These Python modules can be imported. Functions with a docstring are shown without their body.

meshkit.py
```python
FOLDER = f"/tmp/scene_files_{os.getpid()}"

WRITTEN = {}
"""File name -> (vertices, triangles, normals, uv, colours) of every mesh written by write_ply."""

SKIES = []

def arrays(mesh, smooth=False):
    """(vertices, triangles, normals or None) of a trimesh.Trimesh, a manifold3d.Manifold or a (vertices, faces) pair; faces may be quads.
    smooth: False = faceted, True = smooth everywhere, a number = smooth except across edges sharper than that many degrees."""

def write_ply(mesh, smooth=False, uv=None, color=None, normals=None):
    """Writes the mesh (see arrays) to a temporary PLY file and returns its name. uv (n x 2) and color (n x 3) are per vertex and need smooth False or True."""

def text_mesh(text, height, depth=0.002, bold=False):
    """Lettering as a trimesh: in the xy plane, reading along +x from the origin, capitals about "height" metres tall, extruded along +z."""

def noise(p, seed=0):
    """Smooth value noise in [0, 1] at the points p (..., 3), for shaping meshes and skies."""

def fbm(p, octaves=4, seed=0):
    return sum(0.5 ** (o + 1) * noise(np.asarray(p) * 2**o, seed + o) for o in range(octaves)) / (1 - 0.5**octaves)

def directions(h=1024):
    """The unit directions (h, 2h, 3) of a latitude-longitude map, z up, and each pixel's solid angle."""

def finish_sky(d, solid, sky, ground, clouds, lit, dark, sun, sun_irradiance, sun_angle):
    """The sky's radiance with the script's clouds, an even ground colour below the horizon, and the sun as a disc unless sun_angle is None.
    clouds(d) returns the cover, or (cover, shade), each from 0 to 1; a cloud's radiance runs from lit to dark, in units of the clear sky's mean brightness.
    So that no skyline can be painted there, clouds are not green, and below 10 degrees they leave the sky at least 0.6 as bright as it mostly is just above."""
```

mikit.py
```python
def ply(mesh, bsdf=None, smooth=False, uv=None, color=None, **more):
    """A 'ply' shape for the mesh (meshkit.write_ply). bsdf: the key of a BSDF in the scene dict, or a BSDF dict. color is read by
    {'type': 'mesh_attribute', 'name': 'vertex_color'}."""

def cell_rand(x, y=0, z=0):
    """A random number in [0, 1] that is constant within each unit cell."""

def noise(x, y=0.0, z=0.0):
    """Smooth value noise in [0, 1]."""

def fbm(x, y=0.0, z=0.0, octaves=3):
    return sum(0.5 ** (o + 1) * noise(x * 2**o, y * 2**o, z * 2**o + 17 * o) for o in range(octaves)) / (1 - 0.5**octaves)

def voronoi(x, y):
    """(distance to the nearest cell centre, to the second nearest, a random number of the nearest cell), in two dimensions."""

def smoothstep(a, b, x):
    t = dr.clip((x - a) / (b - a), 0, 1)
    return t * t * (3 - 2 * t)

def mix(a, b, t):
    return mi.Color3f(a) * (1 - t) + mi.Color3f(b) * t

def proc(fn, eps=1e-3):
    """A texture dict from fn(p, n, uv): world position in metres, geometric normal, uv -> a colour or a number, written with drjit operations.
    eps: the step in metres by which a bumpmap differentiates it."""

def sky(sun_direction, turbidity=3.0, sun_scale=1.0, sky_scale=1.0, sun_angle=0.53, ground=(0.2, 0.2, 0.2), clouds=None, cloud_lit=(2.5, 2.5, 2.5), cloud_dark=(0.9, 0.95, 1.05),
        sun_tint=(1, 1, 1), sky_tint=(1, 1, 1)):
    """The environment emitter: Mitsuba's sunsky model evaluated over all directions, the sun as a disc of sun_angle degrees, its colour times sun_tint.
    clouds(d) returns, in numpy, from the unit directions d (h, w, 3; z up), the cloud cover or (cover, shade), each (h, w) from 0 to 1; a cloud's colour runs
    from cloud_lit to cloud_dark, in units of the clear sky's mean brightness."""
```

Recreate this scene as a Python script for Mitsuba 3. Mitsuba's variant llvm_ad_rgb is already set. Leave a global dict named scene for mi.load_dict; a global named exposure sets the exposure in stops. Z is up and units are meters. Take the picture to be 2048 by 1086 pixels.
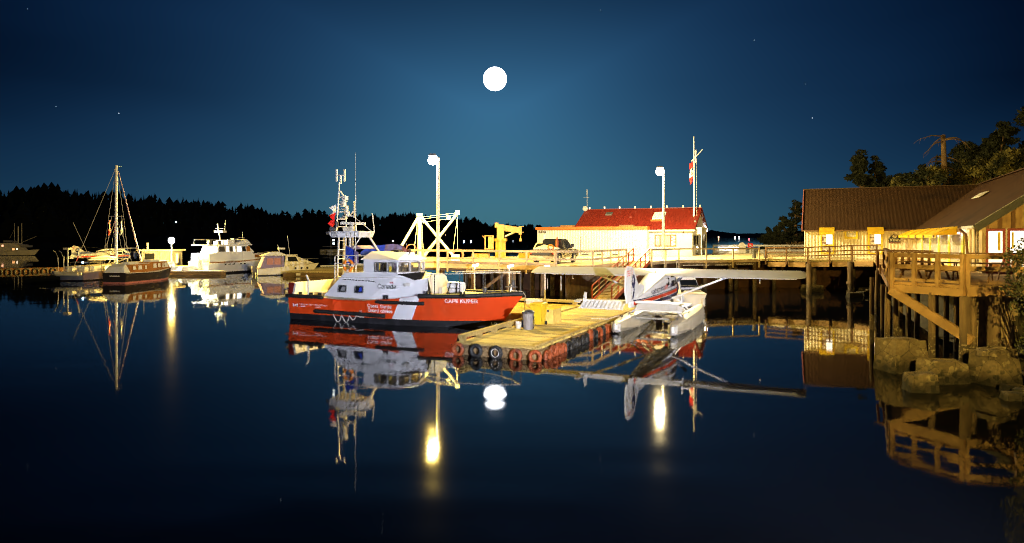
import math, random
import numpy as np, trimesh, shapely
from shapely.geometry import Polygon
import manifold3d as m3
import drjit as dr, mitsuba as mi, mikit, meshkit

rng = np.random.default_rng(7)
scene, labels = {}, {}
T4 = mi.ScalarTransform4f

# ---------------------------------------------------------------- camera, sky, exposure
scene['camera'] = {'type': 'perspective', 'fov': 73.75, 'fov_axis': 'x', 'near_clip': 0.1, 'far_clip': 20000.0,
                   'principal_point_offset_y': 0.0631,
                   'to_world': T4().look_at(origin=[0, 0, 4.85], target=[0, 10, 4.85], up=[0, 0, 1])}
MOON = np.array([-0.025, 1.0, 0.2319])
def sky_dimming(d):
    """sky dimming added as cover, thicker away from the moon and towards the zenith"""
    el = np.degrees(np.arcsin(np.clip(d[..., 2], -1, 1))); n = meshkit.fbm(d * [2.2, 2.2, 5.0] + 4.0, 3); n2 = meshkit.fbm(d * [5.0, 5.0, 14.0] + 9.0, 4)
    ang = np.degrees(np.arccos(np.clip(d @ (MOON / np.linalg.norm(MOON)), -1, 1)))
    far = np.clip((ang - 3.0) / 38.0, 0, 1) ** 0.8 * np.clip((el + 1.0) / 12.0, 0, 1) ** 0.6; high = np.clip((el - 11.0) / 15.0, 0, 1)
    return np.clip(0.97 * np.maximum(far, high) * (0.80 + 0.24 * n + 0.16 * n2), 0, 0.96)
scene['sky'] = {**mikit.sky(MOON, turbidity=3.2, sun_scale=1e-6, sky_scale=0.41, ground=(0.02, 0.02, 0.02), clouds=sky_dimming,
                          cloud_lit=(0.004, 0.060, 0.29), cloud_dark=(0.003, 0.056, 0.27), sky_tint=(0.17, 0.76, 2.3)), 'sampling_weight': 14.0}
exposure = 0.0

# ---------------------------------------------------------------- materials
def rgb(*c): return {'type': 'rgb', 'value': list(map(float, c))}
def mat(name, color, rough=0.5, metal=0.0, spec=0.5, two=True, **kw):
    c = color if isinstance(color, dict) else rgb(*color)
    b = {'type': 'principled', 'base_color': c, 'roughness': rough, 'metallic': metal, 'specular': spec, **kw}
    scene[name] = {'type': 'twosided', 'bsdf': b} if two else b
def lum(r, g, b, w=1.0): return {'type': 'area', 'radiance': rgb(r, g, b), 'sampling_weight': float(w)}

mix, noise, fbm, sst, cr = mikit.mix, mikit.noise, mikit.fbm, mikit.smoothstep, mikit.cell_rand
def wood(c0, c1, sx=1.0, sy=1.0, sz=1.0):
    def f(p, n, uv):
        g = fbm(p.x * sx, p.y * sy, p.z * sz, 3)
        s = noise(p.x * 0.9 + 7, p.y * 0.9, p.z * 1.3)
        return mix(c0, c1, g) * (0.62 + 0.6 * s)
    return mikit.proc(f)
def worn(c, dirt, amount=0.5, sc=1.5):
    def f(p, n, uv):
        t = sst(0.5, 0.85, fbm(p.x * sc, p.y * sc, p.z * sc * 0.45, 3)) * amount
        return mix(c, dirt, t)
    return mikit.proc(f)

mat('white_gelcoat', (0.78, 0.78, 0.80), 0.28)
mat('white_paint', (0.60, 0.58, 0.54), 0.45)
mat('cream_paint', worn((0.70, 0.66, 0.56), (0.42, 0.36, 0.27), 0.5), 0.5)
mat('white_wall', worn((0.42, 0.42, 0.42), (0.31, 0.29, 0.26), 0.5, 0.8), 0.55)
mat('guard_white', worn((0.74, 0.74, 0.78), (0.55, 0.53, 0.52), 0.25, 1.2), 0.35)
mat('guard_red', worn((0.68, 0.062, 0.009), (0.38, 0.06, 0.02), 0.45, 1.1), 0.38)
mat('dark_red', (0.16, 0.012, 0.008), 0.5)
mat('bottom_black', worn((0.012, 0.012, 0.014), (0.04, 0.04, 0.05), 0.6, 3.0), 0.5)
mat('rubber', worn((0.014, 0.014, 0.014), (0.04, 0.037, 0.03), 0.6, 4.0), 0.65)
mat('deck_cream', worn((0.62, 0.58, 0.46), (0.4, 0.35, 0.26), 0.4), 0.7)
mat('black_paint', (0.012, 0.012, 0.013), 0.5)
mat('letter_black', (0.02, 0.02, 0.025), 0.5)
mat('letter_white', (0.82, 0.82, 0.82), 0.5)
mat('steel', (0.45, 0.44, 0.42), 0.35, 0.8)
mat('galvanised', worn((0.42, 0.42, 0.40), (0.25, 0.22, 0.18), 0.5), 0.5, 0.5)
mat('grey_paint', (0.28, 0.28, 0.29), 0.5)
mat('dark_grey', (0.06, 0.06, 0.065), 0.5)
mat('dark_glass', (0.015, 0.017, 0.02), 0.06, 0.0, 0.6)
scene['pane_glass'] = {'type': 'thindielectric', 'int_ior': 1.5}
mat('blue_canvas', worn((0.015, 0.05, 0.48), (0.03, 0.06, 0.3), 0.5, 4.0), 0.8)
mat('mauve_canvas', worn((0.22, 0.17, 0.30), (0.12, 0.1, 0.18), 0.5, 4.0), 0.8)
mat('orange_plastic', (0.75, 0.22, 0.02), 0.45)
mat('yellow_paint', worn((0.36, 0.20, 0.022), (0.2, 0.12, 0.03), 0.6), 0.45)
mat('yellow_plastic', worn((0.70, 0.50, 0.02), (0.5, 0.34, 0.03), 0.4, 3.0), 0.4)
mat('bin_grey', (0.22, 0.21, 0.22), 0.5)
mat('dock_plank', wood((0.46, 0.34, 0.085), (0.70, 0.55, 0.15), 1.2, 9.0, 6.0), 0.8)
mat('dock_plank_dark', wood((0.24, 0.165, 0.05), (0.46, 0.34, 0.11), 1.2, 9.0, 6.0), 0.8)
mat('dock_side', wood((0.10, 0.065, 0.03), (0.25, 0.16, 0.07), 2.0, 2.0, 8.0), 0.85)
mat('orange_tyre', worn((0.24, 0.05, 0.011), (0.05, 0.025, 0.016), 0.85, 5.0), 0.7)
mat('pier_wood', wood((0.46, 0.34, 0.19), (0.66, 0.52, 0.32), 2.5, 2.5, 2.5), 0.8)
mat('pier_deck', wood((0.44, 0.36, 0.17), (0.64, 0.53, 0.27), 5.0, 1.2, 4.0), 0.85)
mat('brown_wood', wood((0.11, 0.055, 0.022), (0.24, 0.125, 0.05), 3.0, 3.0, 3.0), 0.8)
mat('deck_wood', wood((0.28, 0.17, 0.07), (0.52, 0.34, 0.15), 3.0, 3.0, 3.0), 0.8)
def pile_fn(p, n, uv):
    c = mix((0.06, 0.043, 0.028), (0.24, 0.165, 0.09), fbm(p.x * 7, p.y * 7, p.z * 0.9, 3))
    tide = sst(0.9, 1.5, p.z + 0.5 * noise(p.x * 4, p.y * 4, p.z * 2))
    barn = sst(0.62, 0.75, noise(p.x * 16, p.y * 16, p.z * 13)) * (1 - tide) * sst(0.1, 0.5, p.z)
    return mix(mix((0.03, 0.026, 0.018), c, 0.25 + 0.75 * tide), (0.34, 0.29, 0.2), barn * 0.55)
mat('pile_wood', mikit.proc(pile_fn), 0.9)
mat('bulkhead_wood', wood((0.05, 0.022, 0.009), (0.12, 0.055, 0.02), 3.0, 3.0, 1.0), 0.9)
mat('ramp_red', (0.36, 0.055, 0.02), 0.5)
mat('roof_red', worn((0.13, 0.009, 0.003), (0.10, 0.009, 0.004), 0.5, 0.4), 0.6)
mat('fascia_orange', (0.42, 0.085, 0.014), 0.5)
mat('roof_brown', worn((0.056, 0.027, 0.009), (0.03, 0.016, 0.007), 0.8, 0.8), 0.65, 0.0)
mat('siding', worn((0.76, 0.68, 0.52), (0.46, 0.35, 0.2), 0.45, 1.3), 0.55)
mat('awning_yellow', worn((0.78, 0.50, 0.015), (0.55, 0.32, 0.02), 0.4, 2.0), 0.75)
mat('yellow_frame', (0.78, 0.58, 0.02), 0.5)
mat('lime_lit_strip', (0.66, 0.66, 0.05), 0.5)  # wall strips under the awnings, yellow-green lamplight put into the colour
mat('door_red', (0.30, 0.015, 0.012), 0.45)
mat('poster', mikit.proc(lambda p, n, uv: mix((0.72, 0.66, 0.6), (0.25, 0.16, 0.14), sst(0.5, 0.62, noise(p.x * 5, p.y * 5, p.z * 6)))), 0.6)
mat('plane_white', worn((0.54, 0.56, 0.61), (0.42, 0.42, 0.42), 0.25, 1.5), 0.3)
mat('plane_blue', (0.012, 0.016, 0.07), 0.35)
mat('plane_red', (0.48, 0.035, 0.012), 0.35)
mat('float_cream', worn((0.44, 0.41, 0.33), (0.27, 0.23, 0.17), 0.5, 1.5), 0.45)
mat('varnish', wood((0.30, 0.11, 0.02), (0.48, 0.20, 0.04), 2.0, 2.0, 9.0), 0.35)
mat('hull_dark', (0.03, 0.022, 0.016), 0.3)
mat('rose_bottom', (0.36, 0.13, 0.11), 0.5)
mat('tarp_white', worn((0.74, 0.73, 0.68), (0.5, 0.47, 0.4), 0.5, 2.5), 0.6)
mat('flag_red', (0.55, 0.02, 0.015), 0.7)
mat('flag_white', (0.75, 0.74, 0.70), 0.7)
mat('rope', (0.62, 0.55, 0.42), 0.8)
def stone_fn(p, n, uv):
    base = mix((0.05, 0.037, 0.021), (0.16, 0.125, 0.072), fbm(p.x * 1.9, p.y * 1.9, p.z * 1.9, 4))
    lichen = sst(0.60, 0.70, fbm(p.x * 4.0 + 3, p.y * 4.0, p.z * 4.0, 3))
    weed = sst(0.52, 0.64, noise(p.x * 6.5, p.y * 6.5, p.z * 6.5)) * (1 - sst(0.25, 0.75, p.z))
    f1, f2, cell = mikit.voronoi(p.x * 1.6 + p.z * 0.9, p.y * 1.6 + p.z * 1.7)
    crack = sst(0.0, 0.05, f2 - f1)
    wet = 0.14 + 0.86 * sst(0.25, 0.70, p.z + 0.22 * noise(p.x * 3, p.y * 3))
    c = mix(base * (0.75 + 0.5 * cell), (0.24, 0.20, 0.12), lichen * 0.6)
    return mix(c, (0.012, 0.014, 0.007), weed * 0.85) * wet * (0.35 + 0.65 * crack) * (0.75 + 0.5 * noise(p.x * 15, p.y * 15, p.z * 15))
mat('stone', mikit.proc(stone_fn), 0.9)
mat('wall_stone', mikit.proc(lambda p, n, uv: mix((0.20, 0.15, 0.085), (0.36, 0.28, 0.17), fbm(p.x * 4, p.y * 4, p.z * 4, 3))), 0.9)
mat('earth', (0.035, 0.03, 0.018), 0.95)
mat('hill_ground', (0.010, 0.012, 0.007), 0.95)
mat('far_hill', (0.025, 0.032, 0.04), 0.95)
mat('conifer', (0.012, 0.018, 0.009), 0.9)
mat('bark', wood((0.12, 0.075, 0.035), (0.30, 0.19, 0.09), 6.0, 6.0, 1.5), 0.9)
def leafy(c0, c1):
    return mikit.proc(lambda p, n, uv: mix(c0, c1, noise(p.x * 2.3, p.y * 2.3, p.z * 2.3)))
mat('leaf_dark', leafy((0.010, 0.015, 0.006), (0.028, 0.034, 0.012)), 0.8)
mat('leaf_lit', mikit.proc(lambda p, n, uv: mix((0.02, 0.026, 0.008), (0.22, 0.19, 0.045), sst(0.38, 0.72, fbm(p.x * 0.7, p.y * 0.7, p.z * 0.9, 3)))), 0.7)  # amber lamplight on the foliage put into the colour in patches
mat('leaf_bush', leafy((0.014, 0.018, 0.006), (0.045, 0.05, 0.015)), 0.65)
mat('grass_dry', leafy((0.16, 0.10, 0.03), (0.3, 0.2, 0.07)), 0.9)
mat('lamp_housing', (0.2, 0.19, 0.18), 0.5)
mat('truck_paint', (0.014, 0.014, 0.016), 0.2, 0.0, 0.6)
mat('chrome', (0.6, 0.58, 0.55), 0.2, 0.9)
mat('tail_light', (0.4, 0.02, 0.01), 0.3)
# water: near-black body colour, clear specular surface, faint long ripples
def ripple(p, n, uv):
    near = 1.0 - sst(15.0, 33.0, p.y)
    patch = 0.45 + 0.55 * sst(0.42, 0.70, noise(p.x * 0.045 + 3.0, p.y * 0.03))
    return (noise(p.x * 0.30, p.y * 0.95) * 0.0105 + noise(p.x * 2.1 + 9, p.y * 3.0) * 0.0006) * (0.25 + 0.75 * near) * patch
scene['water_surface'] = {'type': 'bumpmap', 'scale': 1.0, 'arbitrary': mikit.proc(ripple, 0.02),
                          'bsdf': {'type': 'principled', 'base_color': rgb(0.0012, 0.0016, 0.003), 'roughness': 0.03, 'eta': 1.34}}

# ---------------------------------------------------------------- helpers
def xf(x=0, y=0, z=0, rz=0.0):
    a = math.radians(rz); m = np.eye(4)
    m[:2, :2] = [[math.cos(a), -math.sin(a)], [math.sin(a), math.cos(a)]]; m[:3, 3] = (x, y, z)
    return m
# the harbour's own grid: the float, the patrol boat, the pier and the buildings all lie along it
GRID = xf(1.0, 26.8, 0, -24.58)
def gp(a, b, z=0.0): return (GRID @ np.array([a, b, z, 1.0]))[:3]
NUM = {}
def numbered(k):
    n = NUM.get(k, -1) + 1; NUM[k] = n
    return k if n == 0 else f'{k}_{n:03d}'
def put(mesh, M):
    if M is None: return mesh
    v = mesh.vertices @ M[:3, :3].T + M[:3, 3]
    return trimesh.Trimesh(v, mesh.faces, process=False)
def add(parent, name, mesh, m, smooth=False, M=None, label=None, kind=None):
    k = numbered(parent + '__' + name)
    scene[k] = mikit.ply(put(mesh, M), m, smooth)
    if label or kind: labels[k] = {**({'label': label} if label else {}), **({'kind': kind} if kind else {})}
    return k
def addc(parent, name, shape, M, label=None):
    """a copy of a shared shape dict under its own key"""
    k = numbered(parent + '__' + name) if parent else numbered(name)
    scene[k] = {**shape, 'to_world': T4(M.tolist())}
    if label: labels[k] = {'label': label}
    return k
def thing(name, label, cat, group=None, kind=None):
    k = numbered(name); labels[k] = {'label': label, 'category': cat}
    if group: labels[k]['group'] = group
    if kind: labels[k]['kind'] = kind
    return k
def solo(name, mesh, m, label, cat, group=None, smooth=False, M=None, kind=None):
    k = thing(name, label, cat, group, kind); scene[k] = mikit.ply(put(mesh, M), m, smooth); return k
def struct(name, mesh, m, smooth=False, label=None):
    k = numbered(name); scene[k] = mikit.ply(mesh, m, smooth); labels[k] = {'kind': 'structure', 'label': label or name.replace('_', ' ')}; return k
def J(*ms):
    out = []
    for x in ms: out += list(x) if isinstance(x, (list, tuple)) else [x]
    return trimesh.util.concatenate(out)
def TM(v, f): return trimesh.Trimesh(np.asarray(v, float), np.asarray(f, int), process=False)
def bx(x0, x1, y0, y1, z0, z1):
    m = trimesh.creation.box((abs(x1 - x0), abs(y1 - y0), abs(z1 - z0))); m.apply_translation(((x0 + x1) / 2, (y0 + y1) / 2, (z0 + z1) / 2)); return m
def beam(p0, p1, w, h=None, up=(0, 0, 1)):
    """a squared timber or bar from p0 to p1, w wide and h high"""
    p0, p1 = np.asarray(p0, float), np.asarray(p1, float); h = h or w
    d = p1 - p0; L = np.linalg.norm(d); d /= L
    u = np.cross(up, d)
    u = u / np.linalg.norm(u) if np.linalg.norm(u) > 1e-6 else np.array([1.0, 0, 0])
    w3 = np.cross(d, u)
    m = trimesh.creation.box((L, w, h)); M = np.eye(4); M[:3, 0], M[:3, 1], M[:3, 2], M[:3, 3] = d, u, w3, (p0 + p1) / 2
    return put(m, M)
def tube(pts, r, n=6):
    """a round bar through the points, closed ends; r may be one radius or one per point"""
    p = np.asarray(pts, float); k = len(p); r = np.broadcast_to(r, (k,))
    t = np.gradient(p, axis=0); t /= np.linalg.norm(t, axis=1, keepdims=True) + 1e-12
    a = np.cross(t, np.where(np.abs(t[:, 2:]) < 0.9, [0, 0, 1.0], [1.0, 0, 0])); a /= np.linalg.norm(a, axis=1, keepdims=True)
    b = np.cross(t, a); g = np.arange(n) * 2 * np.pi / n
    v = (p[:, None] + r[:, None, None] * (np.cos(g)[None, :, None] * a[:, None] + np.sin(g)[None, :, None] * b[:, None])).reshape(-1, 3)
    f = []
    for i in range(k - 1):
        for j in range(n):
            q = [i * n + j, i * n + (j + 1) % n, (i + 1) * n + (j + 1) % n, (i + 1) * n + j]; f += [q[:3], [q[0], q[2], q[3]]]
    c0, c1 = len(v), len(v) + 1; v = np.vstack([v, p[:1], p[-1:]])
    for j in range(n): f += [[c0, (j + 1) % n, j], [c1, (k - 1) * n + j, (k - 1) * n + (j + 1) % n]]
    return TM(v, f)
def cyl(p0, p1, r, r1=None, n=10): return tube([p0, p1], [r, r if r1 is None else r1], n)
def lathe(prof, n=20):
    m = trimesh.creation.revolve(np.asarray(prof, float), sections=n); return TM(m.vertices, m.faces)
def poly(pts, n=None):
    """flat polygon through the 3-D points (any simple outline)"""
    p = np.asarray(pts, float); c = p.mean(0)
    nn = np.zeros(3)
    for i in range(len(p)): nn += np.cross(p[i] - c, p[(i + 1) % len(p)] - c)
    nn /= np.linalg.norm(nn); u = np.cross(nn, [0.3, 0.2, 0.93]); u /= np.linalg.norm(u); w = np.cross(nn, u)
    q = np.stack([(p - c) @ u, (p - c) @ w], 1)
    v, f = trimesh.creation.triangulate_polygon(Polygon(q), engine='earcut')
    idx = [int(np.argmin(((q - x) ** 2).sum(1))) for x in v]
    return TM(p, np.array([[idx[a], idx[b], idx[d]] for a, b, d in f]))
def slab(pts, t):
    """the polygon pts made thick along the vector t"""
    p = np.asarray(pts, float); t = np.asarray(t, float); top = poly(p); n = len(p)
    f = [list(x) for x in top.faces] + [[x[2] + n, x[1] + n, x[0] + n] for x in top.faces]
    for i in range(n):
        j = (i + 1) % n; f += [[i, i + n, j + n], [i, j + n, j]]
    m = TM(np.vstack([p, p + t]), f); m.fix_normals(); return m
def sheet(P):
    """surface through a grid of points (nu, nv, 3)"""
    P = np.asarray(P, float); a, b = P.shape[:2]; i, j = np.meshgrid(np.arange(a - 1), np.arange(b - 1), indexing='ij')
    q = np.stack([i * b + j, (i + 1) * b + j, (i + 1) * b + j + 1, i * b + j + 1], -1).reshape(-1, 4)
    return TM(P.reshape(-1, 3), np.vstack([q[:, [0, 1, 2]], q[:, [0, 2, 3]]]))
def hull3(pts):
    h = trimesh.convex.convex_hull(np.asarray(pts, float)); return TM(h.vertices, h.faces)
def torus(R, r, n=20, k=8, flat=1.0):
    g = np.linspace(0, 2 * np.pi, n, endpoint=False); h = np.linspace(0, 2 * np.pi, k, endpoint=False)
    P = np.stack([np.outer(np.cos(g), R + r * np.cos(h)), np.outer(np.sin(g), R + r * np.cos(h)), np.outer(np.ones(n), r * flat * np.sin(h))], -1)
    P = np.concatenate([P, P[:1]]); P = np.concatenate([P, P[:, :1]], 1)
    return sheet(P)
def man(mesh): return m3.Manifold(m3.Mesh(np.asarray(mesh.vertices, np.float32), np.asarray(mesh.faces, np.uint32)))
def unman(m):
    q = m.to_mesh(); return TM(q.vert_properties[:, :3], q.tri_verts)
def cut(a, *bs):
    r = man(a)
    for b in bs: r = r - man(b)
    return unman(r)
def rot_axes(u, v, w, o):
    M = np.eye(4); M[:3, 0], M[:3, 1], M[:3, 2], M[:3, 3] = u, v, w, o; return M
def letter(text, h, at, right, up, bold=False, depth=0.004, centre=False, squeeze=1.0):
    """lettering as a mesh, reading along 'right', standing along 'up'"""
    m = meshkit.text_mesh(text, h, depth, bold); v = m.vertices.copy()
    if centre: v[:, 0] -= (v[:, 0].min() + v[:, 0].max()) / 2
    r, u = np.asarray(right, float), np.asarray(up, float); r /= np.linalg.norm(r); u -= r * (u @ r); u /= np.linalg.norm(u)
    M = rot_axes(r * squeeze, u, np.cross(r, u), at)
    return put(TM(v, m.faces), M)
def corr(p00, du, dv, pitch, amp, n=4):
    """corrugated sheet from p00: waves run along du (metres vector), ridges along dv"""
    p00, du, dv = (np.asarray(x, float) for x in (p00, du, dv)); L = np.linalg.norm(du); k = max(2, int(L / pitch * n))
    nn = np.cross(du, dv); nn /= np.linalg.norm(nn); s = np.linspace(0, 1, k + 1)
    w = amp * np.sin(s * L / pitch * 2 * np.pi)
    e = p00 + s[:, None] * du + w[:, None] * nn
    return sheet(np.stack([e, e + dv], 1))
def rail_run(parent, pts, z, h, post=0.1, m='pier_wood', rails=((1.0, 0.14, 0.09),), step=2.2, drop=0.0, posts=True):
    """posts along the plan line pts (x, y) with horizontal rails at fractions of h; z may be one level or one per point"""
    z = np.broadcast_to(z, (len(pts),)); done = set()
    for i in range(len(pts) - 1):
        p, q = np.array([*pts[i], z[i]], float), np.array([*pts[i + 1], z[i + 1]], float); n = max(1, round(np.linalg.norm(q - p) / step))
        for j in range(n + 1):
            s = p + (q - p) * j / n; kk = tuple(np.round(s, 2))
            if posts and kk not in done:
                done.add(kk); add(parent, 'post', beam(s + [0, 0, -drop], s + [0, 0, h - 0.02], post, post, up=(q - p)), m)
        d = (q - p) / np.linalg.norm(q - p)
        for fr, hh, ww in rails: add(parent, 'rail', beam(p + [0, 0, h * fr - hh / 2] - d * 0.04, q + [0, 0, h * fr - hh / 2] + d * 0.04, ww, hh), m)
class Hull:
    """a boat's hull: x from the transom (0) to the stem, y to port, z up from the waterline"""
    def __init__(s, L, B, sheer, rake=0.5, x0=0.45, p=2.3, flare=0.08, tuck=0.0):
        s.L, s.B, s.rake, s.x0, s.p, s.flare, s.tuck = L, B, rake, x0 * L, p, flare, tuck
        s.sx, s.sz = zip(*sheer)
    def sheer(s, x): return np.interp(x, s.sx, s.sz)
    def stem(s, z): return s.L - s.rake + s.rake * np.clip(np.asarray(z, float) / s.sz[-1], -0.4, 1.0)
    def half(s, x, z):
        t = np.clip((x - s.x0) / (s.stem(z) - s.x0), 0, 1); a = np.clip((s.x0 - x) / s.x0, 0, 1)
        return (s.B / 2 * (1 - s.flare) + s.B / 2 * s.flare * np.clip(z / s.sz[-1], -0.5, 1.2)) * (1 - t ** s.p) * (1 - s.tuck * a ** 2)
    def side(s, lo, hi, sgn, nx=28, nz=4, off=0.0, xr=None):
        """outer skin between the heights lo and hi (numbers or functions of x)"""
        u = np.linspace(0, 1, nx); P = np.zeros((nx, nz, 3))
        for i in range(nx):
            for j in range(nz):
                xx = u[i] * s.L if xr is None else xr[0] + u[i] * (xr[1] - xr[0])
                l = lo(xx) if callable(lo) else lo; h = hi(xx) if callable(hi) else hi
                z = l + (h - l) * j / (nz - 1); x = u[i] * s.stem(z) if xr is None else xx
                P[i, j] = x, sgn * (s.half(x, z) + off), z
        return sheet(P)
    def skin(s, lo, hi, **k): return J(s.side(lo, hi, -1, **k), s.side(lo, hi, 1, **k), s.transom(lo, hi))
    def transom(s, lo, hi):
        l = lo(0) if callable(lo) else lo; h = hi(0) if callable(hi) else hi
        return poly([(0, -s.half(0, l), l), (0, -s.half(0, h), h), (0, s.half(0, h), h), (0, s.half(0, l), l)])
    def deck(s, drop=0.0, nx=24, inset=0.0):
        x = np.linspace(0, s.L - 0.02, nx); z = s.sheer(x); h = np.maximum(s.half(x, z) - inset, 0.005)
        return sheet(np.stack([np.stack([x, -h, z - drop], 1), np.stack([x, 0 * x, z - drop + 0.03], 1), np.stack([x, h, z - drop], 1)], 1))
    def strake(s, x0, x1, z, sgn, r, n=24, k=8, off=0.0):
        """a round rubbing strake along the side; z a number or a function of x"""
        xs = np.linspace(x0, x1, n); zs = np.array([z(x) if callable(z) else z for x in xs])
        return tube(np.stack([xs, sgn * (np.array([s.half(x, q) for x, q in zip(xs, zs)]) + r * 0.5 + off), zs], 1), r, k)

# ---------------------------------------------------------------- water and land
struct('water', TM([[-5000, -60, 0], [5000, -60, 0], [5000, 7000, 0], [-5000, 7000, 0]], [[0, 1, 2], [0, 2, 3]]), 'water_surface', label='dark calm harbour water')

def ridge_land(name, pts, m, label, near=0.86, back=1.25, rough=0.12, seg=24, seed=0):
    """a wooded hill: shore, slope, crest and back, as one terrain sheet; pts are crest points (x, y, z)"""
    p = np.asarray(pts, float); t = np.linspace(0, len(p) - 1, seg * (len(p) - 1) + 1)
    q = np.stack([np.interp(t, range(len(p)), p[:, k]) for k in range(3)], 1); rows = []
    for s, hz in ((near - 0.02, -1.0), (near, 0.6), (near + (1 - near) * 0.45, 0.62), (1.0, 1.0), (1 + (back - 1) * 0.5, 0.8), (back, -0.1)):
        r = q.copy(); r[:, :2] *= s; r[:, 2] = np.where(hz < 0, -2.0, np.where(abs(hz - 0.6) < 1e-9, 0.7, q[:, 2] * hz))
        if hz > 0.6: r[:, 2] *= 1 + rough * (2 * meshkit.fbm(np.stack([r[:, 0] / 25, r[:, 1] / 25, 0 * t + seed], 1), 3) - 1)
        rows.append(r)
    struct(name, sheet(np.stack(rows, 1)), m, smooth=True, label=label); return q
def conifers(q, n, h0, h1, seed, near=0.87, crest=0.45):
    """many small ragged conifers over the hill, denser along the crest"""
    g = np.random.default_rng(seed); V, F = [], []; base = 0
    for i in range(n):
        c = q[g.integers(len(q))]; on = g.random() < crest
        s = 1.0 + g.normal(0, 0.01) if on else near + 0.02 + (1 - near) * g.random()
        k = (s - near) / (1 - near); zz = c[2] * (0.62 + 0.38 * (k - 0.45) / 0.55 if k > 0.45 else 0.05 + 0.57 * k / 0.45) if s < 1 else c[2]
        x, y = c[:2] * s + g.normal(0, 3.5, 2); h = (h0 + (h1 - h0) * g.random() ** 2.2) * (0.7 + 0.6 * float(meshkit.noise(np.array([x * .035, y * .035, seed])))); slim = g.random() < 0.5; w = h * ((0.17 if slim else 0.30) + 0.13 * g.random())
        tiers = 9
        for a in range(tiers):
            f0 = a / tiers; zb = zz + h * (0.12 + 0.83 * f0); zt = zb + h * 0.2; rr = (w * (1 - f0) ** (0.9 if slim else 0.5) + 0.12) * (0.75 + 0.5 * g.random())
            m = 6; an = g.random() * 6 + np.arange(m) * 2 * np.pi / m; rad = rr * (0.45 + 1.0 * g.random(m)); dx = g.normal(0, 0.1 * w)
            V += [[x + dx + rad[b] * math.cos(an[b]), y + rad[b] * math.sin(an[b]), zb - 0.3 * g.random()] for b in range(m)] + [[x, y, zt]]
            F += [[base + b, base + (b + 1) % m, base + m] for b in range(m)]; base += m + 1
        V += [[x - 0.2, y, zz - 2], [x + 0.2, y, zz - 2], [x, y, zz + h * 0.4]]; F += [[base, base + 1, base + 2]]; base += 3
    return TM(V, F)
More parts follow.
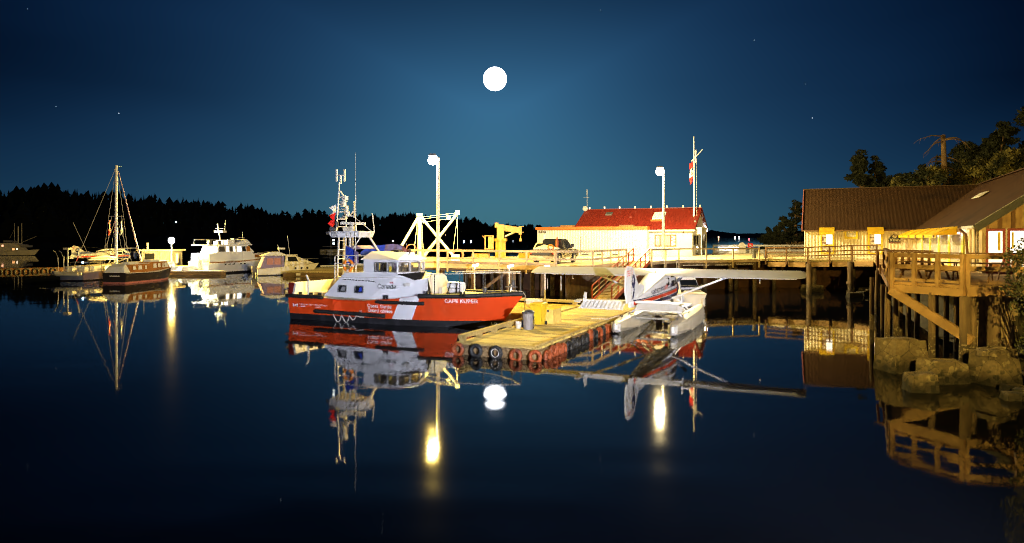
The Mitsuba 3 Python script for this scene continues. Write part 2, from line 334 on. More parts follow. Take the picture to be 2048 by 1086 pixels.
LEFT = [(-520, 300, 16), (-285, 380, 17), (-275, 400, 22), (-269, 420, 18), (-266, 440, 18), (-255, 480, 19), (-238, 520, 19), (-223, 560, 16), (-220, 620, 14)]
MID = [(-220, 620, 13.5), (-180, 760, 18), (-108, 850, 21), (-49, 900, 15), (18, 950, 9), (92, 1000, 5), (170, 1060, 2.5)]
ql = ridge_land('wooded_hill', LEFT, 'hill_ground', 'dark wooded hill rising at the far left shore', near=0.8, seed=1)
qm = ridge_land('far_shore', MID, 'hill_ground', 'low wooded shore across the harbour', near=0.93, back=1.1, seed=2)
solo('forest', conifers(ql, 1500, 5.5, 15, 3, near=0.8), 'conifer', 'black conifer forest on the hill at the left', 'forest', kind='stuff')
solo('forest', conifers(qm, 2100, 7, 15, 4, near=0.93, crest=0.6), 'conifer', 'dark conifer forest along the low far shore', 'forest', kind='stuff')
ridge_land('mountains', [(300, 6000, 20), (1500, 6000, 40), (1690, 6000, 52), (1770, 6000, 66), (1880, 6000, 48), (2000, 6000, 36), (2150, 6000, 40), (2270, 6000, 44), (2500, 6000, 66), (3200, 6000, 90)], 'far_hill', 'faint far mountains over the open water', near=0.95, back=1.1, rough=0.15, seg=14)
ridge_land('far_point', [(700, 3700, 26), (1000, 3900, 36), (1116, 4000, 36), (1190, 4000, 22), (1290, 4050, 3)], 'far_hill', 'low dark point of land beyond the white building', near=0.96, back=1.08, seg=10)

md = MOON / np.linalg.norm(MOON)
k = thing('moon', 'full white moon high over the harbour', 'moon')
scene[k] = {'type': 'sphere', 'center': [float(c) for c in np.array([0, 0, 4.85]) + md * 16000], 'radius': 270.0, 'bsdf': {'type': 'ref', 'id': 'white_paint'}, 'emitter': lum(5.2, 5.5, 6.0, 3.0)}

st_ = np.random.default_rng(12); sv = []
for px, py in ((-.668, .192), (-.576, .182), (-.71, .335), (-.19, .42), (.06, .40), (.13, .333), (.355, .289), (.43, .225), (.44, .175), (-.34, .38), (.62, .37)):
    d = np.array([px, 1.0, py]); d = d / np.linalg.norm(d) * 15500; o = trimesh.creation.icosphere(0, 7.5 * st_.uniform(.7, 1.3)); o.apply_translation(d); sv.append(TM(o.vertices, o.faces))
k = solo('stars', J(*sv), 'white_paint', 'few faint stars scattered over the night sky', 'stars', kind='stuff'); scene[k]['emitter'] = lum(1.2, 1.25, 1.4, 0.05)

# headland on the right with the bank that the shops stand against
HB = [(39.6, 107, 0.2), (41.2, 108, 1.6), (43, 108, 3.2), (45.5, 106, 5.0), (52, 100, 8), (70, 95, 10), (100, 90, 14)]
hp = np.array(HB); rows = []
for k, (dy, f) in enumerate(((-9, -1.0), (-4, 0.35), (0, 1.0), (14, 1.2), (40, 0.9), (70, -0.3))):
    r = hp.copy(); r[:, :2] *= 1 + dy / 107.0; r[:, 2] = r[:, 2] * f if f > 0 else -2; rows.append(r)
struct('headland', sheet(np.stack(rows, 1)), 'hill_ground', smooth=True, label='dark headland behind the corrugated shop')
BK = [[(37, 73.5), (41, 74.2), (46, 75), (56, 74), (75, 70), (110, 64)]]
bk = np.array(BK[0], float); rows = []
for s, z in ((0.965, -1.5), (0.985, 2.2), (1.02, 4.4), (1.1, 7.5), (1.22, 9.5), (1.5, 11.0)):
    rows.append(np.column_stack([bk * s + (6 if s > 1.01 else 0) * np.array([1, 0]), np.full(len(bk), z) * (1 + 0.12 * np.sin(bk[:, 0] * 0.6 + s * 9))]))
struct('bank', sheet(np.stack(rows, 1)), 'earth', smooth=True, label='wooded bank behind the shops')

# ---------------------------------------------------------------- coast guard boat
CG = GRID @ xf(-18.74, 8.65, 0)
H = Hull(14.45, 4.3, [(0, 1.40), (2.7, 1.34), (3.2, 1.30), (5.6, 1.30), (6.2, 1.36), (7.2, 1.42), (8.2, 1.56), (9.1, 1.70), (11.5, 1.74), (14.45, 1.88)], rake=1.5, x0=0.45, p=2.35, flare=0.12)
cg = thing('patrol_boat', 'red and white coast guard boat with tall antenna mast moored at the float', 'boat')
def cga(name, mesh, m, smooth=False, **k): return add(cg, name, mesh, m, smooth, M=CG, **k)
BOOT = 0.34
cga('bottom', H.skin(-0.5, BOOT - 0.004, nx=40), 'bottom_black', 40)
# starboard side with the low rescue recess let into it
def recess_side():
    xs = np.array(sorted(set(np.round(np.concatenate([np.linspace(0, 3.3, 10), [3.35, 3.75, 3.8, 5.55, 5.6], np.linspace(5.7, 6.5, 5), ]), 3))))
    zs = np.concatenate([[BOOT, 0.5, 0.58, 0.60], np.linspace(0.65, 1.0, 5)])
    P = []
    for x in xs:
        col = [(x, -H.half(x, z) , z) for z in zs[:3]]
        top = H.sheer(x)
        for j, z in enumerate(list(zs[3:]) + [1.22, top]):
            lean = (z - 0.6) * -0.35
            inside = (3.55 + lean) < x < 5.58 and 0.59 < z < 1.25
            col.append((x, -(H.half(x, z) - (0.16 if inside else 0.0)), min(z, top)))
        P.append(col)
    return sheet(P)
def fore_side(sgn):
    P = []
    for t in np.linspace(0, 1, 30):
        col = []
        for v in np.linspace(0, 1, 6):
            xn = 6.5 + t * (H.L - 6.5); z = BOOT + v * (H.sheer(xn) - BOOT); x = 6.5 + t * (H.stem(z) - 6.5); col.append((x, sgn * H.half(x, z), z))
        P.append(col)
    return sheet(P)
cga('topsides', J(recess_side(), fore_side(-1), fore_side(1), H.side(BOOT, H.sheer, 1, xr=(0, 6.5)), H.transom(BOOT, H.sheer)), 'guard_red', 20)
cga('deck', H.deck(0.03, inset=0.02), 'deck_cream')
sl = []
for u in np.linspace(0, 1, 9):
    col = []
    for v in np.linspace(0, 1, 6):
        x = 7.27 + u * 1.24 + v * 0.62; z = BOOT + 0.002 + v * (H.sheer(x) - BOOT - 0.002); col.append((x, -(H.half(x, z) + 0.006), z))
    sl.append(col)
cga('slash', sheet(sl), 'guard_white', True, label='white slanted stripe')
for sg in (-1, 1):
    cga('fender_rail', H.strake(-0.1, 2.62, 1.385, sg, 0.115, off=-0.03), 'rubber', True)
    cga('fender_rail', H.strake(9.04, 14.42, lambda x: H.sheer(x) - 0.03, sg, 0.125, off=-0.03), 'rubber', True)
cga('fender_rail', H.strake(6.35, 9.32, 1.26, -1, 0.095), 'rubber', True)
cga('fender_rail', H.strake(1.98, 6.85, lambda x: 0.57 - 0.012 * x, -1, 0.115), 'rubber', True)
ropepts = []
for k, (xa, xb, dp) in enumerate(((3.35, 3.95, 0.42), (3.95, 4.5, 0.42), (4.5, 4.95, 0.28))):
    for s in np.linspace(0, 1, 15)[(1 if k else 0):]:
        x = xa + (xb - xa) * s; z = 0.42 - dp * math.sin(math.pi * s) * (1.0 if k < 2 else 0.9); ropepts.append((x, -(H.half(x, z) + 0.13), z))
ropepts += [(5.2, -(H.half(5.2, .3) + .1), 0.36), (5.45, -(H.half(5.4, .4) + .07), 0.37)]
cga('hanging_rope', tube(ropepts, 0.03, 6), 'white_paint', True, label='looped white rope')
def on_hull(text, h, x0, z0, m='letter_white', bold=True, sq=1.0, slope=0.0):
    t = meshkit.text_mesh(text, h, 0.004, bold); v = t.vertices; x = x0 + v[:, 0] * sq; z = z0 + v[:, 1] + slope * v[:, 0]
    cga('lettering', TM(np.stack([x, -(H.half(x, z) + 0.008 + v[:, 2]), z], 1), t.faces), m)
on_hull('Coast', 0.19, 5.70, 0.93); on_hull('Guard', 0.19, 5.70, 0.67); on_hull('Garde', 0.19, 6.56, 0.92); on_hull('côtière', 0.19, 6.56, 0.66, sq=0.92)
on_hull('Fisheries and Oceans', 0.085, 0.82, 0.87, bold=False, sq=0.93); on_hull('Canada', 0.085, 0.82, 0.75, bold=False)
on_hull('Pêches et Océans', 0.085, 1.95, 0.86, bold=False, sq=0.93); on_hull('Canada', 0.085, 1.95, 0.74, bold=False)
on_hull('CAPE KUPER', 0.19, 10.45, 1.33, sq=1.05); on_hull('1.0', 0.13, 12.55, 0.12, sq=1.1); on_hull('83', 0.10, 5.12, 0.62)
def hull_patch(x0, x1, z0, z1, m, name='emblem'):
    P = [[(x, -(H.half(x, z) + 0.009), z) for z in (z0, z1)] for x in np.linspace(x0, x1, 4)]; cga(name, sheet(P), m)
hull_patch(0.30, 0.40, 0.74, 0.93, 'letter_white'); hull_patch(0.59, 0.69, 0.74, 0.93, 'letter_white')
leaf = np.array([(0, -.08), (.012, -.03), (.05, -.035), (.045, -.015), (.08, .02), (.06, .03), (.065, .055), (.035, .045), (.02, .075), (0, .095)])
leaf = np.vstack([leaf, (leaf * [-1, 1])[::-1][1:-1]])
def maple(cx, cz, y, s=1.0): return poly([(cx + a * s, y, cz + b * s) for a, b in leaf])
cga('emblem', maple(0.495, 0.83, -(H.half(0.5, .83) + .01), 0.95), 'letter_white')
# stern bulwarks and aft deck gear
cga('bulwark', slab([(0, -2.08, 1.40), (0.0, -2.02, 2.16), (0.42, -2.02, 2.16), (0.30, -2.08, 1.40)], (0, 0.06, 0)), 'dark_red')
cga('bulwark', slab([(0.43, -2.018, 2.15), (0.31, -2.078, 1.42), (0.44, -2.078, 1.42), (0.56, -2.018, 2.1)], (0, 0.05, 0)), 'white_paint')
cga('bulwark', slab([(0.02, 2.02, 1.40), (0.02, 2.0, 2.16), (1.0, 2.0, 2.36), (3.6, 2.0, 2.36), (3.8, 2.02, 1.38)], (0, 0.06, 0)), 'white_paint', label='white bulwark on the far side')
cga('bulwark', slab([(0.0, -2.0, 1.40), (0.0, -1.95, 2.15), (0.0, 1.98, 2.15), (0.0, 2.0, 1.40)], (0.05, 0, 0)), 'white_paint')
cga('locker', bx(0.5, 1.05, 1.55, 1.98, 1.4, 2.05), 'yellow_paint', label='yellow locker')
cga('aft_hatch', bx(0.9, 2.6, -0.9, 0.9, 1.38, 1.55), 'deck_cream')
cga('tow_post', tube([(1.45, -1.98, 1.4), (1.45, -1.98, 2.35), (1.3, -1.98, 2.62)], 0.06, 8), 'white_paint', True)
cga('davit', J(tube([(2.5, -0.2, 1.4), (2.5, -0.2, 2.2)], 0.085, 8), tube([(2.4, -0.2, 2.1), (1.5, -0.5, 1.5)], 0.045, 6), cyl((2.25, -.2, 2.2), (2.8, -.2, 2.2), 0.13, n=10)), 'cream_paint', 40)
cga('handrail', tube([(0.5, 1.9, 2.1), (0.8, 1.9, 2.26), (2.3, 1.9, 2.28)], 0.03, 6), 'grey_paint')
for x in (0.75, 1.55, 2.2): cga('cleat', J(bx(x - .04, x + .04, -1.98, -1.9, 1.38, 1.62), bx(x + .09, x + .17, -1.98, -1.9, 1.38, 1.62)), 'black_paint')
for x in (6.75, 9.5, 11.6): cga('cleat', J(bx(x - .04, x + .04, -1.93, -1.85, H.sheer(x) - .02, H.sheer(x) + .24), bx(x + .15, x + .23, -1.93, -1.85, H.sheer(x) - .02, H.sheer(x) + .24)), 'black_paint')
# swim platform brackets on the transom
for z in (0.95, 1.75): cga('bracket', J(bx(-0.32, 0, -1.9, -1.75, z, z + .09), bx(-.42, -.3, -1.95, -1.7, z - .06, z + .02)), 'steel')
# lower deckhouse
def dy(z, x=5.0): return (1.80 - 0.20 * (z - 1.42)) * (1 - 0.36 * np.clip((x - 7.2) / 1.9, 0, 1) ** 1.3)
top = [(2.43, 1.44), (3.7, 2.79), (4.97, 2.84), (7.38, 2.79), (8.35, 2.47), (9.02, 2.60), (9.10, 1.72), (8.6, 1.64), (8.0, 1.53), (7.2, 1.43), (6.2, 1.38), (5.6, 1.34)]
for sg in (-1, 1):
    cga('deckhouse_side', poly([(x, sg * dy(z, x), z) for x, z in top]), 'guard_white')
cga('deckhouse_top', J(sheet([[(2.43, -dy(1.44), 1.44), (2.43, dy(1.44), 1.44)], [(3.7, -dy(2.79), 2.79), (3.7, dy(2.79), 2.79)], [(4.97, -dy(2.84), 2.84), (4.97, dy(2.84), 2.84)], [(7.38, -dy(2.79), 2.79), (7.38, dy(2.79), 2.79)]])), 'guard_white')
cga('foredeck_panel', sheet([[(7.38, -dy(2.79), 2.79), (7.4, 0, 2.86), (7.38, dy(2.79), 2.79)], [(8.35, -dy(2.47, 8.35), 2.47), (8.35, 0, 2.84), (8.35, dy(2.47, 8.35), 2.47)], [(9.02, -dy(2.6, 9.02), 2.60), (9.02, 0, 2.80), (9.02, dy(2.6, 9.02), 2.60)]]), 'black_paint', label='black anti-glare panel')
cga('deckhouse_front', sheet([[(9.02, y, 2.6 + (0.2 if abs(y) < .9 else 0)), (9.3, y * 1.08, 1.72)] for y in (-1.0, -0.6, 0.6, 1.0)]), 'cream_paint')
for x0, z0 in ((3.40, 1.68), (4.58, 1.67)):
    def wy(z): return -(dy(z) + 0.012)
    P = np.array([(x0 + 0.03, z0), (x0 + .59, z0), (x0 + .64, z0 + .06), (x0 + .62, z0 + .36), (x0 + .56, z0 + .42), (x0 + .05, z0 + .42), (x0, z0 + .36), (x0, z0 + .05)]); c = P.mean(0); Q = c + (P - c) * 0.8
    ring = J(*[slab([(P[i][0], wy(P[i][1]), P[i][1]), (P[(i + 1) % 8][0], wy(P[(i + 1) % 8][1]), P[(i + 1) % 8][1]), (Q[(i + 1) % 8][0], wy(Q[(i + 1) % 8][1]), Q[(i + 1) % 8][1]), (Q[i][0], wy(Q[i][1]), Q[i][1])], (0, -0.03, 0)) for i in range(8)])
    w = cga('window', ring, 'steel'); add(w, 'pane', poly([(a, wy(b) + .002, b) for a, b in Q]), 'dark_glass', M=CG)
    add(w, 'blind', poly([(c[0] - .13 + (0.1 if x0 > 4 else 0), wy(c[1] - .12) - .004, c[1] - .12), (c[0] + .2, wy(c[1] - .12) - .004, c[1] - .12), (c[0] + .2, wy(c[1] + .12) - .004, c[1] + .12), (c[0] - .02 + (.06 if x0 > 4 else 0), wy(c[1] + .12) - .004, c[1] + .12)]), 'blue_canvas' if x0 > 4 else 'grey_paint', M=CG)
t = meshkit.text_mesh('Canada', 0.25, 0.004); v = t.vertices; z = 1.98 + v[:, 1]
cga('wordmark', TM(np.stack([6.12 + v[:, 0] * 1.02, -(dy(z) + .006 + v[:, 2]), z], 1), t.faces), 'letter_black')
for q0, q1 in ((6.93, 6.985), (7.095, 7.15)): cga('wordmark', poly([(q0, -dy(2.3) - .01, 2.27), (q1, -dy(2.3) - .01, 2.27), (q1, -dy(2.3) - .008, 2.35), (q0, -dy(2.3) - .008, 2.35)]), 'flag_red')
cga('wordmark', maple(7.04, 2.305, -dy(2.3) - .011, 0.42), 'flag_red')
cga('hand_rail', J(tube([(3.7, -1.66, 2.42), (5.9, -1.67, 2.36), (5.95, -1.64, 2.3)], 0.022, 6)), 'dark_grey')
cga('rub_line', beam((3.3, -dy(2.55) - .01, 2.52), (7.7, -dy(2.6) - .01, 2.60), 0.03, 0.04), 'white_paint')
cga('side_light', J(cyl((7.9, -1.5, 2.22), (7.9, -1.62, 2.22), .09, n=10), bx(7.98, 8.15, -1.56, -1.45, 2.15, 2.33)), 'white_paint')
# wheelhouse: a hollow shell with window openings, glass and a console behind
wh = [(4.97, -1.40), (7.30, -1.42), (7.65, -0.72), (7.86, 0.0), (7.65, 0.72), (7.30, 1.42), (4.97, 1.40)]
def prism(pl, z0, z1):
    m = trimesh.creation.extrude_polygon(Polygon(pl), z1 - z0, engine='earcut'); m.apply_translation((0, 0, z0)); return TM(m.vertices, m.faces)
outer = prism(wh, 2.78, 3.55); inner = prism(Polygon(wh).buffer(-0.07, join_style=2).exterior.coords[:-1], 2.84, 3.49)
holes, panes, frames = [], [], []
def opening(p, q, a, b, z0=2.90, z1=3.42):
    p, q = np.array(p), np.array(q); d = (q - p) / np.linalg.norm(q - p); n = np.array([d[1], -d[0]]); s, e = p + (q - p) * a, p + (q - p) * b
    holes.append(beam((*s, (z0 + z1) / 2), (*e, (z0 + z1) / 2), 0.34, z1 - z0))
    panes.append(poly([(*(s - n * .03), z0), (*(e - n * .03), z0), (*(e - n * .03), z1), (*(s - n * .03), z1)]))
    o = n * 0.012; r = 0.05
    frames.append(J(beam((*(s + o), z0), (*(s + o), z1), .05, .05, up=(*d, 0)), beam((*(e + o), z0), (*(e + o), z1), .05, .05, up=(*d, 0)), beam((*(s + o), z0), (*(e + o), z0), .05, .05), beam((*(s + o), z1), (*(e + o), z1), .05, .05)))
opening(wh[0], wh[1], 0.34, 0.41); opening(wh[0], wh[1], 0.445, 0.69); opening(wh[0], wh[1], 0.735, 0.97)
for i in range(1, 5): opening(wh[i], wh[i + 1], 0.09, 0.92)
opening(wh[5], wh[6], 0.03, 0.5)
wk = cga('wheelhouse', cut(outer, inner, *holes), 'guard_white')
for p_, f_ in zip(panes, frames):
    w = add(wk, 'window', f_, 'steel', M=CG)
    add(wk, 'pane', p_, 'pane_glass', M=CG)
add(wk, 'console', J(bx(6.9, 7.3, -1.0, 1.0, 2.84, 3.08), bx(6.95, 7.1, -.7, -.45, 3.08, 3.2), bx(6.95, 7.1, .2, .5, 3.08, 3.22)), 'dark_grey', M=CG)
add(wk, 'seat', J(bx(5.9, 6.2, -.9, -.5, 2.84, 3.0), bx(5.85, 5.95, -.9, -.5, 2.95, 3.36)), 'black_paint', M=CG)
add(wk, 'seat', J(bx(5.9, 6.2, .4, .8, 2.84, 3.0), bx(5.85, 5.95, .4, .8, 2.95, 3.36)), 'mauve_canvas', M=CG)
add(wk, 'jacket', J(bx(5.6, 5.72, -1.2, -.85, 2.95, 3.35), cyl((6.6, -1.1, 2.9), (6.6, -1.1, 3.2), .08)), 'yellow_plastic', M=CG)
eave = [(4.86, -1.52), (7.38, -1.55), (7.80, -0.78), (8.02, 0.0), (7.8, 0.78), (7.38, 1.55), (4.86, 1.52)]
cga('roof', hull3([(x, y, 3.55) for x, y in eave] + [(x, y, 3.60) for x, y in eave] + [(4.95, -0.62, 4.02), (5.0, 0.3, 4.02), (6.9, 0.35, 3.98), (6.6, 1.0, 3.95)]), 'guard_white')
cga('roof_hatch', J(bx(6.0, 6.35, .1, .5, 4.0, 4.1), cyl((7.0, .3, 3.95), (7.0, .3, 4.2), .05), cyl((7.3, .5, 3.85), (7.3, .5, 4.05), .06)), 'black_paint')
# canvas round the open bridge
def canvas(pts, m, lab):
    P = np.array(pts, float); cga('canvas', sheet(P), m, label=lab)
canvas([[(3.05, -.55, 4.33), (3.0, -.55, 3.45)], [(3.42, -.7, 4.25), (3.4, -.72, 3.2)], [(3.75, -.75, 4.12), (3.8, -.8, 3.05)]], 'blue_canvas', 'blue canvas dodger')
canvas([[(3.05, -.55, 4.34), (3.75, -.75, 4.13)], [(3.5, .1, 4.36), (4.2, -.2, 4.16)], [(3.9, .7, 4.36), (4.6, .3, 4.14)]], 'mauve_canvas', 'pale canvas top')
canvas([[(3.82, -.78, 4.08), (3.9, -.85, 3.15)], [(4.15, -.8, 3.98), (4.2, -.88, 3.3)]], 'mauve_canvas', 'mauve canvas flap')
xs = np.linspace(2.9, 6.6, 13); zt = np.interp(xs, [2.9, 3.9, 4.4, 5.3, 5.9, 6.6], [3.95, 4.38, 4.36, 4.46, 4.40, 4.05])
P = [[(x, 1.0 + .07 * (-1) ** i, zt[i]), (x, .92 + .05 * (-1) ** i, zt[i] - .22), (x, .8, 3.7)] for i, x in enumerate(xs)]
cga('canvas', sheet(P[:7]), 'blue_canvas', label='blue canvas along the bridge'); cga('canvas', sheet(P[6:11]), 'mauve_canvas', label='mauve canvas along the bridge'); cga('canvas', sheet(P[10:]), 'rose_bottom', label='folded brownish canvas end')
# railing and lifebuoy aft of the wheelhouse
for pts in ([(2.55, -.95, 1.5), (2.55, -.95, 3.7), (2.7, -.95, 3.78), (4.9, -1.0, 3.78)], [(3.3, -.95, 2.7), (3.3, -.95, 3.78)], [(4.1, -.95, 2.8), (4.1, -.95, 3.78)], [(2.6, -.95, 3.3), (4.9, -1.0, 3.3)], [(2.6, .95, 2.2), (2.6, .95, 3.78), (4.9, 1.0, 3.78)]):
    cga('guard_rail', tube(pts, 0.032, 6), 'white_paint')
LB = CG @ rot_axes(np.array([1, 0, 0.0]), np.array([0, 0, 1.0]), np.array([0, -1.0, 0]), (3.62, -1.06, 3.2))
lb = thing('lifebuoy', 'orange lifebuoy with white bands hung on the coast guard boat rail', 'lifebuoy')
add(lb, 'ring', torus(0.31, 0.085, 28, 8), 'orange_plastic', True, M=LB)
for k in range(4):
    g = math.radians(45 + 45 + 90 * k); add(lb, 'band', put(lathe([(0.07, -.07), (0.094, -.07), (0.094, .07), (0.07, .07), (.07, -.07)], 10), rot_axes((0, 0, 1.0), (math.cos(g), math.sin(g), 0), (-math.sin(g), math.cos(g), 0), (.31 * math.cos(g), .31 * math.sin(g), 0))), 'white_paint', 30, M=LB)
# mast, radar platform, antennas
mz = lambda y: 4.85 + (474.5 - y) * 0.0303
cga('mast', J(*[tube([(x, y, 1.4), (x + .12, y * .8, 5.0)], .05, 8) for x, y in ((2.15, -.28), (2.15, .28), (2.75, -.4), (2.75, .4))], *[tube([(2.2 + .02 * k, -.28, 1.9 + .55 * k), (2.2 + .02 * k, .28, 1.9 + .55 * k)], .03, 5) for k in range(6)], tube([(4.1, 0.3, 4.9), (4.75, 0.6, 3.8)], .06, 8), tube([(4.1, -0.5, 4.9), (3.0, -0.7, 3.3)], .04, 8), tube([(3.3, -.5, 4.9), (3.3, -.5, 3.0)], .06, 8)), 'white_paint', 40)
plat = [(1.75, -.55), (2.6, -.85), (4.2, -.75), (4.45, 0), (4.2, .75), (2.6, .85), (1.75, .55)]
q = []
for s, z in ((0.9, 4.84), (1.0, 5.18), (0.93, 5.22)): q.append([(3.0 + (x - 3.0) * s, y * s, z) for x, y in plat + plat[:1]])
cga('radar_platform', J(sheet(q), poly(q[0][:-1]), poly(q[2][:-1])), 'guard_white')
cga('platform_ribs', J(*[beam((3.35 + .28 * k, -.84 + .014 * k, 4.9), (3.35 + .28 * k, -.85 + .014 * k, 5.16), .06, .03) for k in range(4)]), 'cream_paint')
cga('radar', J(cyl((3.2, -.1, 5.2), (3.2, -.1, 5.55), .26, .22, 14), bx(2.62, 3.0, -.3, .1, 5.2, 5.48)), 'cream_paint', 40)
cga('radar_scanner', beam((2.55, -.45, 5.70), (3.95, .15, 5.66), 0.16, 0.17), 'cream_paint')
cga('lattice_mast', J(tube([(2.0, -.14, 5.2), (2.2, -.1, 8.2)], .045, 7), tube([(2.55, .14, 5.2), (2.5, .06, 7.4)], .04, 7), tube([(2.2, 0, 8.1), (2.2, 0, 8.65)], .05, 7), tube([(2.2, 0, 7.65), (2.55, 0, 7.2)], .04, 6), *[tube([(2.06 + .03 * k, -.1, 5.5 + .45 * k), (2.53, .1, 5.5 + .45 * k)], .035, 5) for k in range(5)], *[bx(2.25, 2.65, -.15, .15, z, z + .03) for z in (6.0, 6.55, 7.0)]), 'white_paint', 40)
cga('antenna', J(tube([(1.98, -.1, 8.25), (1.98, -.1, 9.0)], .05, 7), tube([(2.42, .1, 8.25), (2.42, .1, 9.0)], .05, 7), beam((1.98, -.1, 8.62), (2.42, .1, 8.62), .05)), 'cream_paint', 40)
cga('yard', J(beam((2.5, -.15, 6.12), (3.45, -.3, 6.12), .07), tube([(3.45, -.3, 6.0), (3.45, -.3, 7.0)], .05, 7), tube([(3.4, -.3, 6.1), (4.45, .3, 5.1)], .02, 5), beam((3.05, -.22, 6.12), (3.4, -.28, 6.45), .05)), 'white_paint', 40)
cga('mast_gear', J(cyl((2.62, 0, 6.2), (2.62, 0, 6.5), .12), cyl((2.75, -.1, 6.45), (2.75, -.1, 6.75), .1), bx(2.35, 2.6, -.2, .05, 6.7, 6.95), bx(2.45, 2.7, -.2, .1, 7.1, 7.35), cyl((2.5, 0, 6.9), (2.5, 0, 7.1), .1), cyl((2.9, -.2, 6.15), (2.9, -.2, 6.4), .13)), 'cream_paint')
cga('horn', J(cyl((2.3, -.5, 5.35), (1.95, -.6, 5.35), .06, .17), cyl((1.5, -.4, 5.1), (1.75, -.4, 5.1), .1, .06), cyl((2.2, -.35, 5.45), (2.2, -.35, 5.8), .12)), 'dark_grey', 40)
cga('whip_antenna', J(tube([(3.75, -.55, 3.9), (3.75, -.55, 7.3)], [.032, .03], 6), tube([(3.75, -.55, 7.3), (3.75, -.55, 9.85)], [.022, .012], 5)), 'cream_paint')
cga('whip_antenna', tube([(4.3, .55, 5.2), (4.15, .55, 6.3)], .035, 6), 'white_paint')
for z, c in ((4.62, (.9, .95, 1.0)), (4.42, (.75, .95, 1.0))):
    k = cga('mast_light', cyl((2.0, -.38, z), (2.0, -.38, z + .1), .07, n=8), 'white_paint'); scene[k]['emitter'] = lum(*(3.0 * x for x in c), w=0.1)
P = [[(1.95 - .02 * i + .05 * math.sin(i * 1.3), -.1 - .05 * j * (-1) ** i, 6.85 - .24 * i - .05 * j) for j in range(5)] for i in range(6)]
fl = thing('flag', 'drooping red and white flag on the coast guard boat mast', 'flag')
add(fl, 'cloth', sheet([[(a - .09 * j, b, c) for j, (a, b, c) in enumerate(r)] for r in P[:3]]), 'flag_white', True, M=CG); add(fl, 'cloth', sheet([[(a - .09 * j, b, c) for j, (a, b, c) in enumerate(r)] for r in P[2:]]), 'flag_red', True, M=CG)
# foredeck
for k, (x, y) in enumerate([(9.9, -1.75), (11.3, -1.5), (12.5, -1.1), (13.4, -.65), (9.9, 1.75), (11.3, 1.5), (12.5, 1.1), (13.4, .65), (14.2, 0)]):
    cga('stanchion', tube([(x, y, H.sheer(x)), (x, y, H.sheer(x) + 1.15)], .024, 6), 'black_paint')
for sg in (-1, 1): cga('rail', tube([(9.3, sg * 1.62, 2.80), (9.9, sg * 1.75, 2.86), (11.3, sg * 1.5, 2.90), (12.5, sg * 1.1, 2.95), (13.4, sg * .65, 2.98), (14.2, 0, 3.0)], .026, 6), 'cream_paint')
cga('life_raft', J(cyl((10.0, -.35, 2.12), (10.9, -.35, 2.12), .27, n=14), bx(10.1, 10.8, -.55, -.15, 1.72, 1.9)), 'white_gelcoat', 40)
cga('raft_cradle', J(beam((10.05, -.62, 1.76), (10.25, -.62, 2.35), .05), beam((10.6, -.62, 1.76), (10.65, -.62, 2.35), .05), beam((10.0, -.62, 2.05), (10.8, -.62, 2.05), .04), bx(10.0, 10.9, -.68, -.5, 1.72, 1.80)), 'black_paint')
cga('windlass', J(cyl((12.0, .1, 1.75), (12.0, .1, 2.1), .12), bx(12.3, 12.6, -.2, .2, 1.75, 1.95), cyl((13.6, 0, 1.8), (13.6, 0, 2.35), .09), cyl((13.75, 0, 2.2), (13.75, 0, 2.55), .12)), 'dark_grey', 40)
cga('samson_post', J(tube([(13.7, -.25, 1.85), (13.75, -.2, 2.3)], .05, 6), beam((13.4, -.25, 2.2), (14.1, -.25, 2.2), .06)), 'steel')
cga('foredeck_box', bx(9.42, 9.62, -.5, .3, 1.72, 2.05), 'cream_paint')
cga('mooring_line', tube([(13.8, -.3, 2.0), (14.35, -.1, 1.95), (14.6, -.3, 1.75), (15.0, -1.4, 0.75)], .025, 5), 'rope')

# ---------------------------------------------------------------- floats, tyres, bins, ramp
fl1 = thing('dock_float', 'long planked timber float with tyres hung along its sides', 'dock')
add(fl1, 'side', J(bx(-3.62, -3.5, 0, 20, -.25, .41), bx(-.12, 0, 0, 20, -.25, .41), bx(-3.5, -.12, 0, .12, -.25, .41), bx(-3.5, -.12, 19.88, 20, -.25, .41)), 'dock_side', M=GRID)
add(fl1, 'waler', J(bx(-3.7, .06, -.1, .0, .2, .36), bx(0, .1, 0, 20, .2, .36)), 'dock_side', M=GRID)
PV = [mikit.ply(bx(-3.64, .03, 0, .222, 0, .075), m) for m in ('dock_plank', 'dock_plank', 'dock_plank_dark')]
pr = random.Random(5)
for i in range(85):
    addc(fl1, 'plank', PV[pr.choice((0, 0, 1, 1, 2))], GRID @ xf(pr.uniform(-.02, .02), i * .2353 + .004, .42 + pr.uniform(0, .012), pr.uniform(-.08, .08)))
for b0, b1 in ((0.05, 3.3), (3.34, 6.7), (6.74, 9.4)): add(fl1, 'bull_rail', beam((-3.5, b0, .72), (-3.5, b1, .72), .19, .17), 'dock_plank_dark', M=GRID)
for b in (0.3, 1.8, 3.3, 4.9, 6.6, 8.2, 9.2): add(fl1, 'block', bx(-3.6, -3.4, b - .14, b + .14, .5, .635), 'dock_plank_dark', M=GRID)
for b0 in (0.1, 6.8, 13.4): add(fl1, 'edge_board', beam((-.08, b0, .545), (-.08, b0 + 6.4, .545), .15, .075), 'dock_plank_dark', M=GRID)
fl2 = thing('dock_float', 'cross float with planks running behind the coast guard boat', 'dock')
add(fl2, 'side', bx(-20, -3.9, 10.95, 17, -.25, .41), 'dock_side', M=GRID)
PW = [mikit.ply(bx(-20, -3.88, 0, .23, 0, .075), m) for m in ('dock_plank', 'dock_plank_dark')]
for i in range(25): addc(fl2, 'plank', PW[pr.choice((0, 0, 1))], GRID @ xf(0, 10.96 + i * .2415, .42 + pr.uniform(0, .012)))
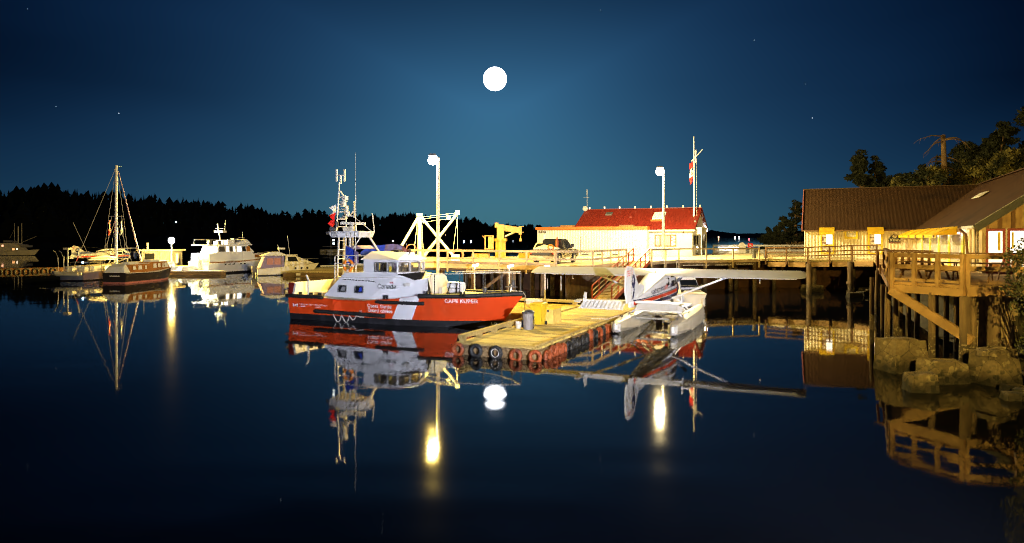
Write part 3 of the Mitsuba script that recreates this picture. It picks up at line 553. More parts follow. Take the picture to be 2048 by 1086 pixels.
add(fl2, 'bull_rail', J(beam((-18, 16.85, .72), (-4, 16.85, .72), .19, .17), *[bx(-17 + 2.5 * k, -16.7 + 2.5 * k, 16.75, 16.95, .49, .64) for k in range(6)]), 'white_paint', M=GRID)
TY = {k: mikit.ply(torus(R, r, 22, 8, f), m, True) for k, (R, r, f, m) in {'o': (.2, .078, 1.15, 'orange_tyre'), 'b': (.205, .08, 1.15, 'rubber')}.items()}
RIM = mikit.ply(torus(.155, .012, 22, 6), 'white_paint', True)
ORD = 'first second third fourth fifth sixth seventh eighth ninth tenth eleventh twelfth thirteenth fourteenth fifteenth sixteenth seventeenth eighteenth nineteenth twentieth'.split()
def tyre(kind, a, b, z, ax, lab, grp=None, tilt=0.0, sc=1.0, rim=False):
    k = thing('tyre', lab, 'tyre', grp)
    u = {'b': rot_axes((1, 0, 0), (0, 0, 1), (0, -1, 0), (a, b, z)), 'a': rot_axes((0, 1, 0), (0, 0, 1), (1, 0, 0), (a, b, z))}[ax].astype(float)
    M = GRID @ u @ np.array([[math.cos(tilt), 0, math.sin(tilt), 0], [0, 1, 0, 0], [-math.sin(tilt), 0, math.cos(tilt), 0], [0, 0, 0, 1]]) @ np.diag([sc, sc, sc, 1])
    addc(k, 'carcass', TY[kind], M)
    if rim: addc(k, 'whitewall', RIM, M @ xf(0, 0, .075))
for kind, a, z, lab, rim in (('o', -3.45, .24, 'orange painted tyre on the left front corner of the float', False), ('b', -2.62, .24, 'black tyre second from the left on the float front', False), ('b', -1.72, .22, 'black tyre with a white ring on the float front', True), ('o', -.85, .17, 'orange tyre second from the right on the float front', False), ('o', -.02, .17, 'orange tyre at the right front corner of the float', False)):
    tyre(kind, a, -.19, z, 'b', lab, sc=1.06, rim=rim, tilt=pr.uniform(-.1, .1))
for i in range(20):
    o = i in (0, 1, 2, 3, 9, 11, 13, 14, 16, 17, 18, 19)
    tyre('o' if o else 'b', .2 + pr.uniform(-.02, .05), .45 + i * .63 + pr.uniform(-.06, .06), .14 + pr.uniform(-.06, .08), 'a', ('orange' if o else 'black') + ' tyre, ' + ORD[i] + ' from the near corner along the right side of the float', 'tyres along the right side of the float', tilt=pr.uniform(-.25, .25), sc=pr.uniform(1.0, 1.2))
for i, b in enumerate((.7, 2.2, 3.6, 5.1, 6.7)): tyre('b', -3.78, b, .44, 'a', 'dark tyre between the float and the red hull, ' + ORD[i] + ' from the near end', 'tyres along the boat side of the float', sc=1.1)
tyre('b', -3.75, 8.1, .66, 'a', 'big dark tyre standing up by the bow', sc=1.45, rim=True)

k = thing('litter_bin', 'round grey litter bin with dark lid on the float', 'bin')
GB = GRID @ xf(-2.5, 4.9, .495)
add(k, 'body', lathe([(0, 0), (.22, 0), (.27, .74), (.27, .76), (0, .76)], 20), 'bin_grey', 35, M=GB)
add(k, 'lid', lathe([(0, .76), (.30, .76), (.30, .83), (.22, .90), (.1, .93), (0, .93)], 20), 'dark_grey', 35, M=GB)
for sg in (-1, 1): add(k, 'handle', tube([(sg * .27, 0, .66), (sg * .33, 0, .6), (sg * .27, 0, .5)], .018, 6), 'dark_grey', M=GB)
add(k, 'hose', tube([(.27, -.05, .72), (.34, -.08, .4), (.31, -.1, .05)], .025, 6), 'rubber', M=GB)
k = thing('wheelie_bin', 'tall yellow wheeled bin behind the grey bin', 'bin')
WB = GRID @ xf(-2.62, 6.5, .495)
add(k, 'body', hull3([(x, y, .06) for x in (-.24, .24) for y in (-.26, .24)] + [(x, y, 1.0) for x in (-.31, .31) for y in (-.34, .32)]), 'yellow_plastic', M=WB)
add(k, 'lid', hull3([(x, y, 1.01) for x in (-.36, .36) for y in (-.4, .38)] + [(x, y, 1.10) for x in (-.33, .33) for y in (-.36, .36)] + [(x, .1, 1.15) for x in (-.25, .25)]), 'yellow_plastic', M=WB)
add(k, 'rim', bx(-.35, .35, -.39, .36, .93, .985), 'yellow_plastic', M=WB)
for sg in (-1, 1): add(k, 'wheel', cyl((sg * .25, .27, .1), (sg * .31, .27, .1), .1, n=14), 'rubber', 40, M=WB)
k = thing('storage_box', 'pale yellow storage box beside the yellow bin', 'box')
SB = GRID @ xf(-2.45, 7.75, .495)
add(k, 'body', hull3([(x, y, z) for x in (-.35, .35) for y in (-.62, .55) for z in (0, .74)]), 'dock_plank', M=SB)
add(k, 'lid', bx(-.39, .39, -.66, .59, .745, .80), 'yellow_frame', M=SB); add(k, 'latch', bx(.06, .14, -.69, -.655, .6, .72), 'dark_grey', M=SB)
k = thing('bucket', 'small white bucket left of the grey bin', 'bucket')
BU = GRID @ xf(-3.05, 5.0, .495)
add(k, 'pail', lathe([(0, 0), (.12, 0), (.15, .3), (.16, .3), (.16, .32), (.135, .32), (.115, .02), (0, .02)], 16), 'white_paint', 35, M=BU)
add(k, 'handle', tube([(-.155, 0, .28), (-.1, -.13, .22), (.1, -.13, .22), (.155, 0, .28)], .008, 5), 'steel', M=BU)
solo('folded_tarp', hull3([(x + .02 * z, y, z) for x in (-.15, .18) for y in (-.2, .2) for z in (0, .3)] + [(.02, .05, .4)]), 'blue_canvas', 'small blue bundle behind the white bucket', 'tarp', M=GRID @ xf(-3.0, 5.65, .5))
solo('covered_gear', J(hull3([(-.9, -.4, .05), (.9, -.4, .05), (-.9, .4, .05), (.9, .4, .05), (-.7, -.3, .75), (.3, -.3, .85), (.8, 0, .4), (-.7, .3, .75), (.2, .3, .8)])), 'tarp_white', 'pile of gear under a pale cover on the cross float', 'gear', M=GRID @ xf(-8.6, 12.2, .5))
solo('equipment_case', bx(-.45, .45, -.25, .25, 0, .5), 'cream_paint', 'pale equipment case on the cross float near the bow', 'box', M=GRID @ xf(-6.2, 14.5, .5))
for a, lab in ((-11.35, 'lit float lamp nearest the wheelhouse'), (-8.75, 'lit float lamp in the middle of the cross float'), (-6.2, 'lit float lamp by the bow')):
    k = thing('float_lamp', lab, 'lamp', None); M = GRID @ xf(a, 16.3, .495)
    add(k, 'post', J(tube([(0, 0, 0), (0, 0, 2.3), (.05, 0, 2.42)], .05, 8), bx(-.1, .1, -.1, .1, 0, .04)), 'white_paint', 40, M=M)
    kk = add(k, 'lens', hull3([(x * .18 + .08, y * .12, 2.45 + z * .07 + x * .04) for x in (-1, 1) for y in (-1, 1) for z in (-1, 1)]), 'white_paint', M=M); scene[kk]['emitter'] = lum(26, 21, 12, 1.5)

rp = thing('gangway', 'red railed gangway sloping from the float up to the pier', 'gangway')
r0, r1 = np.array([-2.9, 18.0, .62]), np.array([-2.9, 28.6, 2.93]); sl_ = (r1 - r0)
add(rp, 'tread', beam(r0, r1, 1.25, .07), 'dock_plank_dark', M=GRID)
for i in range(30): p = r0 + sl_ * (i + .5) / 30; add(rp, 'cleat', bx(-.58, .58, -.03, .03, .035, .07), 'dock_plank', M=GRID @ xf(*p))
for sg in (-1, 1):
    o = np.array([.66 * sg, 0, 0]); add(rp, 'stringer', beam(r0 + o + [0, 0, .02], r1 + o + [0, 0, .02], .09, .26), 'ramp_red', M=GRID)
    for hgt, m, w in ((1.05, 'ramp_red', .075), (.72, 'white_paint', .045), (.40, 'white_paint', .045)): add(rp, 'rail', beam(r0 + o + [0, 0, hgt], r1 + o + [0, 0, hgt], w), m, M=GRID)
    for i in range(8): p = r0 + o + sl_ * i / 7; add(rp, 'post', beam(p, p + [0, 0, 1.05], .07), 'ramp_red', M=GRID)
add(rp, 'foot_plate', bx(-3.6, -2.2, 17.0, 18.1, .51, .56), 'galvanised', M=GRID)

# ---------------------------------------------------------------- pier
ZP = 2.92
pier = thing('pier', 'broad timber wharf on dark piles with pale railings', 'pier')
W2 = lambda a, b: tuple(gp(a, b)[:2])
edge = [W2(-21.5, 18.9), W2(-6.5, 18.9), W2(-4.4, 20.6), W2(-4.2, 28.6), (11.1, 54.5), (14.2, 58.4), (21.9, 60.6), (22.5, 60.4), (25.4, 58.8), (28.6, 57.5), (29.75, 55.7), (40, 58), (40, 84.6), (25, 85.2), W2(-1, 58), W2(-20, 58), W2(-20, 43), W2(-17.5, 37), W2(-21.5, 37)]
add(pier, 'deck', slab([(x, y, ZP) for x, y in edge], (0, 0, -.16)), 'pier_deck')
def fascia(pts, z, w=.14, h=.3, m='pier_wood', out=.05):
    for (x0, y0), (x1, y1) in zip(pts[:-1], pts[1:]):
        d = np.array([x1 - x0, y1 - y0]); d /= np.linalg.norm(d); o = np.array([d[1], -d[0]]) * out
        add(pier, 'beam', beam((x0 + o[0], y0 + o[1], z - h / 2), (x1 + o[0], y1 + o[1], z - h / 2), w, h), m)
fascia(edge[:4], ZP - .006, h=.32); fascia(edge[4:7], ZP - .006, h=.26)
add(pier, 'curb', beam((*W2(-21.4, 19.05), ZP + .1), (*W2(-6.5, 19.05), ZP + .1), .2, .18), 'pier_wood')
for q_ in (beam(gp(-14.5, 18.7, 2.35), gp(-9.0, 18.7, 2.33), .05), beam(gp(-13.3, 18.7, 2.48), gp(-10.2, 18.7, 2.48), .05), beam(gp(-8.0, 18.7, 2.4), gp(-6.4, 18.7, 2.4), .05)): add(pier, 'pipe', q_, 'white_paint')
for q_ in (beam((14.6, 58.2, 2.45), (17.0, 58.9, 2.45), .06), beam((17.6, 59, 2.45), (19.2, 59.4, 2.45), .06), beam((19.6, 59.6, 2.5), (21.2, 60, 2.5), .06)): add(pier, 'pipe', q_, 'white_paint')
PIL = [mikit.ply(tube([(0, 0, -1), (.02 * s, .01, 1.0), (0, .02 * s, 2.75)], [.19, .175, .16], 10), 'pile_wood', True) for s in (-1, 0, 1)]
spots = [(a, b) for b in (19.3, 23.5, 28.0, 33.0) for a in (-21, -18.2, -15.6, -12.9, -10.2, -7.5, -5.0) if not (b < 21 and a > -5.5)]
for a, b in spots: p = gp(a + pr.uniform(-.2, .2), b, 0); addc(pier, 'pile', PIL[pr.randrange(3)], xf(*p, pr.uniform(0, 300)))
for x, y in ((11.3, 55.2), (12.8, 57), (14.4, 58.7), (16.8, 59.4), (19.2, 60.0), (21.6, 60.8), (12, 60), (15, 62.5), (18, 63.5), (21, 64), (24, 62.5), (27, 61), (13.5, 66), (18, 68), (23, 68), (28, 64), (26, 75), (31, 62), (34, 61)): addc(pier, 'pile', PIL[pr.randrange(3)], xf(x, y, 0, pr.uniform(0, 300)))
add(pier, 'crossbeam', J(*[beam(gp(-21.3, b, 2.55), gp(-4.6 if b > 21 else -6.6, b, 2.55), .28, .3) for b in (19.3, 23.5, 28, 33)], beam((14.3, 58.8, 2.52), (21.7, 61.0, 2.52), .25, .3)), 'pile_wood')
add(pier, 'bracing', J(*[beam(gp(a, 19.25, .6), gp(a + 2.6, 19.25, 2.4), .1, .22) for a in (-18.2, -12.9)], beam(gp(-9.8, 19.1, .4), gp(-9.8, 19.1, 2.6), .5, .1)), 'pile_wood')
for q_ in (beam(gp(-6.1, 18.95, 1.2), gp(-6.1, 18.95, 2.2), .45, .06, up=(1, 0, 0)), beam(gp(-7.1, 19.0, 1.3), gp(-7.1, 19.0, 2.0), .25, .06, up=(1, 0, 0))): add(pier, 'notice_board', q_, 'grey_paint')
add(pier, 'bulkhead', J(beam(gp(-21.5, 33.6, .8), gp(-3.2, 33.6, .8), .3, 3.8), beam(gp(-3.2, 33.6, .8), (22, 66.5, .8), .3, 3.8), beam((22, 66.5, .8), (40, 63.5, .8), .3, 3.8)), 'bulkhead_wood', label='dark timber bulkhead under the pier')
add(pier, 'abutment', J(beam(gp(-6.0, 20.0, 1.2), gp(-4.5, 24, 1.2), .4, 2.4)), 'pile_wood')
RL = ((1.0, .16, .09), (.46, .15, .05))
rl = thing('pier_railing', 'pale timber railing along the pier front above the coast guard boat', 'railing')
rail_run(rl, [W2(-21.2, 18.82), W2(-6.5, 18.82)], ZP, 1.03, .11, 'pier_wood', RL, step=2.05, drop=.62)
rl = thing('pier_railing', 'timber railing round the pier corner beside the gangway', 'railing')
rail_run(rl, [W2(-6.4, 18.84), W2(-4.35, 20.55), W2(-4.12, 28.5)], ZP, 1.03, .11, 'pier_wood', RL, step=2.1, drop=.3)
rl = thing('pier_railing', 'pale railing with close posts right of the gangway head', 'railing')
rail_run(rl, [(11.15, 54.45), (14.25, 58.3), (21.9, 60.45)], ZP, 1.0, .10, 'pier_wood', ((1.0, .13, .09),), step=2.45, drop=.75)
rl = thing('walkway_railing', 'brown railing curving along the walkway to the corrugated shop', 'railing')
rail_run(rl, [(22.4, 60.25), (25.4, 58.6), (28.55, 57.3), (29.7, 55.6)], [ZP, ZP + .05, ZP + .22, ZP + .26], 1.06, .12, 'brown_wood', ((1.0, .11, .12), (.62, .1, .05), (.3, .1, .05)), step=1.9, drop=.45)
wk2 = thing('walkway', 'sloping timber walkway edge with long planter boxes', 'walkway')
for (x0, y0, z0), (x1, y1, z1) in (((22.6, 60.3, 2.75), (23.9, 59.65, 2.75)), ((24.1, 59.55, 2.75), (25.3, 58.85, 2.76)), ((25.5, 58.75, 2.77), (27.0, 58.1, 2.82)), ((27.2, 58.0, 2.83), (28.5, 57.4, 2.88)), ((28.7, 57.2, 2.9), (29.6, 55.9, 2.95))):
    add(wk2, 'board', beam((x0, y0, z0 - .28), (x1, y1, z1 - .28), .1, .42), 'deck_wood'); add(wk2, 'curb', beam((x0 + .05, y0 + .12, z0 + .25), (x1 - .05, y1 + .12, z1 + .25), .14, .12), 'siding')
k = thing('mooring_pile', 'tall weathered pile under the right wingtip of the seaplane', 'pile'); scene[k] = mikit.ply(tube([(25.3, 58.2, -1.5), (25.33, 58.2, 1), (25.3, 58.2, 2.6)], [.22, .21, .2], 12), 'pile_wood', True)
k = thing('mooring_pile', 'weathered pile with collar under the curved walkway', 'pile')
add(k, 'shaft', tube([(28.4, 57.4, -1.5), (28.45, 57.4, 1), (28.42, 57.4, 2.8)], [.22, .21, .2], 12), 'pile_wood', True); add(k, 'collar', J(cyl((28.43, 57.4, .9), (28.43, 57.4, 1.15), .29, n=12), cyl((28.43, 57.4, .2), (28.43, 57.4, .35), .3, n=12)), 'pile_wood', 40)
rl = thing('rear_railing', 'bright white railing along the far side of the pier', 'railing')
rail_run(rl, [(24.9, 84.4), (36, 83.9)], ZP, 1.0, .12, 'white_paint', ((1.0, .2, .1), (.42, .22, .06)), step=1.75)
add(rl, 'kick_board', beam((24.9, 84.3, ZP + .16), (36, 83.8, ZP + .16), .25, .3), 'white_paint')
k = thing('strip_light', 'glowing strip light along the white railing at the far side of the pier', 'lamp')
add(k, 'casing', beam((25.5, 84.15, ZP + .76), (28.0, 84.1, ZP + .76), .12, .06), 'white_paint'); kk = add(k, 'tube', beam((25.5, 84.15, ZP + .68), (28.0, 84.1, ZP + .68), .08), 'white_paint'); scene[kk]['emitter'] = lum(60, 58, 54, 2.0)
k = thing('notice_sign', 'cream board sign with curved top by the far railing', 'sign')
sgn = [(-.5, 0), (.5, 0), (.5, .75), (.58, .9), (.4, 1.02), (.25, 1.2), (0, 1.28), (-.25, 1.2), (-.5, .95)]
add(k, 'board', slab([(27.6 + x, 81.9 + .2 * x, ZP + .05 + z) for x, z in sgn], (0.02, .08, 0)), 'cream_paint'); add(k, 'leg', J(bx(27.2, 27.28, 81.95, 82.03, ZP, ZP + .8), bx(27.95, 28.03, 82.05, 82.13, ZP, ZP + .8)), 'cream_paint')
k = thing('notice_sign', 'small red notice beside the cream board', 'sign')
add(k, 'board', bx(28.35, 28.95, 82, 82.05, ZP + .72, ZP + 1.22), 'flag_red'); add(k, 'post', bx(28.55, 28.72, 82.05, 82.12, ZP, ZP + 1.1), 'cream_paint'); add(k, 'patch', J(bx(28.52, 28.72, 81.985, 81.995, ZP + .86, ZP + 1.05), bx(28.75, 28.9, 81.985, 81.995, ZP + .78, ZP + .9)), 'white_paint')
for x, y, lab in ((22.1, 62.3, 'dark bollard where the walkway leaves the pier'), (23.4, 63.0, 'second dark bollard near the walkway')):
    solo('bollard', lathe([(0, 0), (.2, 0), (.17, .1), (.14, .55), (.2, .65), (.2, .72), (0, .74)], 12), 'dark_grey', lab, 'bollard', smooth=40, M=xf(x, y, ZP))
def lamp_post(x, y, zb, zt, arm, lab, L, r=.35):
    k = thing('pier_lamp', lab, 'street lamp')
    add(k, 'pole', tube([(x, y, zb), (x, y, zb + 3), (x, y, zt)], [.15, .135, .115], 10), 'cream_paint', True); add(k, 'arm', tube([(x, y, zt), (x + arm * .5, y, zt + .16), (x + arm, y, zt + .16)], .045, 8), 'galvanised', True)
    add(k, 'hood', hull3([(x + arm + .30 * a, y + .22 * b, zt + .14) for a in (-1, 1) for b in (-1, 1)] + [(x + arm + .2 * a, y + .13 * b, zt + .3) for a in (-1, 1) for b in (-1, 1)]), 'lamp_housing')
    kk = numbered(k + '__globe'); scene[kk] = {'type': 'sphere', 'center': [x + arm, y, zt - .02 - r * .45], 'radius': r, 'bsdf': {'type': 'ref', 'id': 'white_paint'}, 'emitter': L}
    return k
AMBER = np.array([1.0, 0.68, 0.14])
lamp_post(-5.36, 49.4, -1.0, 10.6, -.38, 'tall amber lamp post by the derrick crane', lum(*(6800 * AMBER), w=30))
lamp_post(13.45, 60.6, ZP, 10.85, -.34, 'tall amber lamp post in front of the white building', lum(*(7600 * np.array([1.0, .77, .35])), w=30))
# derrick
k = thing('derrick_crane', 'white tubular derrick crane with raised boom at the pier head', 'crane')
pt = {'t': (-7.32, 54, 6.6), 'b': (-7.32, 54, ZP), 'l': (-9.4, 53.6, ZP), 'r': (-4.3, 53.5, ZP + .1), 'f': (-7.0, 53.7, ZP + .35), 'e': (-4.25, 53.4, 6.72)}
add(k, 'post', cyl(pt['b'], pt['t'], .17, .14, 12), 'cream_paint', 40); add(k, 'leg', cyl(pt['l'], pt['t'], .12, n=10), 'white_paint', 40); add(k, 'leg', cyl(pt['r'], pt['t'], .11, n=10), 'white_paint', 40); add(k, 'boom', cyl(pt['f'], pt['e'], .13, .1, n=10), 'white_paint', 40)
[add(k, n_, q_, 'white_paint') for n_, q_ in (('cap', bx(-7.5, -7.1, 53.8, 54.2, 6.5, 6.75)), ('boom_head', bx(-4.4, -4.1, 53.2, 53.6, 6.6, 6.95)), ('leg_foot', bx(-4.75, -4.1, 53.3, 53.6, ZP, ZP + .6)))]
add(k, 'cable', J(*[tube([p, q], .02, 5) for p, q in (((-7.1, 54, 6.45), (-4.4, 53.4, 6.75)), ((-7.1, 54, 6.3), (-4.4, 53.4, 6.6)), ((-7.0, 54, 6.05), (-4.9, 53.4, 6.3)), ((-4.25, 53.4, 6.6), (-4.25, 53.4, ZP + 1)), ((-4.25, 53.4, 6.6), (-4.6, 53.4, ZP + 1)), ((-7.45, 54, 6.4), (-7.75, 53.9, ZP + .7)), ((-7.15, 54, 6.2), (-7.0, 53.9, ZP + .7)))]), 'cream_paint')
add(k, 'pulley', J(cyl((-4.95, 53.3, 6.35), (-4.95, 53.5, 6.35), .16, n=12), cyl((-6.95, 53.9, 6.1), (-6.95, 54.1, 6.1), .14, n=12)), 'white_paint', 40)
add(k, 'winch', J(bx(-8.4, -7.6, 53.4, 54, ZP, ZP + .5), cyl((-8.2, 53.3, ZP + .55), (-7.6, 53.3, ZP + .55), .22, n=12)), 'cream_paint'); add(k, 'hand_wheel', put(torus(.38, .03, 20, 6), rot_axes((1, 0, 0), (0, 0, 1.0), (0, -1.0, 0), (-7.85, 53.2, ZP + 1.0))), 'rose_bottom', True)
# hydraulic crane with its cage
k = thing('loader_crane', 'yellow hydraulic crane with folded boom on the pier', 'crane'); cx, cy = -1.0, 60
add(k, 'pedestal', J(cyl((cx, cy, ZP), (cx, cy, 4.55), .48, .44, 16), cyl((cx, cy, ZP), (cx, cy, ZP + .15), .8, n=16)), 'yellow_paint', 40)
add(k, 'slew_ring', cyl((cx, cy, 4.5), (cx, cy, 4.75), .58, n=16), 'yellow_paint', 40); add(k, 'tower', J(bx(cx - .32, cx + .30, cy - .3, cy + .3, 4.75, 5.95), bx(cx - .5, cx - .2, cy - .25, cy + .25, 5.7, 6.12), bx(cx - .1, cx + .12, cy - .34, cy - .3, 5.0, 5.9)), 'yellow_paint')
add(k, 'boom', J(beam((cx - .2, cy, 5.75), (cx + 1.75, cy, 5.45), .4, .52), beam((cx + 1.6, cy, 5.45), (cx + 1.85, cy, 5.45), .5, .75)), 'yellow_paint'); add(k, 'hook', J(tube([(cx + 1.75, cy, 5.1), (cx + 1.75, cy, 4.7)], .05, 6), bx(cx + 1.65, cx + 1.85, cy - .1, cy + .1, 4.5, 4.75), bx(cx + 1.8, cx + 2.05, cy - .05, cy + .05, 5.75, 5.82), bx(cx + 1.8, cx + 2.05, cy - .05, cy + .05, 5.25, 5.32)), 'yellow_paint')
add(k, 'jack', tube([(cx + .35, cy, 4.9), (cx + 1.2, cy, 5.3)], .09, 8), 'steel')
add(k, 'cage', J(*[beam((cx - 1.35 + .7 * a, cy - .3 + .6 * b, 3.85), (cx - 1.35 + .7 * a, cy - .3 + .6 * b, 5.0), .08) for a in (0, 1) for b in (0, 1)], bx(cx - 1.4, cx - .6, cy - .35, cy + .35, 3.8, 3.9), bx(cx - 1.4, cx - .6, cy - .35, cy + .35, 4.95, 5.02), bx(cx - 1.1, cx - .62, cy - .3, cy - .26, 3.9, 4.9), bx(cx - .7, cx - .4, cy - .1, cy + .1, 4.6, 4.75), beam((cx - 1.35, cy - .3, 4.7), (cx - 1.6, cy - .3, 5.0), .06)), 'yellow_paint')
solo('hose_reel', J(put(torus(.42, .09, 20, 8), rot_axes((1, 0, 0), (0, 0, 1.0), (0, -1.0, 0), (-4.4, 55.5, ZP + .5))), bx(-4.5, -4.3, 55.6, 55.7, ZP, ZP + .55)), 'rose_bottom', 'red hose reel on the pier left of the yellow crane', 'hose reel')
solo('gear_box', bx(-3.6, -2.0, 61, 61.8, ZP, ZP + .45), 'yellow_paint', 'low yellow gear box left of the yellow crane foot', 'box'); solo('gear_box', bx(.6, 1.7, 61.2, 62, ZP, ZP + .5), 'yellow_paint', 'low yellow gear box right of the yellow crane foot', 'box')
solo('marker_post', J(cyl((3.3, 70, ZP), (3.3, 70, 5.0), .06), cyl((3.3, 70, 4.95), (3.3, 70, 5.1), .14)), 'white_paint', 'white post left of the pickup truck on the pier', 'post')
# flagpole
k = thing('flagpole', 'tall white flagpole with a slanting yard', 'flagpole')
add(k, 'pole', tube([(19.25, 72.2, ZP), (19.25, 72.2, 9), (19.22, 72.2, 15.5)], [.12, .1, .05], 10), 'white_paint', True); add(k, 'yard', J(tube([(19.0, 72.2, 12.9), (20.15, 72.2, 14.15)], .045, 6), tube([(19.4, 72.2, 12.7), (19.45, 72.2, 14.1)], .05, 6)), 'white_paint'); add(k, 'halyard', tube([(19.5, 72.2, 13.2), (19.55, 72.1, 6), (19.5, 72.1, ZP + .6)], .014, 5), 'cream_paint')
k = thing('flag', 'red and white maple leaf flag hanging limp on the flagpole', 'flag')
def limp(x, y, zt, n, m, dx=-.33, h=.22): 
    return [[(x + dx * j / 4 + .05 * math.sin(i * 1.1 + j), y + .12 * (-1) ** j, zt - h * i - .28 * j / 4) for j in range(5)] for i in range(n)]
F = limp(19.13, 72.15, 12.9, 11, None)
add(k, 'red_band', sheet(F[:4]), 'flag_red', True); add(k, 'white_band', sheet(F[3:8]), 'flag_white', True); add(k, 'red_band', sheet(F[7:]), 'flag_red', True); add(k, 'leaf', sheet([[(a + .01, b - .035, c) for a, b, c in r[1:4]] for r in F[4:7]]), 'flag_red', True)

# ---------------------------------------------------------------- white building with the red roof, and its annex
wb = thing('white_building', 'white building with a red metal gable roof on the pier', 'building')
A0, A1, B0, B1, ZE, ZR = -14.6, -2.06, 46.5, 54.7, 5.75, 7.95; BM = (B0 + B1) / 2
def G_(*p): return tuple(gp(*p))
[add(wb, 'wall', poly([G_(A0, b_, ZP), G_(A1, b_, ZP), G_(A1, b_, ZE), G_(A0, b_, ZE)]), 'white_wall') for b_ in (B0, B1)]
for a in (A0, A1): add(wb, 'gable', poly([G_(a, B0, ZP), G_(a, B1, ZP), G_(a, B1, ZE), G_(a, BM, ZR), G_(a, B0, ZE)]), 'white_wall')
ov = .35; zl = ZE - ov * (ZR - ZE) / (BM - B0)
def redpitch(b_eave, sgn):
    o = np.array(gp(A0 - .3, b_eave, zl + .08)); du = np.array(gp(A1 + .3, b_eave, zl + .08)) - o; dv = np.array(gp(A0 - .3, BM, ZR + .08)) - o
    k = add(wb, 'roof', corr(o, du, dv, .6, .006, 6), 'roof_red'); return k
rk = redpitch(B0 - ov, 1); redpitch(B1 + ov, -1)
add(rk, 'ridge_cap', beam(gp(A0 - .3, BM, ZR + .1), gp(A1 + .3, BM, ZR + .1), .35, .06), 'roof_red')
for a in np.linspace(A0 + .2, A1 + .1, 8): add(rk, 'ridge_lug', beam(gp(a, BM, ZR + .1), gp(a, BM, ZR + .38), .14), 'white_paint')
slope = (ZR - ZE) / (BM - B0)
def onroof(a, b, dz=.1): return gp(a, b, ZE + .08 + (b - B0) * slope + dz)
for a, b, w, h, m, n in ((-12.1, 49.2, .75, .5, 'dark_grey', 'roof_vent'), (-9.2, 48.6, .3, .5, 'roof_red', 'roof_vent'), (-6.6, 48.2, 1.25, 1.35, 'cream_paint', 'skylight')):
    q = [onroof(a, b, .14), onroof(a + w, b, .14), onroof(a + w, b + h, .14), onroof(a, b + h, .14)]; add(rk, n, slab(q, (0, 0, -.12)), m)
    if n == 'skylight': add(rk, 'flashing', slab([onroof(a - .1, b - .35, .05), onroof(a + w + .1, b - .35, .05), onroof(a + w + .1, b, .05), onroof(a - .1, b, .05)], (0, 0, -.04)), 'fascia_orange')
for b, bm in ((B0 - ov, 1), (B1 + ov, -1)): add(wb, 'gutter', beam(gp(A0 - .3, b, zl - .02), gp(A1 + .3, b, zl - .02), .12, .14), 'white_paint')
for b0, b1 in ((B0 - ov, BM), (B1 + ov, BM)): add(wb, 'barge_board', beam(gp(A1 + .3, b0, zl), gp(A1 + .3, b1, ZR), .05, .24), 'roof_red')
wn = add(wb, 'window', J(*[beam(p, q, .1, .1) for p, q in ((G_(-5.9, 46.47, 3.94), G_(-3.7, 46.47, 3.94)), (G_(-5.9, 46.47, 5.08), G_(-3.7, 46.47, 5.08)), (G_(-5.87, 46.47, 3.94), G_(-5.87, 46.47, 5.08)), (G_(-3.73, 46.47, 3.94), G_(-3.73, 46.47, 5.08)), (G_(-5.35, 46.47, 3.94), G_(-5.35, 46.47, 5.08)), (G_(-4.25, 46.47, 3.94), G_(-4.25, 46.47, 5.08)))]), 'brown_wood')
for a0, a1, m in ((-5.82, -5.38, 'grey_paint'), (-5.32, -4.28, 'bin_grey'), (-4.22, -3.76, 'poster')): add(wn, 'pane', poly([G_(a0, 46.478, 3.98), G_(a1, 46.478, 3.98), G_(a1, 46.478, 5.04), G_(a0, 46.478, 5.04)]), m)
add(wb, 'wall_light', bx(-3.0, -2.88, 46.35, 46.49, 5.3, 5.5), 'brown_wood', M=GRID)
for b0, b1, n in ((47.4, 48.4, 'window'), (48.8, 49.8, 'door'), (51.6, 52.7, 'window')): add(wb, n, bx(A1 + .003, A1 + .05, b0, b1, ZP + (.1 if n == 'door' else 1.0), 5.0), 'dark_glass', M=GRID)
add(wb, 'porch', J(bx(A1, A1 + .9, 46.9, 50.2, 5.15, 5.9), bx(A1 + .8, A1 + .9, 46.9, 47.0, ZP, 5.15), bx(A1 + .8, A1 + .9, 50.1, 50.2, ZP, 5.15)), 'white_wall', M=GRID)
add(wb, 'meter_box', bx(A1, A1 + .25, 53.3, 53.9, 3.6, 4.4), 'dark_grey', M=GRID); add(wb, 'gable_vent', bx(A1, A1 + .2, 47.6, 48.2, 6.0, 6.6), 'dark_grey', M=GRID)
kk = add(wb, 'corner_lamp', hull3([gp(A1 + .12 + .1 * a, B1 - .05 + .1 * b, 5.55 + .14 * c) for a in (-1, 1) for b in (-1, 1) for c in (-1, 1)]), 'white_paint'); scene[kk]['emitter'] = lum(420, 390, 320, 4)
add(wb, 'wind_vane', J(tube([gp(A0 - .1, BM, ZR), gp(A0 - .1, BM, ZR + 2.4)], .02, 6), tube([gp(A0 - .5, BM, ZR + 1.5), gp(A0 + .15, BM, ZR + 1.5)], .02, 6), tube([gp(A0 - .1, BM, ZR + 1.8), gp(A0 - .1, BM, ZR + 2.4)], .05, 8), cyl(gp(A0 - .2, BM - .4, ZR + .2), gp(A0 - .2, BM - .3, ZR + .2), .3, n=14)), 'grey_paint')
ax_ = thing('annex', 'low cream metal annex with orange fascia beside the red roofed building', 'building')
oA = np.array(gp(-18.8, 45.4, ZP)); add(ax_, 'wall', corr(oA, np.array(gp(-7.7, 45.4, ZP)) - oA, (0, 0, 2.72), .3, .02, 4), 'white_wall', label='ribbed cream front wall')
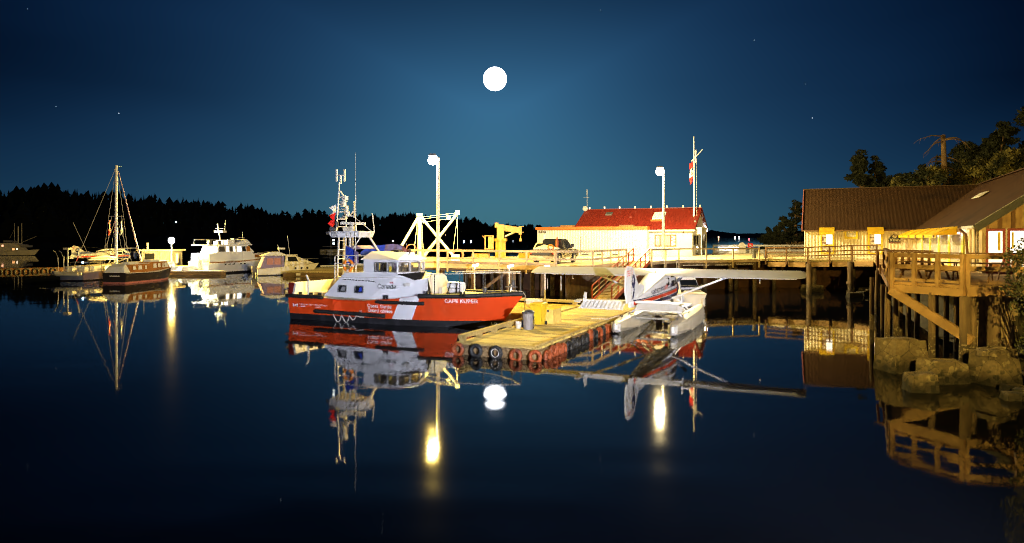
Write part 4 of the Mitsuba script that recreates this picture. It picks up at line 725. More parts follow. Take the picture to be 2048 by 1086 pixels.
add(ax_, 'wall', bx(-7.7, -6.5, 45.38, 46.45, ZP, 5.66), 'white_wall', M=GRID); add(ax_, 'wall', bx(-18.75, -14.7, 45.5, 48.5, ZP, 5.6), 'white_wall', M=GRID)
add(ax_, 'fascia', bx(-18.95, -6.4, 45.2, 46.45, 5.66, 5.98), 'fascia_orange', M=GRID); add(ax_, 'roof', bx(-18.9, -14.7, 46.45, 48.6, 5.62, 5.9), 'dark_grey', M=GRID)
add(ax_, 'roof_vent', bx(-16.5, -15.0, 46.6, 47.4, 5.9, 6.2), 'brown_wood', M=GRID); add(ax_, 'roof_vent', bx(-9.5, -8.0, 45.6, 46.3, 5.98, 6.15), 'brown_wood', M=GRID)
add(ax_, 'door', J(bx(-7.1, -6.6, 45.34, 45.376, ZP + .1, 5.3)), 'cream_paint', M=GRID); add(ax_, 'knob', bx(-7.05, -6.97, 45.28, 45.33, 3.9, 4.05), 'steel', M=GRID)
add(ax_, 'nameplate', J(*[bx(-18.6 + .24 * i, -18.44 + .24 * i, 45.3, 45.37, 5.36 - .05 * (i % 2), 5.52) for i in range(4)]), 'dark_grey', M=GRID)
add(ax_, 'whip_antenna', tube([gp(-13.2, 43.8, ZP), gp(-13.2, 43.8, 4.9)], .03, 6), 'dark_grey')
[add(ax_, 'skid', bx(-18.6 + 1.7 * i, -17.9 + 1.7 * i, 45.15, 45.35, ZP, ZP + .16), 'dark_grey', M=GRID) for i in range(7)]
# vehicles
def wheel(parent, x, y, r, w, M):
    k = add(parent, 'wheel', put(lathe([(0, -w / 2), (r * .6, -w / 2), (r * .95, -w / 2), (r, -w * .3), (r, w * .3), (r * .95, w / 2), (r * .6, w / 2), (0, w / 2)], 22), rot_axes((0, 0, 1.0), (1.0, 0, 0), (0, 1.0, 0), (x, y, r))), 'rubber', 35, M=M)
    add(k, 'hub', put(lathe([(0, -w * .52), (r * .55, -w * .52), (r * .55, w * .52), (0, w * .52)], 16), rot_axes((0, 0, 1.0), (1.0, 0, 0), (0, 1.0, 0), (x, y, r))), 'steel', 35, M=M)
tk = thing('pickup_truck', 'black pickup truck parked on the pier with its tailgate to the water', 'truck')
TR = GRID @ xf(-8.05, 20.3, ZP, 90)        # local x forward (away from the water), y to the left
body = [(0, .62), (.05, 1.05), (1.85, 1.08), (2.0, 1.12), (4.1, 1.05), (5.1, .98), (5.3, .85), (5.3, .5), (4.85, .42), (4.8, .7), (4.5, .86), (4.1, .86), (3.8, .7), (3.75, .42), (1.55, .42), (1.5, .7), (1.2, .86), (.8, .86), (.5, .7), (.45, .45), (.05, .45)]
add(tk, 'body', J(*[slab([(x, y, z) for x, z in body], (0, t, 0)) for y, t in ((-.93, .14), (.79, .14))], bx(.05, 5.2, -.79, .79, .5, .72), bx(2.0, 5.15, -.79, .79, .72, 1.04), bx(0, .08, -.79, .79, .55, 1.06)), 'truck_paint', M=TR)
cabin = [(1.95, 1.08), (2.0, 1.72), (2.25, 1.80), (3.1, 1.80), (3.5, 1.70), (4.15, 1.10)]
add(tk, 'cab', hull3([(x, sg * (.86 if z < 1.3 else .70), z) for x, z in cabin for sg in (-1, 1)]), 'truck_paint', M=TR)
for nm, q in (('rear_window', [(1.93, -.6, 1.2), (1.93, .6, 1.2), (1.965, .55, 1.66), (1.965, -.55, 1.66)]), ('side_window', [(2.15, -.862, 1.16), (2.75, -.862, 1.16), (2.75, -.73, 1.66), (2.25, -.73, 1.66)]), ('side_window', [(2.85, -.862, 1.16), (3.75, -.862, 1.16), (3.3, -.735, 1.62), (2.85, -.73, 1.66)])):
    add(tk, nm, poly([(x, y * 1.012, z + .004) for x, y, z in q]), 'dark_glass', M=TR)
add(tk, 'bumper', J(bx(-.16, 0, -.9, .9, .45, .62), bx(5.25, 5.38, -.88, .88, .45, .66)), 'chrome', M=TR)
add(tk, 'tailgate', bx(-.03, .0, -.72, .72, .66, 1.03), 'dark_grey', M=TR); add(tk, 'plate', bx(-.175, -.162, -.16, .16, .47, .6), 'white_paint', M=TR)
for sg in (-1, 1): add(tk, 'tail_lamp', bx(-.03, .06, sg * .84 - .07, sg * .84 + .07, .72, 1.0), 'tail_light', M=TR); add(tk, 'mirror', J(bx(3.55, 3.7, sg * .92, sg * 1.14, 1.2, 1.42)), 'dark_grey', M=TR)
for x in (1.0, 4.3):
    for sg in (-1, 1): wheel(tk, x, sg * .84, .37, .24, TR)
add(tk, 'load', J(hull3([(x, y, z) for x in (.2, 1.75) for y in (-.7, .7) for z in (.75, 1.15)] + [(.9, .2, 1.4)])), 'cream_paint', M=TR, label='pale load under a sheet'); add(tk, 'gas_bottle', J(cyl((1.6, -.55, 1.1), (1.6, -.55, 1.75), .1, n=10), cyl((1.6, -.55, 1.75), (1.6, -.55, 1.95), .05)), 'fascia_orange', M=TR); add(tk, 'rope_coil', put(torus(.2, .05, 16, 6), rot_axes((0, 1, 0), (0, 0, 1.0), (1.0, 0, 0), (.15, -.62, 1.2))), 'orange_plastic', M=TR)
cr2 = thing('parked_car', 'pale car parked beyond the black pickup truck on the pier', 'car'); CR = GRID @ xf(-10.4, 26.0, ZP, 90)
add(cr2, 'body', hull3([(x, sg * y, z) for sg in (-1, 1) for x, y, z in ((0, .8, .35), (0, .8, .85), (.3, .82, 1.0), (3.9, .8, .85), (4.1, .7, .6), (4.0, .75, .35))]), 'cream_paint', 30, M=CR); add(cr2, 'cabin', hull3([(x, sg * y, z) for sg in (-1, 1) for x, y, z in ((.1, .78, .96), (.5, .66, 1.48), (2.1, .64, 1.5), (3.0, .76, .92))]), 'cream_paint', 30, M=CR)
add(cr2, 'rear_window', poly([(.14, -.62, 1.05), (.14, .62, 1.05), (.42, .56, 1.42), (.42, -.56, 1.42)]), 'dark_glass', M=CR @ xf(-.03, 0, .01))
for sg in (-1, 1): add(cr2, 'tail_lamp', bx(-.03, .03, sg * .68 - .1, sg * .68 + .1, .7, .9), 'tail_light', M=CR)
for x in (.8, 3.2):
    for sg in (-1, 1): wheel(cr2, x, sg * .74, .3, .2, CR)

# ---------------------------------------------------------------- seaplane at the float
SP = xf(7.98, 36.95, 0, 65.42)          # x forward, y to the plane's left
sp = thing('seaplane', 'white high wing seaplane with red and blue stripe moored tail first at the float', 'seaplane')
def spa(n, mesh, m, smooth=False, **k): return add(sp, n, mesh, m, smooth, M=SP, **k)
ST = [  # x, half width, bottom, top, roundness of the top
    (-6.25, .06, 1.62, 1.86), (-5.6, .16, 1.58, 1.93), (-4.2, .33, 1.55, 2.22), (-2.6, .50, 1.50, 2.56), (-1.0, .63, 1.46, 2.86), (-.2, .67, 1.44, 3.0), (1.0, .67, 1.44, 3.0), (1.55, .64, 1.46, 2.52), (1.75, .60, 1.50, 2.42)]
def fsec(x, w, b, t, k=24):
    g = np.linspace(0, 2 * np.pi, k, endpoint=False) + np.pi / k; e = .30
    return [(x, w * np.sign(math.cos(a)) * abs(math.cos(a)) ** e, (b + t) / 2 + (t - b) / 2 * np.sign(math.sin(a)) * abs(math.sin(a)) ** e) for a in g]
xs = np.linspace(-6.25, 1.75, 34); ip = [np.interp(xs, [s[0] for s in ST], [s[j] for s in ST]) for j in (1, 2, 3)]
F = np.array([fsec(x, ip[0][i], ip[1][i], ip[2][i]) for i, x in enumerate(xs)]); F = np.concatenate([F, F[:, :1]], 1)
fus = sheet(F); spa('fuselage', J(fus, poly(F[0][:-1]), poly(F[-1][:-1])), 'plane_white', 50)
def sidey(x, z):
    w, b, t = (np.interp(x, [s[0] for s in ST], [s[j] for s in ST]) for j in (1, 2, 3)); q = np.clip(abs((z - (b + t) / 2) / ((t - b) / 2)), 0, .98); return w * (1 - q ** (2 / .30)) ** (.30 / 2)
def stripe(lo, hi, m, x0=-5.9, x1=1.74, off=.008):
    P = [[(x, -(sidey(x, z) + off), z) for z in np.linspace(lo(x), hi(x), 3)] for x in np.linspace(x0, x1, 30)]; spa('stripe', sheet(P), m, True)
bl = lambda x: np.interp(x, (-5.9, -4.5, -1, 1.75), (1.70, 1.70, 1.80, 1.86))
stripe(lambda x: bl(x), lambda x: bl(x) + .17, 'plane_red'); stripe(lambda x: bl(x) + .19, lambda x: bl(x) + .235, 'plane_blue'); stripe(lambda x: np.interp(x, (-4.9, 1.75), (1.60, 1.55)), lambda x: bl(x) - .03, 'plane_blue', -4.9)
spa('cowling', J(put(lathe([(0, 0), (.50, 0), (.58, .25), (.60, .6), (.57, .78), (.44, .86), (.3, .84), (0, .8)], 22), rot_axes((0, 1.0, 0), (0, 0, 1.0), (1.0, 0, 0), (1.72, 0, 1.98)))), 'plane_white', 40)
spa('cowl_stripe', put(lathe([(.585, .2), (.605, .45), (.608, .6), (.60, .62), (.58, .2)], 22), rot_axes((0, 1.0, 0), (0, 0, 1.0), (1.0, 0, 0), (1.72, 0, 1.98))), 'plane_blue', 40)
pp = spa('propeller', put(lathe([(0, 0), (.1, 0), (.13, .15), (.05, .35), (0, .38)], 12), rot_axes((0, 1.0, 0), (0, 0, 1.0), (1.0, 0, 0), (2.55, 0, 1.98))), 'steel', 40)
for g in (20, 140, 260):
    d = np.array([0, math.cos(math.radians(g)), math.sin(math.radians(g))]); add(pp, 'blade', beam(np.array([2.68, 0, 1.98]) + d * .1, np.array([2.68, 0, 1.98]) + d * 1.25, .16, .03, up=(1, 0, .3)), 'dark_grey', M=SP)
# wing: constant chord with rounded tips
AF = [(-.95, .0), (-.6, .075), (-.1, .16), (.4, .19), (.75, .14), (.92, .03), (.95, -.02), (.85, -.07), (.3, -.09), (-.5, -.04)]
def wing(y0, y1):
    ys = list(np.linspace(y0, y1, 8)); sg = np.sign(y1) or 1; P = []
    for y in ys: P.append([(x, y, 2.92 + z + .105 * x) for x, z in AF] + [(AF[0][0], y, 2.92 + AF[0][1] + .105 * AF[0][0])])
    for t, s in ((.12, .93), (.2, .75), (.25, .45)): P.append([(.05 + (x - .05) * s, y1 + sg * t, 2.92 + z * s + .105 * x * s) for x, z in AF] + [(.05 + (AF[0][0] - .05) * s, y1 + sg * t, 2.92 + .105 * AF[0][0] * s)])
    return J(sheet(P), poly(P[-1][:-1]))
for sg, nm in ((1, 'left'), (-1, 'right')):
    wg = spa('wing', wing(sg * .0, sg * 7.05), 'plane_white', 35)
    add(wg, 'flap', hull3([(x, sg * y, z) for y in (1.0, 3.4) for x, z in ((-1.0, 2.765), (-.62, 2.77), (-.62, 2.925), (-1.0, 2.785))]), 'plane_white', M=SP); add(wg, 'aileron', hull3([(x, sg * y, z) for y in (3.46, 6.9) for x, z in ((-.99, 2.775), (-.62, 2.77), (-.62, 2.925), (-.99, 2.795))]), 'plane_white', M=SP)
    for y in (1.2, 3.43, 5.2, 6.85): add(wg, 'hinge', bx(-.7, -.55, sg * y - .03, sg * y + .03, 2.76, 2.85), 'steel', M=SP)
    add(wg, 'tip_cap', hull3([(.05 + x * s, sg * (7.05 + t), 2.92 + z * s * 1.02 + .105 * x * s) for t, s in ((0, 1.012), (.12, .95)) for x, z in AF]), 'plane_blue' if sg < 0 else 'plane_white', M=SP)
    spa('wing_strut', tube([(.15, sg * .62, 1.55), (.2, sg * 3.75, 2.86)], .055, 8), 'plane_white', True)
    add(wg, 'pitot', J(beam((.4, sg * 5.1, 2.85), (.4, sg * 5.1, 2.45), .05, .03), tube([(.3, sg * 5.1, 2.46), (.55, sg * 5.1, 2.46)], .02, 5)), 'steel', M=SP)
# tail
fin = [(-6.35, 1.85), (-6.55, 2.6), (-6.5, 3.42), (-6.15, 3.5), (-5.75, 3.35), (-5.35, 2.55), (-4.5, 2.25), (-4.2, 2.2), (-5.0, 1.9)]
spa('fin', slab([(x, .045, z) for x, z in [(-6.0, 1.87), (-6.08, 3.49), (-5.72, 3.44), (-5.25, 3.0), (-4.75, 2.58), (-4.1, 2.36), (-3.6, 2.40), (-4.8, 1.95)]], (0, -.09, 0)), 'plane_white')
rud = lambda x: .14 * max(0.0, -6.0 - x)
spa('rudder', slab([(x, .04 + rud(x), z) for x, z in [(-6.02, 1.85), (-6.5, 1.82), (-6.68, 2.5), (-6.6, 3.3), (-6.4, 3.52), (-6.1, 3.5)]], (0, -.08, 0)), 'plane_white'); spa('dorsal_fin', slab([(-5.3, .03, 2.5), (-4.2, .03, 2.62), (-3.4, .03, 2.42), (-4.6, .03, 2.0)], (0, -.06, 0)), 'plane_white')
spa('rudder_line', beam((-6.02, -.05, 1.95), (-6.1, -.05, 3.45), .01, .03), 'grey_paint')
def fin_mark(pts, m, n='fin_mark'): [spa(n, poly([(x, sg * .054 + rud(x), z) for x, z in pts]), m) for sg in (-1, 1)]
c = [(-5.72 + .3 * math.cos(a), 2.80 + .33 * math.sin(a)) for a in np.linspace(.5 * np.pi, 1.5 * np.pi, 12)] + [(-5.72 + .3 * math.cos(a), 2.80 + .33 * math.sin(a)) for a in np.linspace(-.5 * np.pi, .5 * np.pi, 12)]
fin_mark(c, 'plane_blue'); spa('fin_mark', poly([(-5.8 + .12 * math.cos(a), -.056, 2.86 + .12 * math.sin(a)) for a in np.linspace(0, 2 * np.pi, 14, endpoint=False)]), 'plane_white')
fin_mark([(-5.95, 2.05), (-5.6, 2.5), (-5.52, 2.42), (-5.6, 2.15), (-5.8, 1.95)], 'plane_blue')
for z in (3.12, 3.22, 3.32): fin_mark([(-6.55, z - .06), (-6.0, z - .01), (-5.8, z + .005), (-5.8, z + .035), (-6.0, z + .03), (-6.55, z - .02)], 'plane_red')
for sg in (1, -1):
    P = [(-5.15, .12), (-5.35, 2.3), (-5.75, 2.42), (-5.78, .12)]; st = spa('tailplane', slab([(x, sg * y, 1.80) for x, y in P], (0, 0, .07)), 'plane_white')
    o = np.array([-5.79, sg * .28, 1.835]); add(st, 'elevator', corr(o, (0, sg * 2.12, 0), (-.62, 0, -.30), .2, .035 if sg > 0 else .004, 6), 'plane_white', M=SP)
    add(st, 'elevator_edge', J(tube([o + [-.62, 0, -.30], o + [-.62, sg * 2.12, -.30]], .025, 6), tube([o, o + [0, sg * 2.12, 0]], .03, 6)), 'plane_white', M=SP)
    add(st, 'horn', slab([(-5.5, sg * 2.42, 1.82), (-5.7, sg * 2.72, 1.82), (-6.3, sg * 2.66, 1.8), (-6.4, sg * 2.40, 1.79)], (0, 0, .06)), 'plane_white', M=SP)
    add(st, 'finlet', slab([(-5.55, sg * 2.28, 1.5 if sg < 0 else 1.78), (-5.5, sg * 2.28, 2.2), (-5.85, sg * 2.28, 2.25), (-6.05, sg * 2.28, 1.5 if sg < 0 else 1.78)], (0, sg * .03, 0)), 'plane_white', M=SP)
t = meshkit.text_mesh('saltspringair.com', .26, .004); v = t.vertices; x = -3.65 + v[:, 0] * 1.32; z = np.interp(x, (-3.65, .4), (2.02, 2.24)) + v[:, 1]
sel = x[t.faces].mean(1); xa = -3.65 + 1.32 * (meshkit.text_mesh('saltspring', .26, .004).vertices[:, 0].max() + .02); xb = -3.65 + 1.32 * (meshkit.text_mesh('saltspringair', .26, .004).vertices[:, 0].max() + .02)
Lm = np.stack([x, -(np.array([sidey(a, b) for a, b in zip(x, z)]) + .008 + v[:, 2]), z], 1)
for q, m in ((sel < xa, 'plane_blue'), ((sel >= xa) & (sel < xb), 'plane_red'), (sel >= xb, 'plane_blue')): spa('lettering', TM(Lm, t.faces[q]), m)
for x0, x1, z0, z1 in ((-1.15, -.62, 2.32, 2.72), (-.2, .75, 2.20, 2.82), (.85, 1.45, 2.25, 2.72)):
    for sg in (-1, 1): spa('window', poly([(x, sg * (sidey(x, z) + .008), z) for x, z in ((x0, z0), (x1, z0), (x1 - .1 * (x1 > 1), z1), (x0 + .06, z1))]), 'dark_glass')
spa('windscreen', poly([(1.585, -.5, 2.52), (1.585, .5, 2.52), (1.07, .55, 2.99), (1.07, -.55, 2.99)]), 'dark_glass')
spa('door', sheet([[(x, -(sidey(x, z) + .006), z) for z in (1.95, 2.2, 2.85)] for x in (-.26, -.22)]), 'grey_paint'); spa('aerial', J(tube([(-.9, 0, 2.95), (-1.0, 0, 3.3)], .02, 5), tube([(-1.4, .1, 3.0), (-6.3, 0, 3.5)], .008, 4)), 'dark_grey')
# floats
def pontoon(y):
    S = [(-3.75, .10, .22, .52), (-3.2, .26, .02, .60), (-1.6, .40, -.22, .66), (-.3, .44, -.34, .70), (-.28, .44, -.44, .70), (2.0, .45, -.44, .74), (3.8, .36, -.25, .80), (4.7, .18, .2, .84), (4.95, .05, .55, .85)]
    P = [[(x, y - w * .72, t), (x, y - w, t - .12), (x, y - w, b + (t - b) * .42), (x, y, b), (x, y + w, b + (t - b) * .42), (x, y + w, t - .12), (x, y + w * .72, t), (x, y, t + .03), (x, y - w * .72, t)] for x, w, b, t in S]
    return J(sheet(P), poly(P[0][:-1]))
for sg in (1, -1):
    y = sg * 1.42; ft = spa('pontoon', pontoon(y), 'float_cream', 25)
    add(ft, 'tail_cap', hull3([(-3.78, y + a * .12, z) for a in (-1, 1) for z in (.24, .5)] + [(-3.5, y + a * .24, z) for a in (-1, 1) for z in (.12, .58)] + [(-3.5, y, .06)]), 'plane_white', M=SP); add(ft, 'water_rudder', slab([(-3.8, y - .02, .66), (-4.05, y - .02, .55), (-4.0, y - .02, .1), (-3.8, y - .02, .2)], (0, .04, 0)), 'steel', M=SP)
    for x in (-2.4, -.9, .8, 2.6): add(ft, 'deck_cleat', bx(x - .09, x + .09, y - .03, y + .03, .70, .82), 'dark_grey', M=SP)
    for x, d in ((-1.0, .25), (1.7, -.2)): spa('float_strut', tube([(x, y * .98, .70), (x + d, sg * .55, 1.52)], .05, 8), 'plane_white', True)
    spa('float_strut', tube([(-1.0, y * .98, .70), (1.5, sg * .55, 1.52)], .035, 7), 'plane_white', True); spa('step_ladder', J(tube([(.6, y * .9, .75), (.5, sg * .68, 1.6)], .025, 5), tube([(.95, y * .9, .75), (.85, sg * .68, 1.6)], .025, 5), *[tube([(.6 - .1 * k, y * .9 + (sg * .68 - y * .9) * k, .75 + .85 * k), (.95 - .1 * k, y * .9 + (sg * .68 - y * .9) * k, .75 + .85 * k)], .02, 5) for k in (.3, .6)]), 'steel')
for x in (-1.0, 1.7): spa('spreader_bar', tube([(x, -1.42, .55), (x, 1.42, .55)], .055, 8), 'float_cream', True)
spa('brace_wire', J(tube([(-1.0, -1.42, .6), (1.7, 1.42, .6)], .012, 4), tube([(-1.0, 1.42, .6), (1.7, -1.42, .6)], .012, 4)), 'steel')
spa('mooring_line', tube([(-2.4, 1.55, .78), (-2.6, 2.1, .6), (-3.0, 2.9, .62)], .02, 5), 'rope')
solo('paddle', J(tube([(-1.6, 1.05, .86), (-.2, 1.28, .80)], .02, 5), bx(-2.0, -1.6, .95, 1.1, .83, .86)), 'yellow_plastic', 'yellow paddle lying on the left float of the seaplane', 'paddle', M=SP)
# small cabin boat moored beyond the seaplane
def simple_boat(name, label, M, Hu, m_side, m_bottom, m_deck, boot=.12, group=None):
    k = thing(name, label, 'boat', group)
    add(k, 'bottom', Hu.skin(-.35, boot - .003, nx=18), m_bottom, 40, M=M); add(k, 'hull', Hu.skin(boot, Hu.sheer, nx=22), m_side, 30, M=M); add(k, 'deck', Hu.deck(.02), m_deck, M=M)
    for sg in (-1, 1): add(k, 'gunwale', Hu.strake(0, Hu.L - .05, lambda x: Hu.sheer(x) - .02, sg, .035, n=18, k=6, off=-.02), m_deck, True, M=M)
    return k
Hs = Hull(6.6, 2.3, [(0, .75), (6.6, 1.05)], rake=.7, p=2.2)
B1_ = xf(11.2, 52.0, 0, -74)
b1 = simple_boat('cabin_boat', 'small white cabin boat with dark visor moored beyond the seaplane', B1_, Hs, 'white_gelcoat', 'dark_grey', 'cream_paint')
add(b1, 'cabin', hull3([(x, y, z) for x, w, z in ((2.0, .85, .8), (2.0, .78, 1.98), (4.0, .7, 2.0), (4.6, .8, 1.0)) for y in (-w, w)]), 'white_gelcoat', M=B1_); add(b1, 'roof', hull3([(x, y, z) for x in (1.5, 4.25) for y in (-.85, .85) for z in (2.0, 2.06)]), 'cream_paint', M=B1_)
add(b1, 'window', poly([(4.50, -.68, 1.35), (4.50, .68, 1.35), (4.18, .62, 1.85), (4.18, -.62, 1.85)]), 'dark_glass', M=B1_)
for sg in (-1, 1): add(b1, 'window', poly([(2.3, sg * .86, 1.3), (4.1, sg * .82, 1.3), (3.85, sg * .77, 1.8), (2.3, sg * .82, 1.8)]), 'dark_glass', M=B1_)
add(b1, 'foredeck', hull3([(x, y, z) for x, w, z in ((4.4, .85, .95), (4.4, .7, 1.2), (5.8, .35, 1.08), (6.0, .2, 1.0)) for y in (-w, w)]), 'cream_paint', M=B1_); add(b1, 'visor', bx(4.55, 4.75, -.75, .75, 1.02, 1.22), 'black_paint', M=B1_); add(b1, 'radar_dome', J(cyl((2.9, 0, 2.05), (2.9, 0, 2.3), .25, n=14), tube([(2.9, 0, 2.3), (2.9, 0, 2.75)], .02, 5), beam((2.9, -.12, 2.5), (2.9, .12, 2.5), .04), tube([(1.8, -.5, 2.05), (1.8, -.5, 3.6)], .02, 5), tube([(1.8, .5, 2.05), (1.8, .5, 3.3)], .02, 5)), 'white_paint', M=B1_)
add(b1, 'pulpit', J(tube([(4.6, -.8, 1.0), (4.6, -.8, 1.5), (6.4, -.1, 1.55), (6.4, .1, 1.55), (4.6, .8, 1.5), (4.6, .8, 1.0)], .02, 5)), 'steel', M=B1_)
solo('fender', lathe([(0, 0), (.1, .03), (.12, .12), (.12, .5), (.1, .6), (0, .62)], 12), 'white_paint', 'white fender hanging at the bow of the small cabin boat', 'fender', smooth=40, M=xf(12.9, 46.0, .15))

# ---------------------------------------------------------------- corrugated shop and cafe wing
CF = xf(26.4, 61.7, 0, -24.58); ZF = 3.05
sh = thing('corrugated_shop', 'long shop with corrugated siding and a brown corrugated roof', 'building')
def sha(n, m_, b, smooth=False, **k): return add(sh, n, m_, b, smooth, M=CF, **k)
sha('wall', corr((0, 0, ZF - .5), (19, 0, 0), (0, 0, 3.05), .26, .035, 6), 'siding', label='corrugated front wall')
sha('gable', poly([(0, .02, 2.6), (0, 11.4, 2.6), (0, 11.4, 5.6), (0, 5.7, 9.4), (0, .02, 5.6)]), 'siding')
sr = sha('roof', corr((-.15, -.3, 5.46), (20.5, 0, 0), (0, 6.0, 4.04), .3, .007, 6), 'roof_brown'); add(sh, 'roof', corr((-.15, 11.7, 5.46), (20.5, 0, 0), (0, -6.0, 4.04), .4, .025, 4), 'roof_brown', M=CF)
add(sr, 'ridge_cap', beam((-.2, 5.7, 9.53), (20.4, 5.7, 9.53), .4, .07), 'roof_brown', M=CF); add(sr, 'verge', beam((-.17, -.32, 5.48), (-.17, 5.7, 9.52), .08, .16), 'rose_bottom', M=CF)
sha('gutter', beam((-.2, -.38, 5.44), (8.6, -.38, 5.44), .13, .11), 'brown_wood'); sha('downpipe', tube([(7.95, -.1, 5.4), (7.95, -.1, 3.0)], .06, 8), 'siding')
def awning(parent, M, w, out, zt, zb, val=.16):
    n = 18; xs = np.linspace(-w / 2, w / 2, n * 2 + 1)
    k = add(parent, 'awning', J(sheet([[(x, -.02, zt), (x, -out * .55, zt - (zt - zb) * .42), (x, -out, zb)] for x in xs[::6]]), *[poly([(s * w / 2, -.02, zt), (s * w / 2, -out, zb), (s * w / 2, -.02, zb)]) for s in (-1, 1)]), 'awning_yellow', M=M)
    add(k, 'valance', sheet([[(x, -out - .004, zb), (x, -out - .004, zb - val + .055 * (1 - abs(math.sin((i / 3) * math.pi))))] for i, x in enumerate(xs)]), 'awning_yellow', M=M); return k
def shop_window(x0, x1, z0, z1, M_, glow, par=sh):
    t = .11
    k = add(par, 'window', J(bx(x0 - t, x0, -.09, -.03, z0 - t, z1), bx(x1, x1 + t, -.09, -.03, z0 - t, z1), bx(x0, x1, -.09, -.03, z0 - t, z0), bx(x0, x1, -.085, -.03, (z0 + z1) / 2 - .28, (z0 + z1) / 2 - .22)), 'yellow_frame', M=M_)
    zm = (z0 + z1) / 2 - .1; add(k, 'pane', poly([(x0, -.045, z0), (x1, -.045, z0), (x1, -.045, z1), (x0, -.045, z1)]), 'poster', M=M_)
    kk = add(k, 'lit_pane', poly([(x0 + (x1 - x0) * .42, -.06, zm), (x1 - .04, -.06, zm), (x1 - .04, -.06, z1 - .05), (x0 + (x1 - x0) * .42, -.06, z1 - .05)]), 'white_paint', M=M_)
    scene[kk]['emitter'] = lum(*[glow * c for c in (1.0, .9, .75)], w=.6)
    add(k, 'notice', J(*[bx(x0 + .08 + .3 * i, x0 + .26 + .3 * i, -.07, -.065, zm - .45 - .1 * (i % 2), zm - .15) for i in range(3)]), 'white_paint', M=M_)
awning(sh, CF @ xf(1.86, 0, 0), 1.22, .85, 5.72, 5.22); shop_window(1.45, 2.35, 3.5, 5.25, CF, 2.3)
awning(sh, CF @ xf(5.70, 0, 0), 1.24, .85, 5.74, 5.24); shop_window(5.25, 6.15, 3.5, 5.27, CF, 1.7)
k = thing('picture_sign', 'yellow framed picture with a pale round emblem on the corrugated wall', 'sign')
add(k, 'frame', J(bx(3.28, 4.34, -.12, -.03, 4.72, 4.88), bx(3.28, 4.34, -.12, -.03, 5.38, 5.52), bx(3.28, 3.44, -.12, -.03, 4.88, 5.38), bx(4.18, 4.34, -.12, -.03, 4.88, 5.38)), 'yellow_frame', M=CF); add(k, 'panel', bx(3.42, 4.2, -.06, -.03, 4.88, 5.38), 'white_paint', M=CF)
add(k, 'emblem', cyl((3.81, -.06, 5.13), (3.81, -.075, 5.13), .13, n=18), 'white_paint', M=CF); add(k, 'ring', put(torus(.18, .014, 24, 5), rot_axes((1, 0, 0), (0, 0, 1.0), (0, -1.0, 0), (3.81, -.065, 5.13))), 'awning_yellow', M=CF); add(k, 'dash', J(*[bx(3.48 + a, 3.56 + a, -.066, -.058, z, z + .03) for a in (0, .58) for z in (4.93, 5.28)]), 'brown_wood', M=CF)
k = thing('shop_sign', 'black shaped shop sign with pale lettering under a round crest', 'sign')
sg_ = [(6.72, 4.33), (7.60, 4.33), (7.60, 4.80), (7.5, 4.84), (7.42, 4.95), (7.3, 5.08), (7.16, 5.14), (7.02, 5.08), (6.9, 4.95), (6.82, 4.84), (6.72, 4.80)]
add(k, 'board', slab([(x, -.10, z) for x, z in sg_], (0, .06, 0)), 'black_paint', M=CF); add(k, 'crest', cyl((7.16, -.10, 4.93), (7.16, -.12, 4.93), .16, n=20), 'siding', M=CF); add(k, 'crest_mark', J(bx(7.1, 7.24, -.135, -.121, 4.93, 5.0), bx(7.05, 7.2, -.13, -.121, 4.84, 4.87)), 'brown_wood', M=CF)
add(k, 'lettering', letter('Vouvall', .26, (6.76, -.105, 4.52), (1, 0, 0), (0, 0, 1), True), 'cream_paint', M=CF)
add(k, 'lettering', J(*[bx(6.77 + .1 * i, 6.84 + .1 * i, -.11, -.101, 4.38, 4.45) for i in range(8)]), 'rose_bottom', M=CF)
WG = xf(34.5, 58.0, 0, -24.58); YN = -26.4
cf = thing('cafe_wing', 'gabled cafe wing with yellow awnings and lit red framed doors', 'building')
def cfa(n, m_, b, smooth=False, **k): return add(cf, n, m_, b, smooth, M=WG, **k)
cfa('wall', J(bx(0, .1, YN, 0, 2.6, 5.6)), 'siding')
boards = [(x, x + .17) for x in np.arange(.02, 10.7, .18)]
GD = [b for b in boards]
for x0, x1 in GD:
    zt = 5.6 + .71 * min((x0 + x1) / 2, 10.8 - (x0 + x1) / 2) - .05; lo = 5.3 if .12 < (x0 + x1) / 2 < 1.72 else 2.7
    if x0 < 5: cfa('board', bx(x0, x1, YN - .03 - .008 * (int(x0 * 10) % 3), YN + .02, lo, zt), 'deck_wood' if (int(x0 * 5.5) % 3) else 'brown_wood')
cfa('gable', poly([(0, YN + .03, 2.6), (10.8, YN + .03, 2.6), (10.8, YN + .03, 5.6), (5.4, YN + .03, 9.43), (0, YN + .03, 5.6)]), 'brown_wood')
wr = cfa('roof', corr((-.45, YN - .75, 5.38), (0, 35, 0), (5.85, 0, 4.15), .4, .012, 4), 'roof_brown'); cfa('roof', corr((11.25, 7, 5.38), (0, -34.2, 0), (-5.85, 0, 4.15), .4, .012, 4), 'roof_brown')
add(wr, 'barge_board', J(beam((-.5, YN - .76, 5.28), (5.4, YN - .76, 9.45), .06, .34)), 'black_paint', M=WG); add(wr, 'verge_strip', beam((-.5, YN - .72, 5.47), (5.4, YN - .72, 9.66), .12, .05), 'galvanised', M=WG)
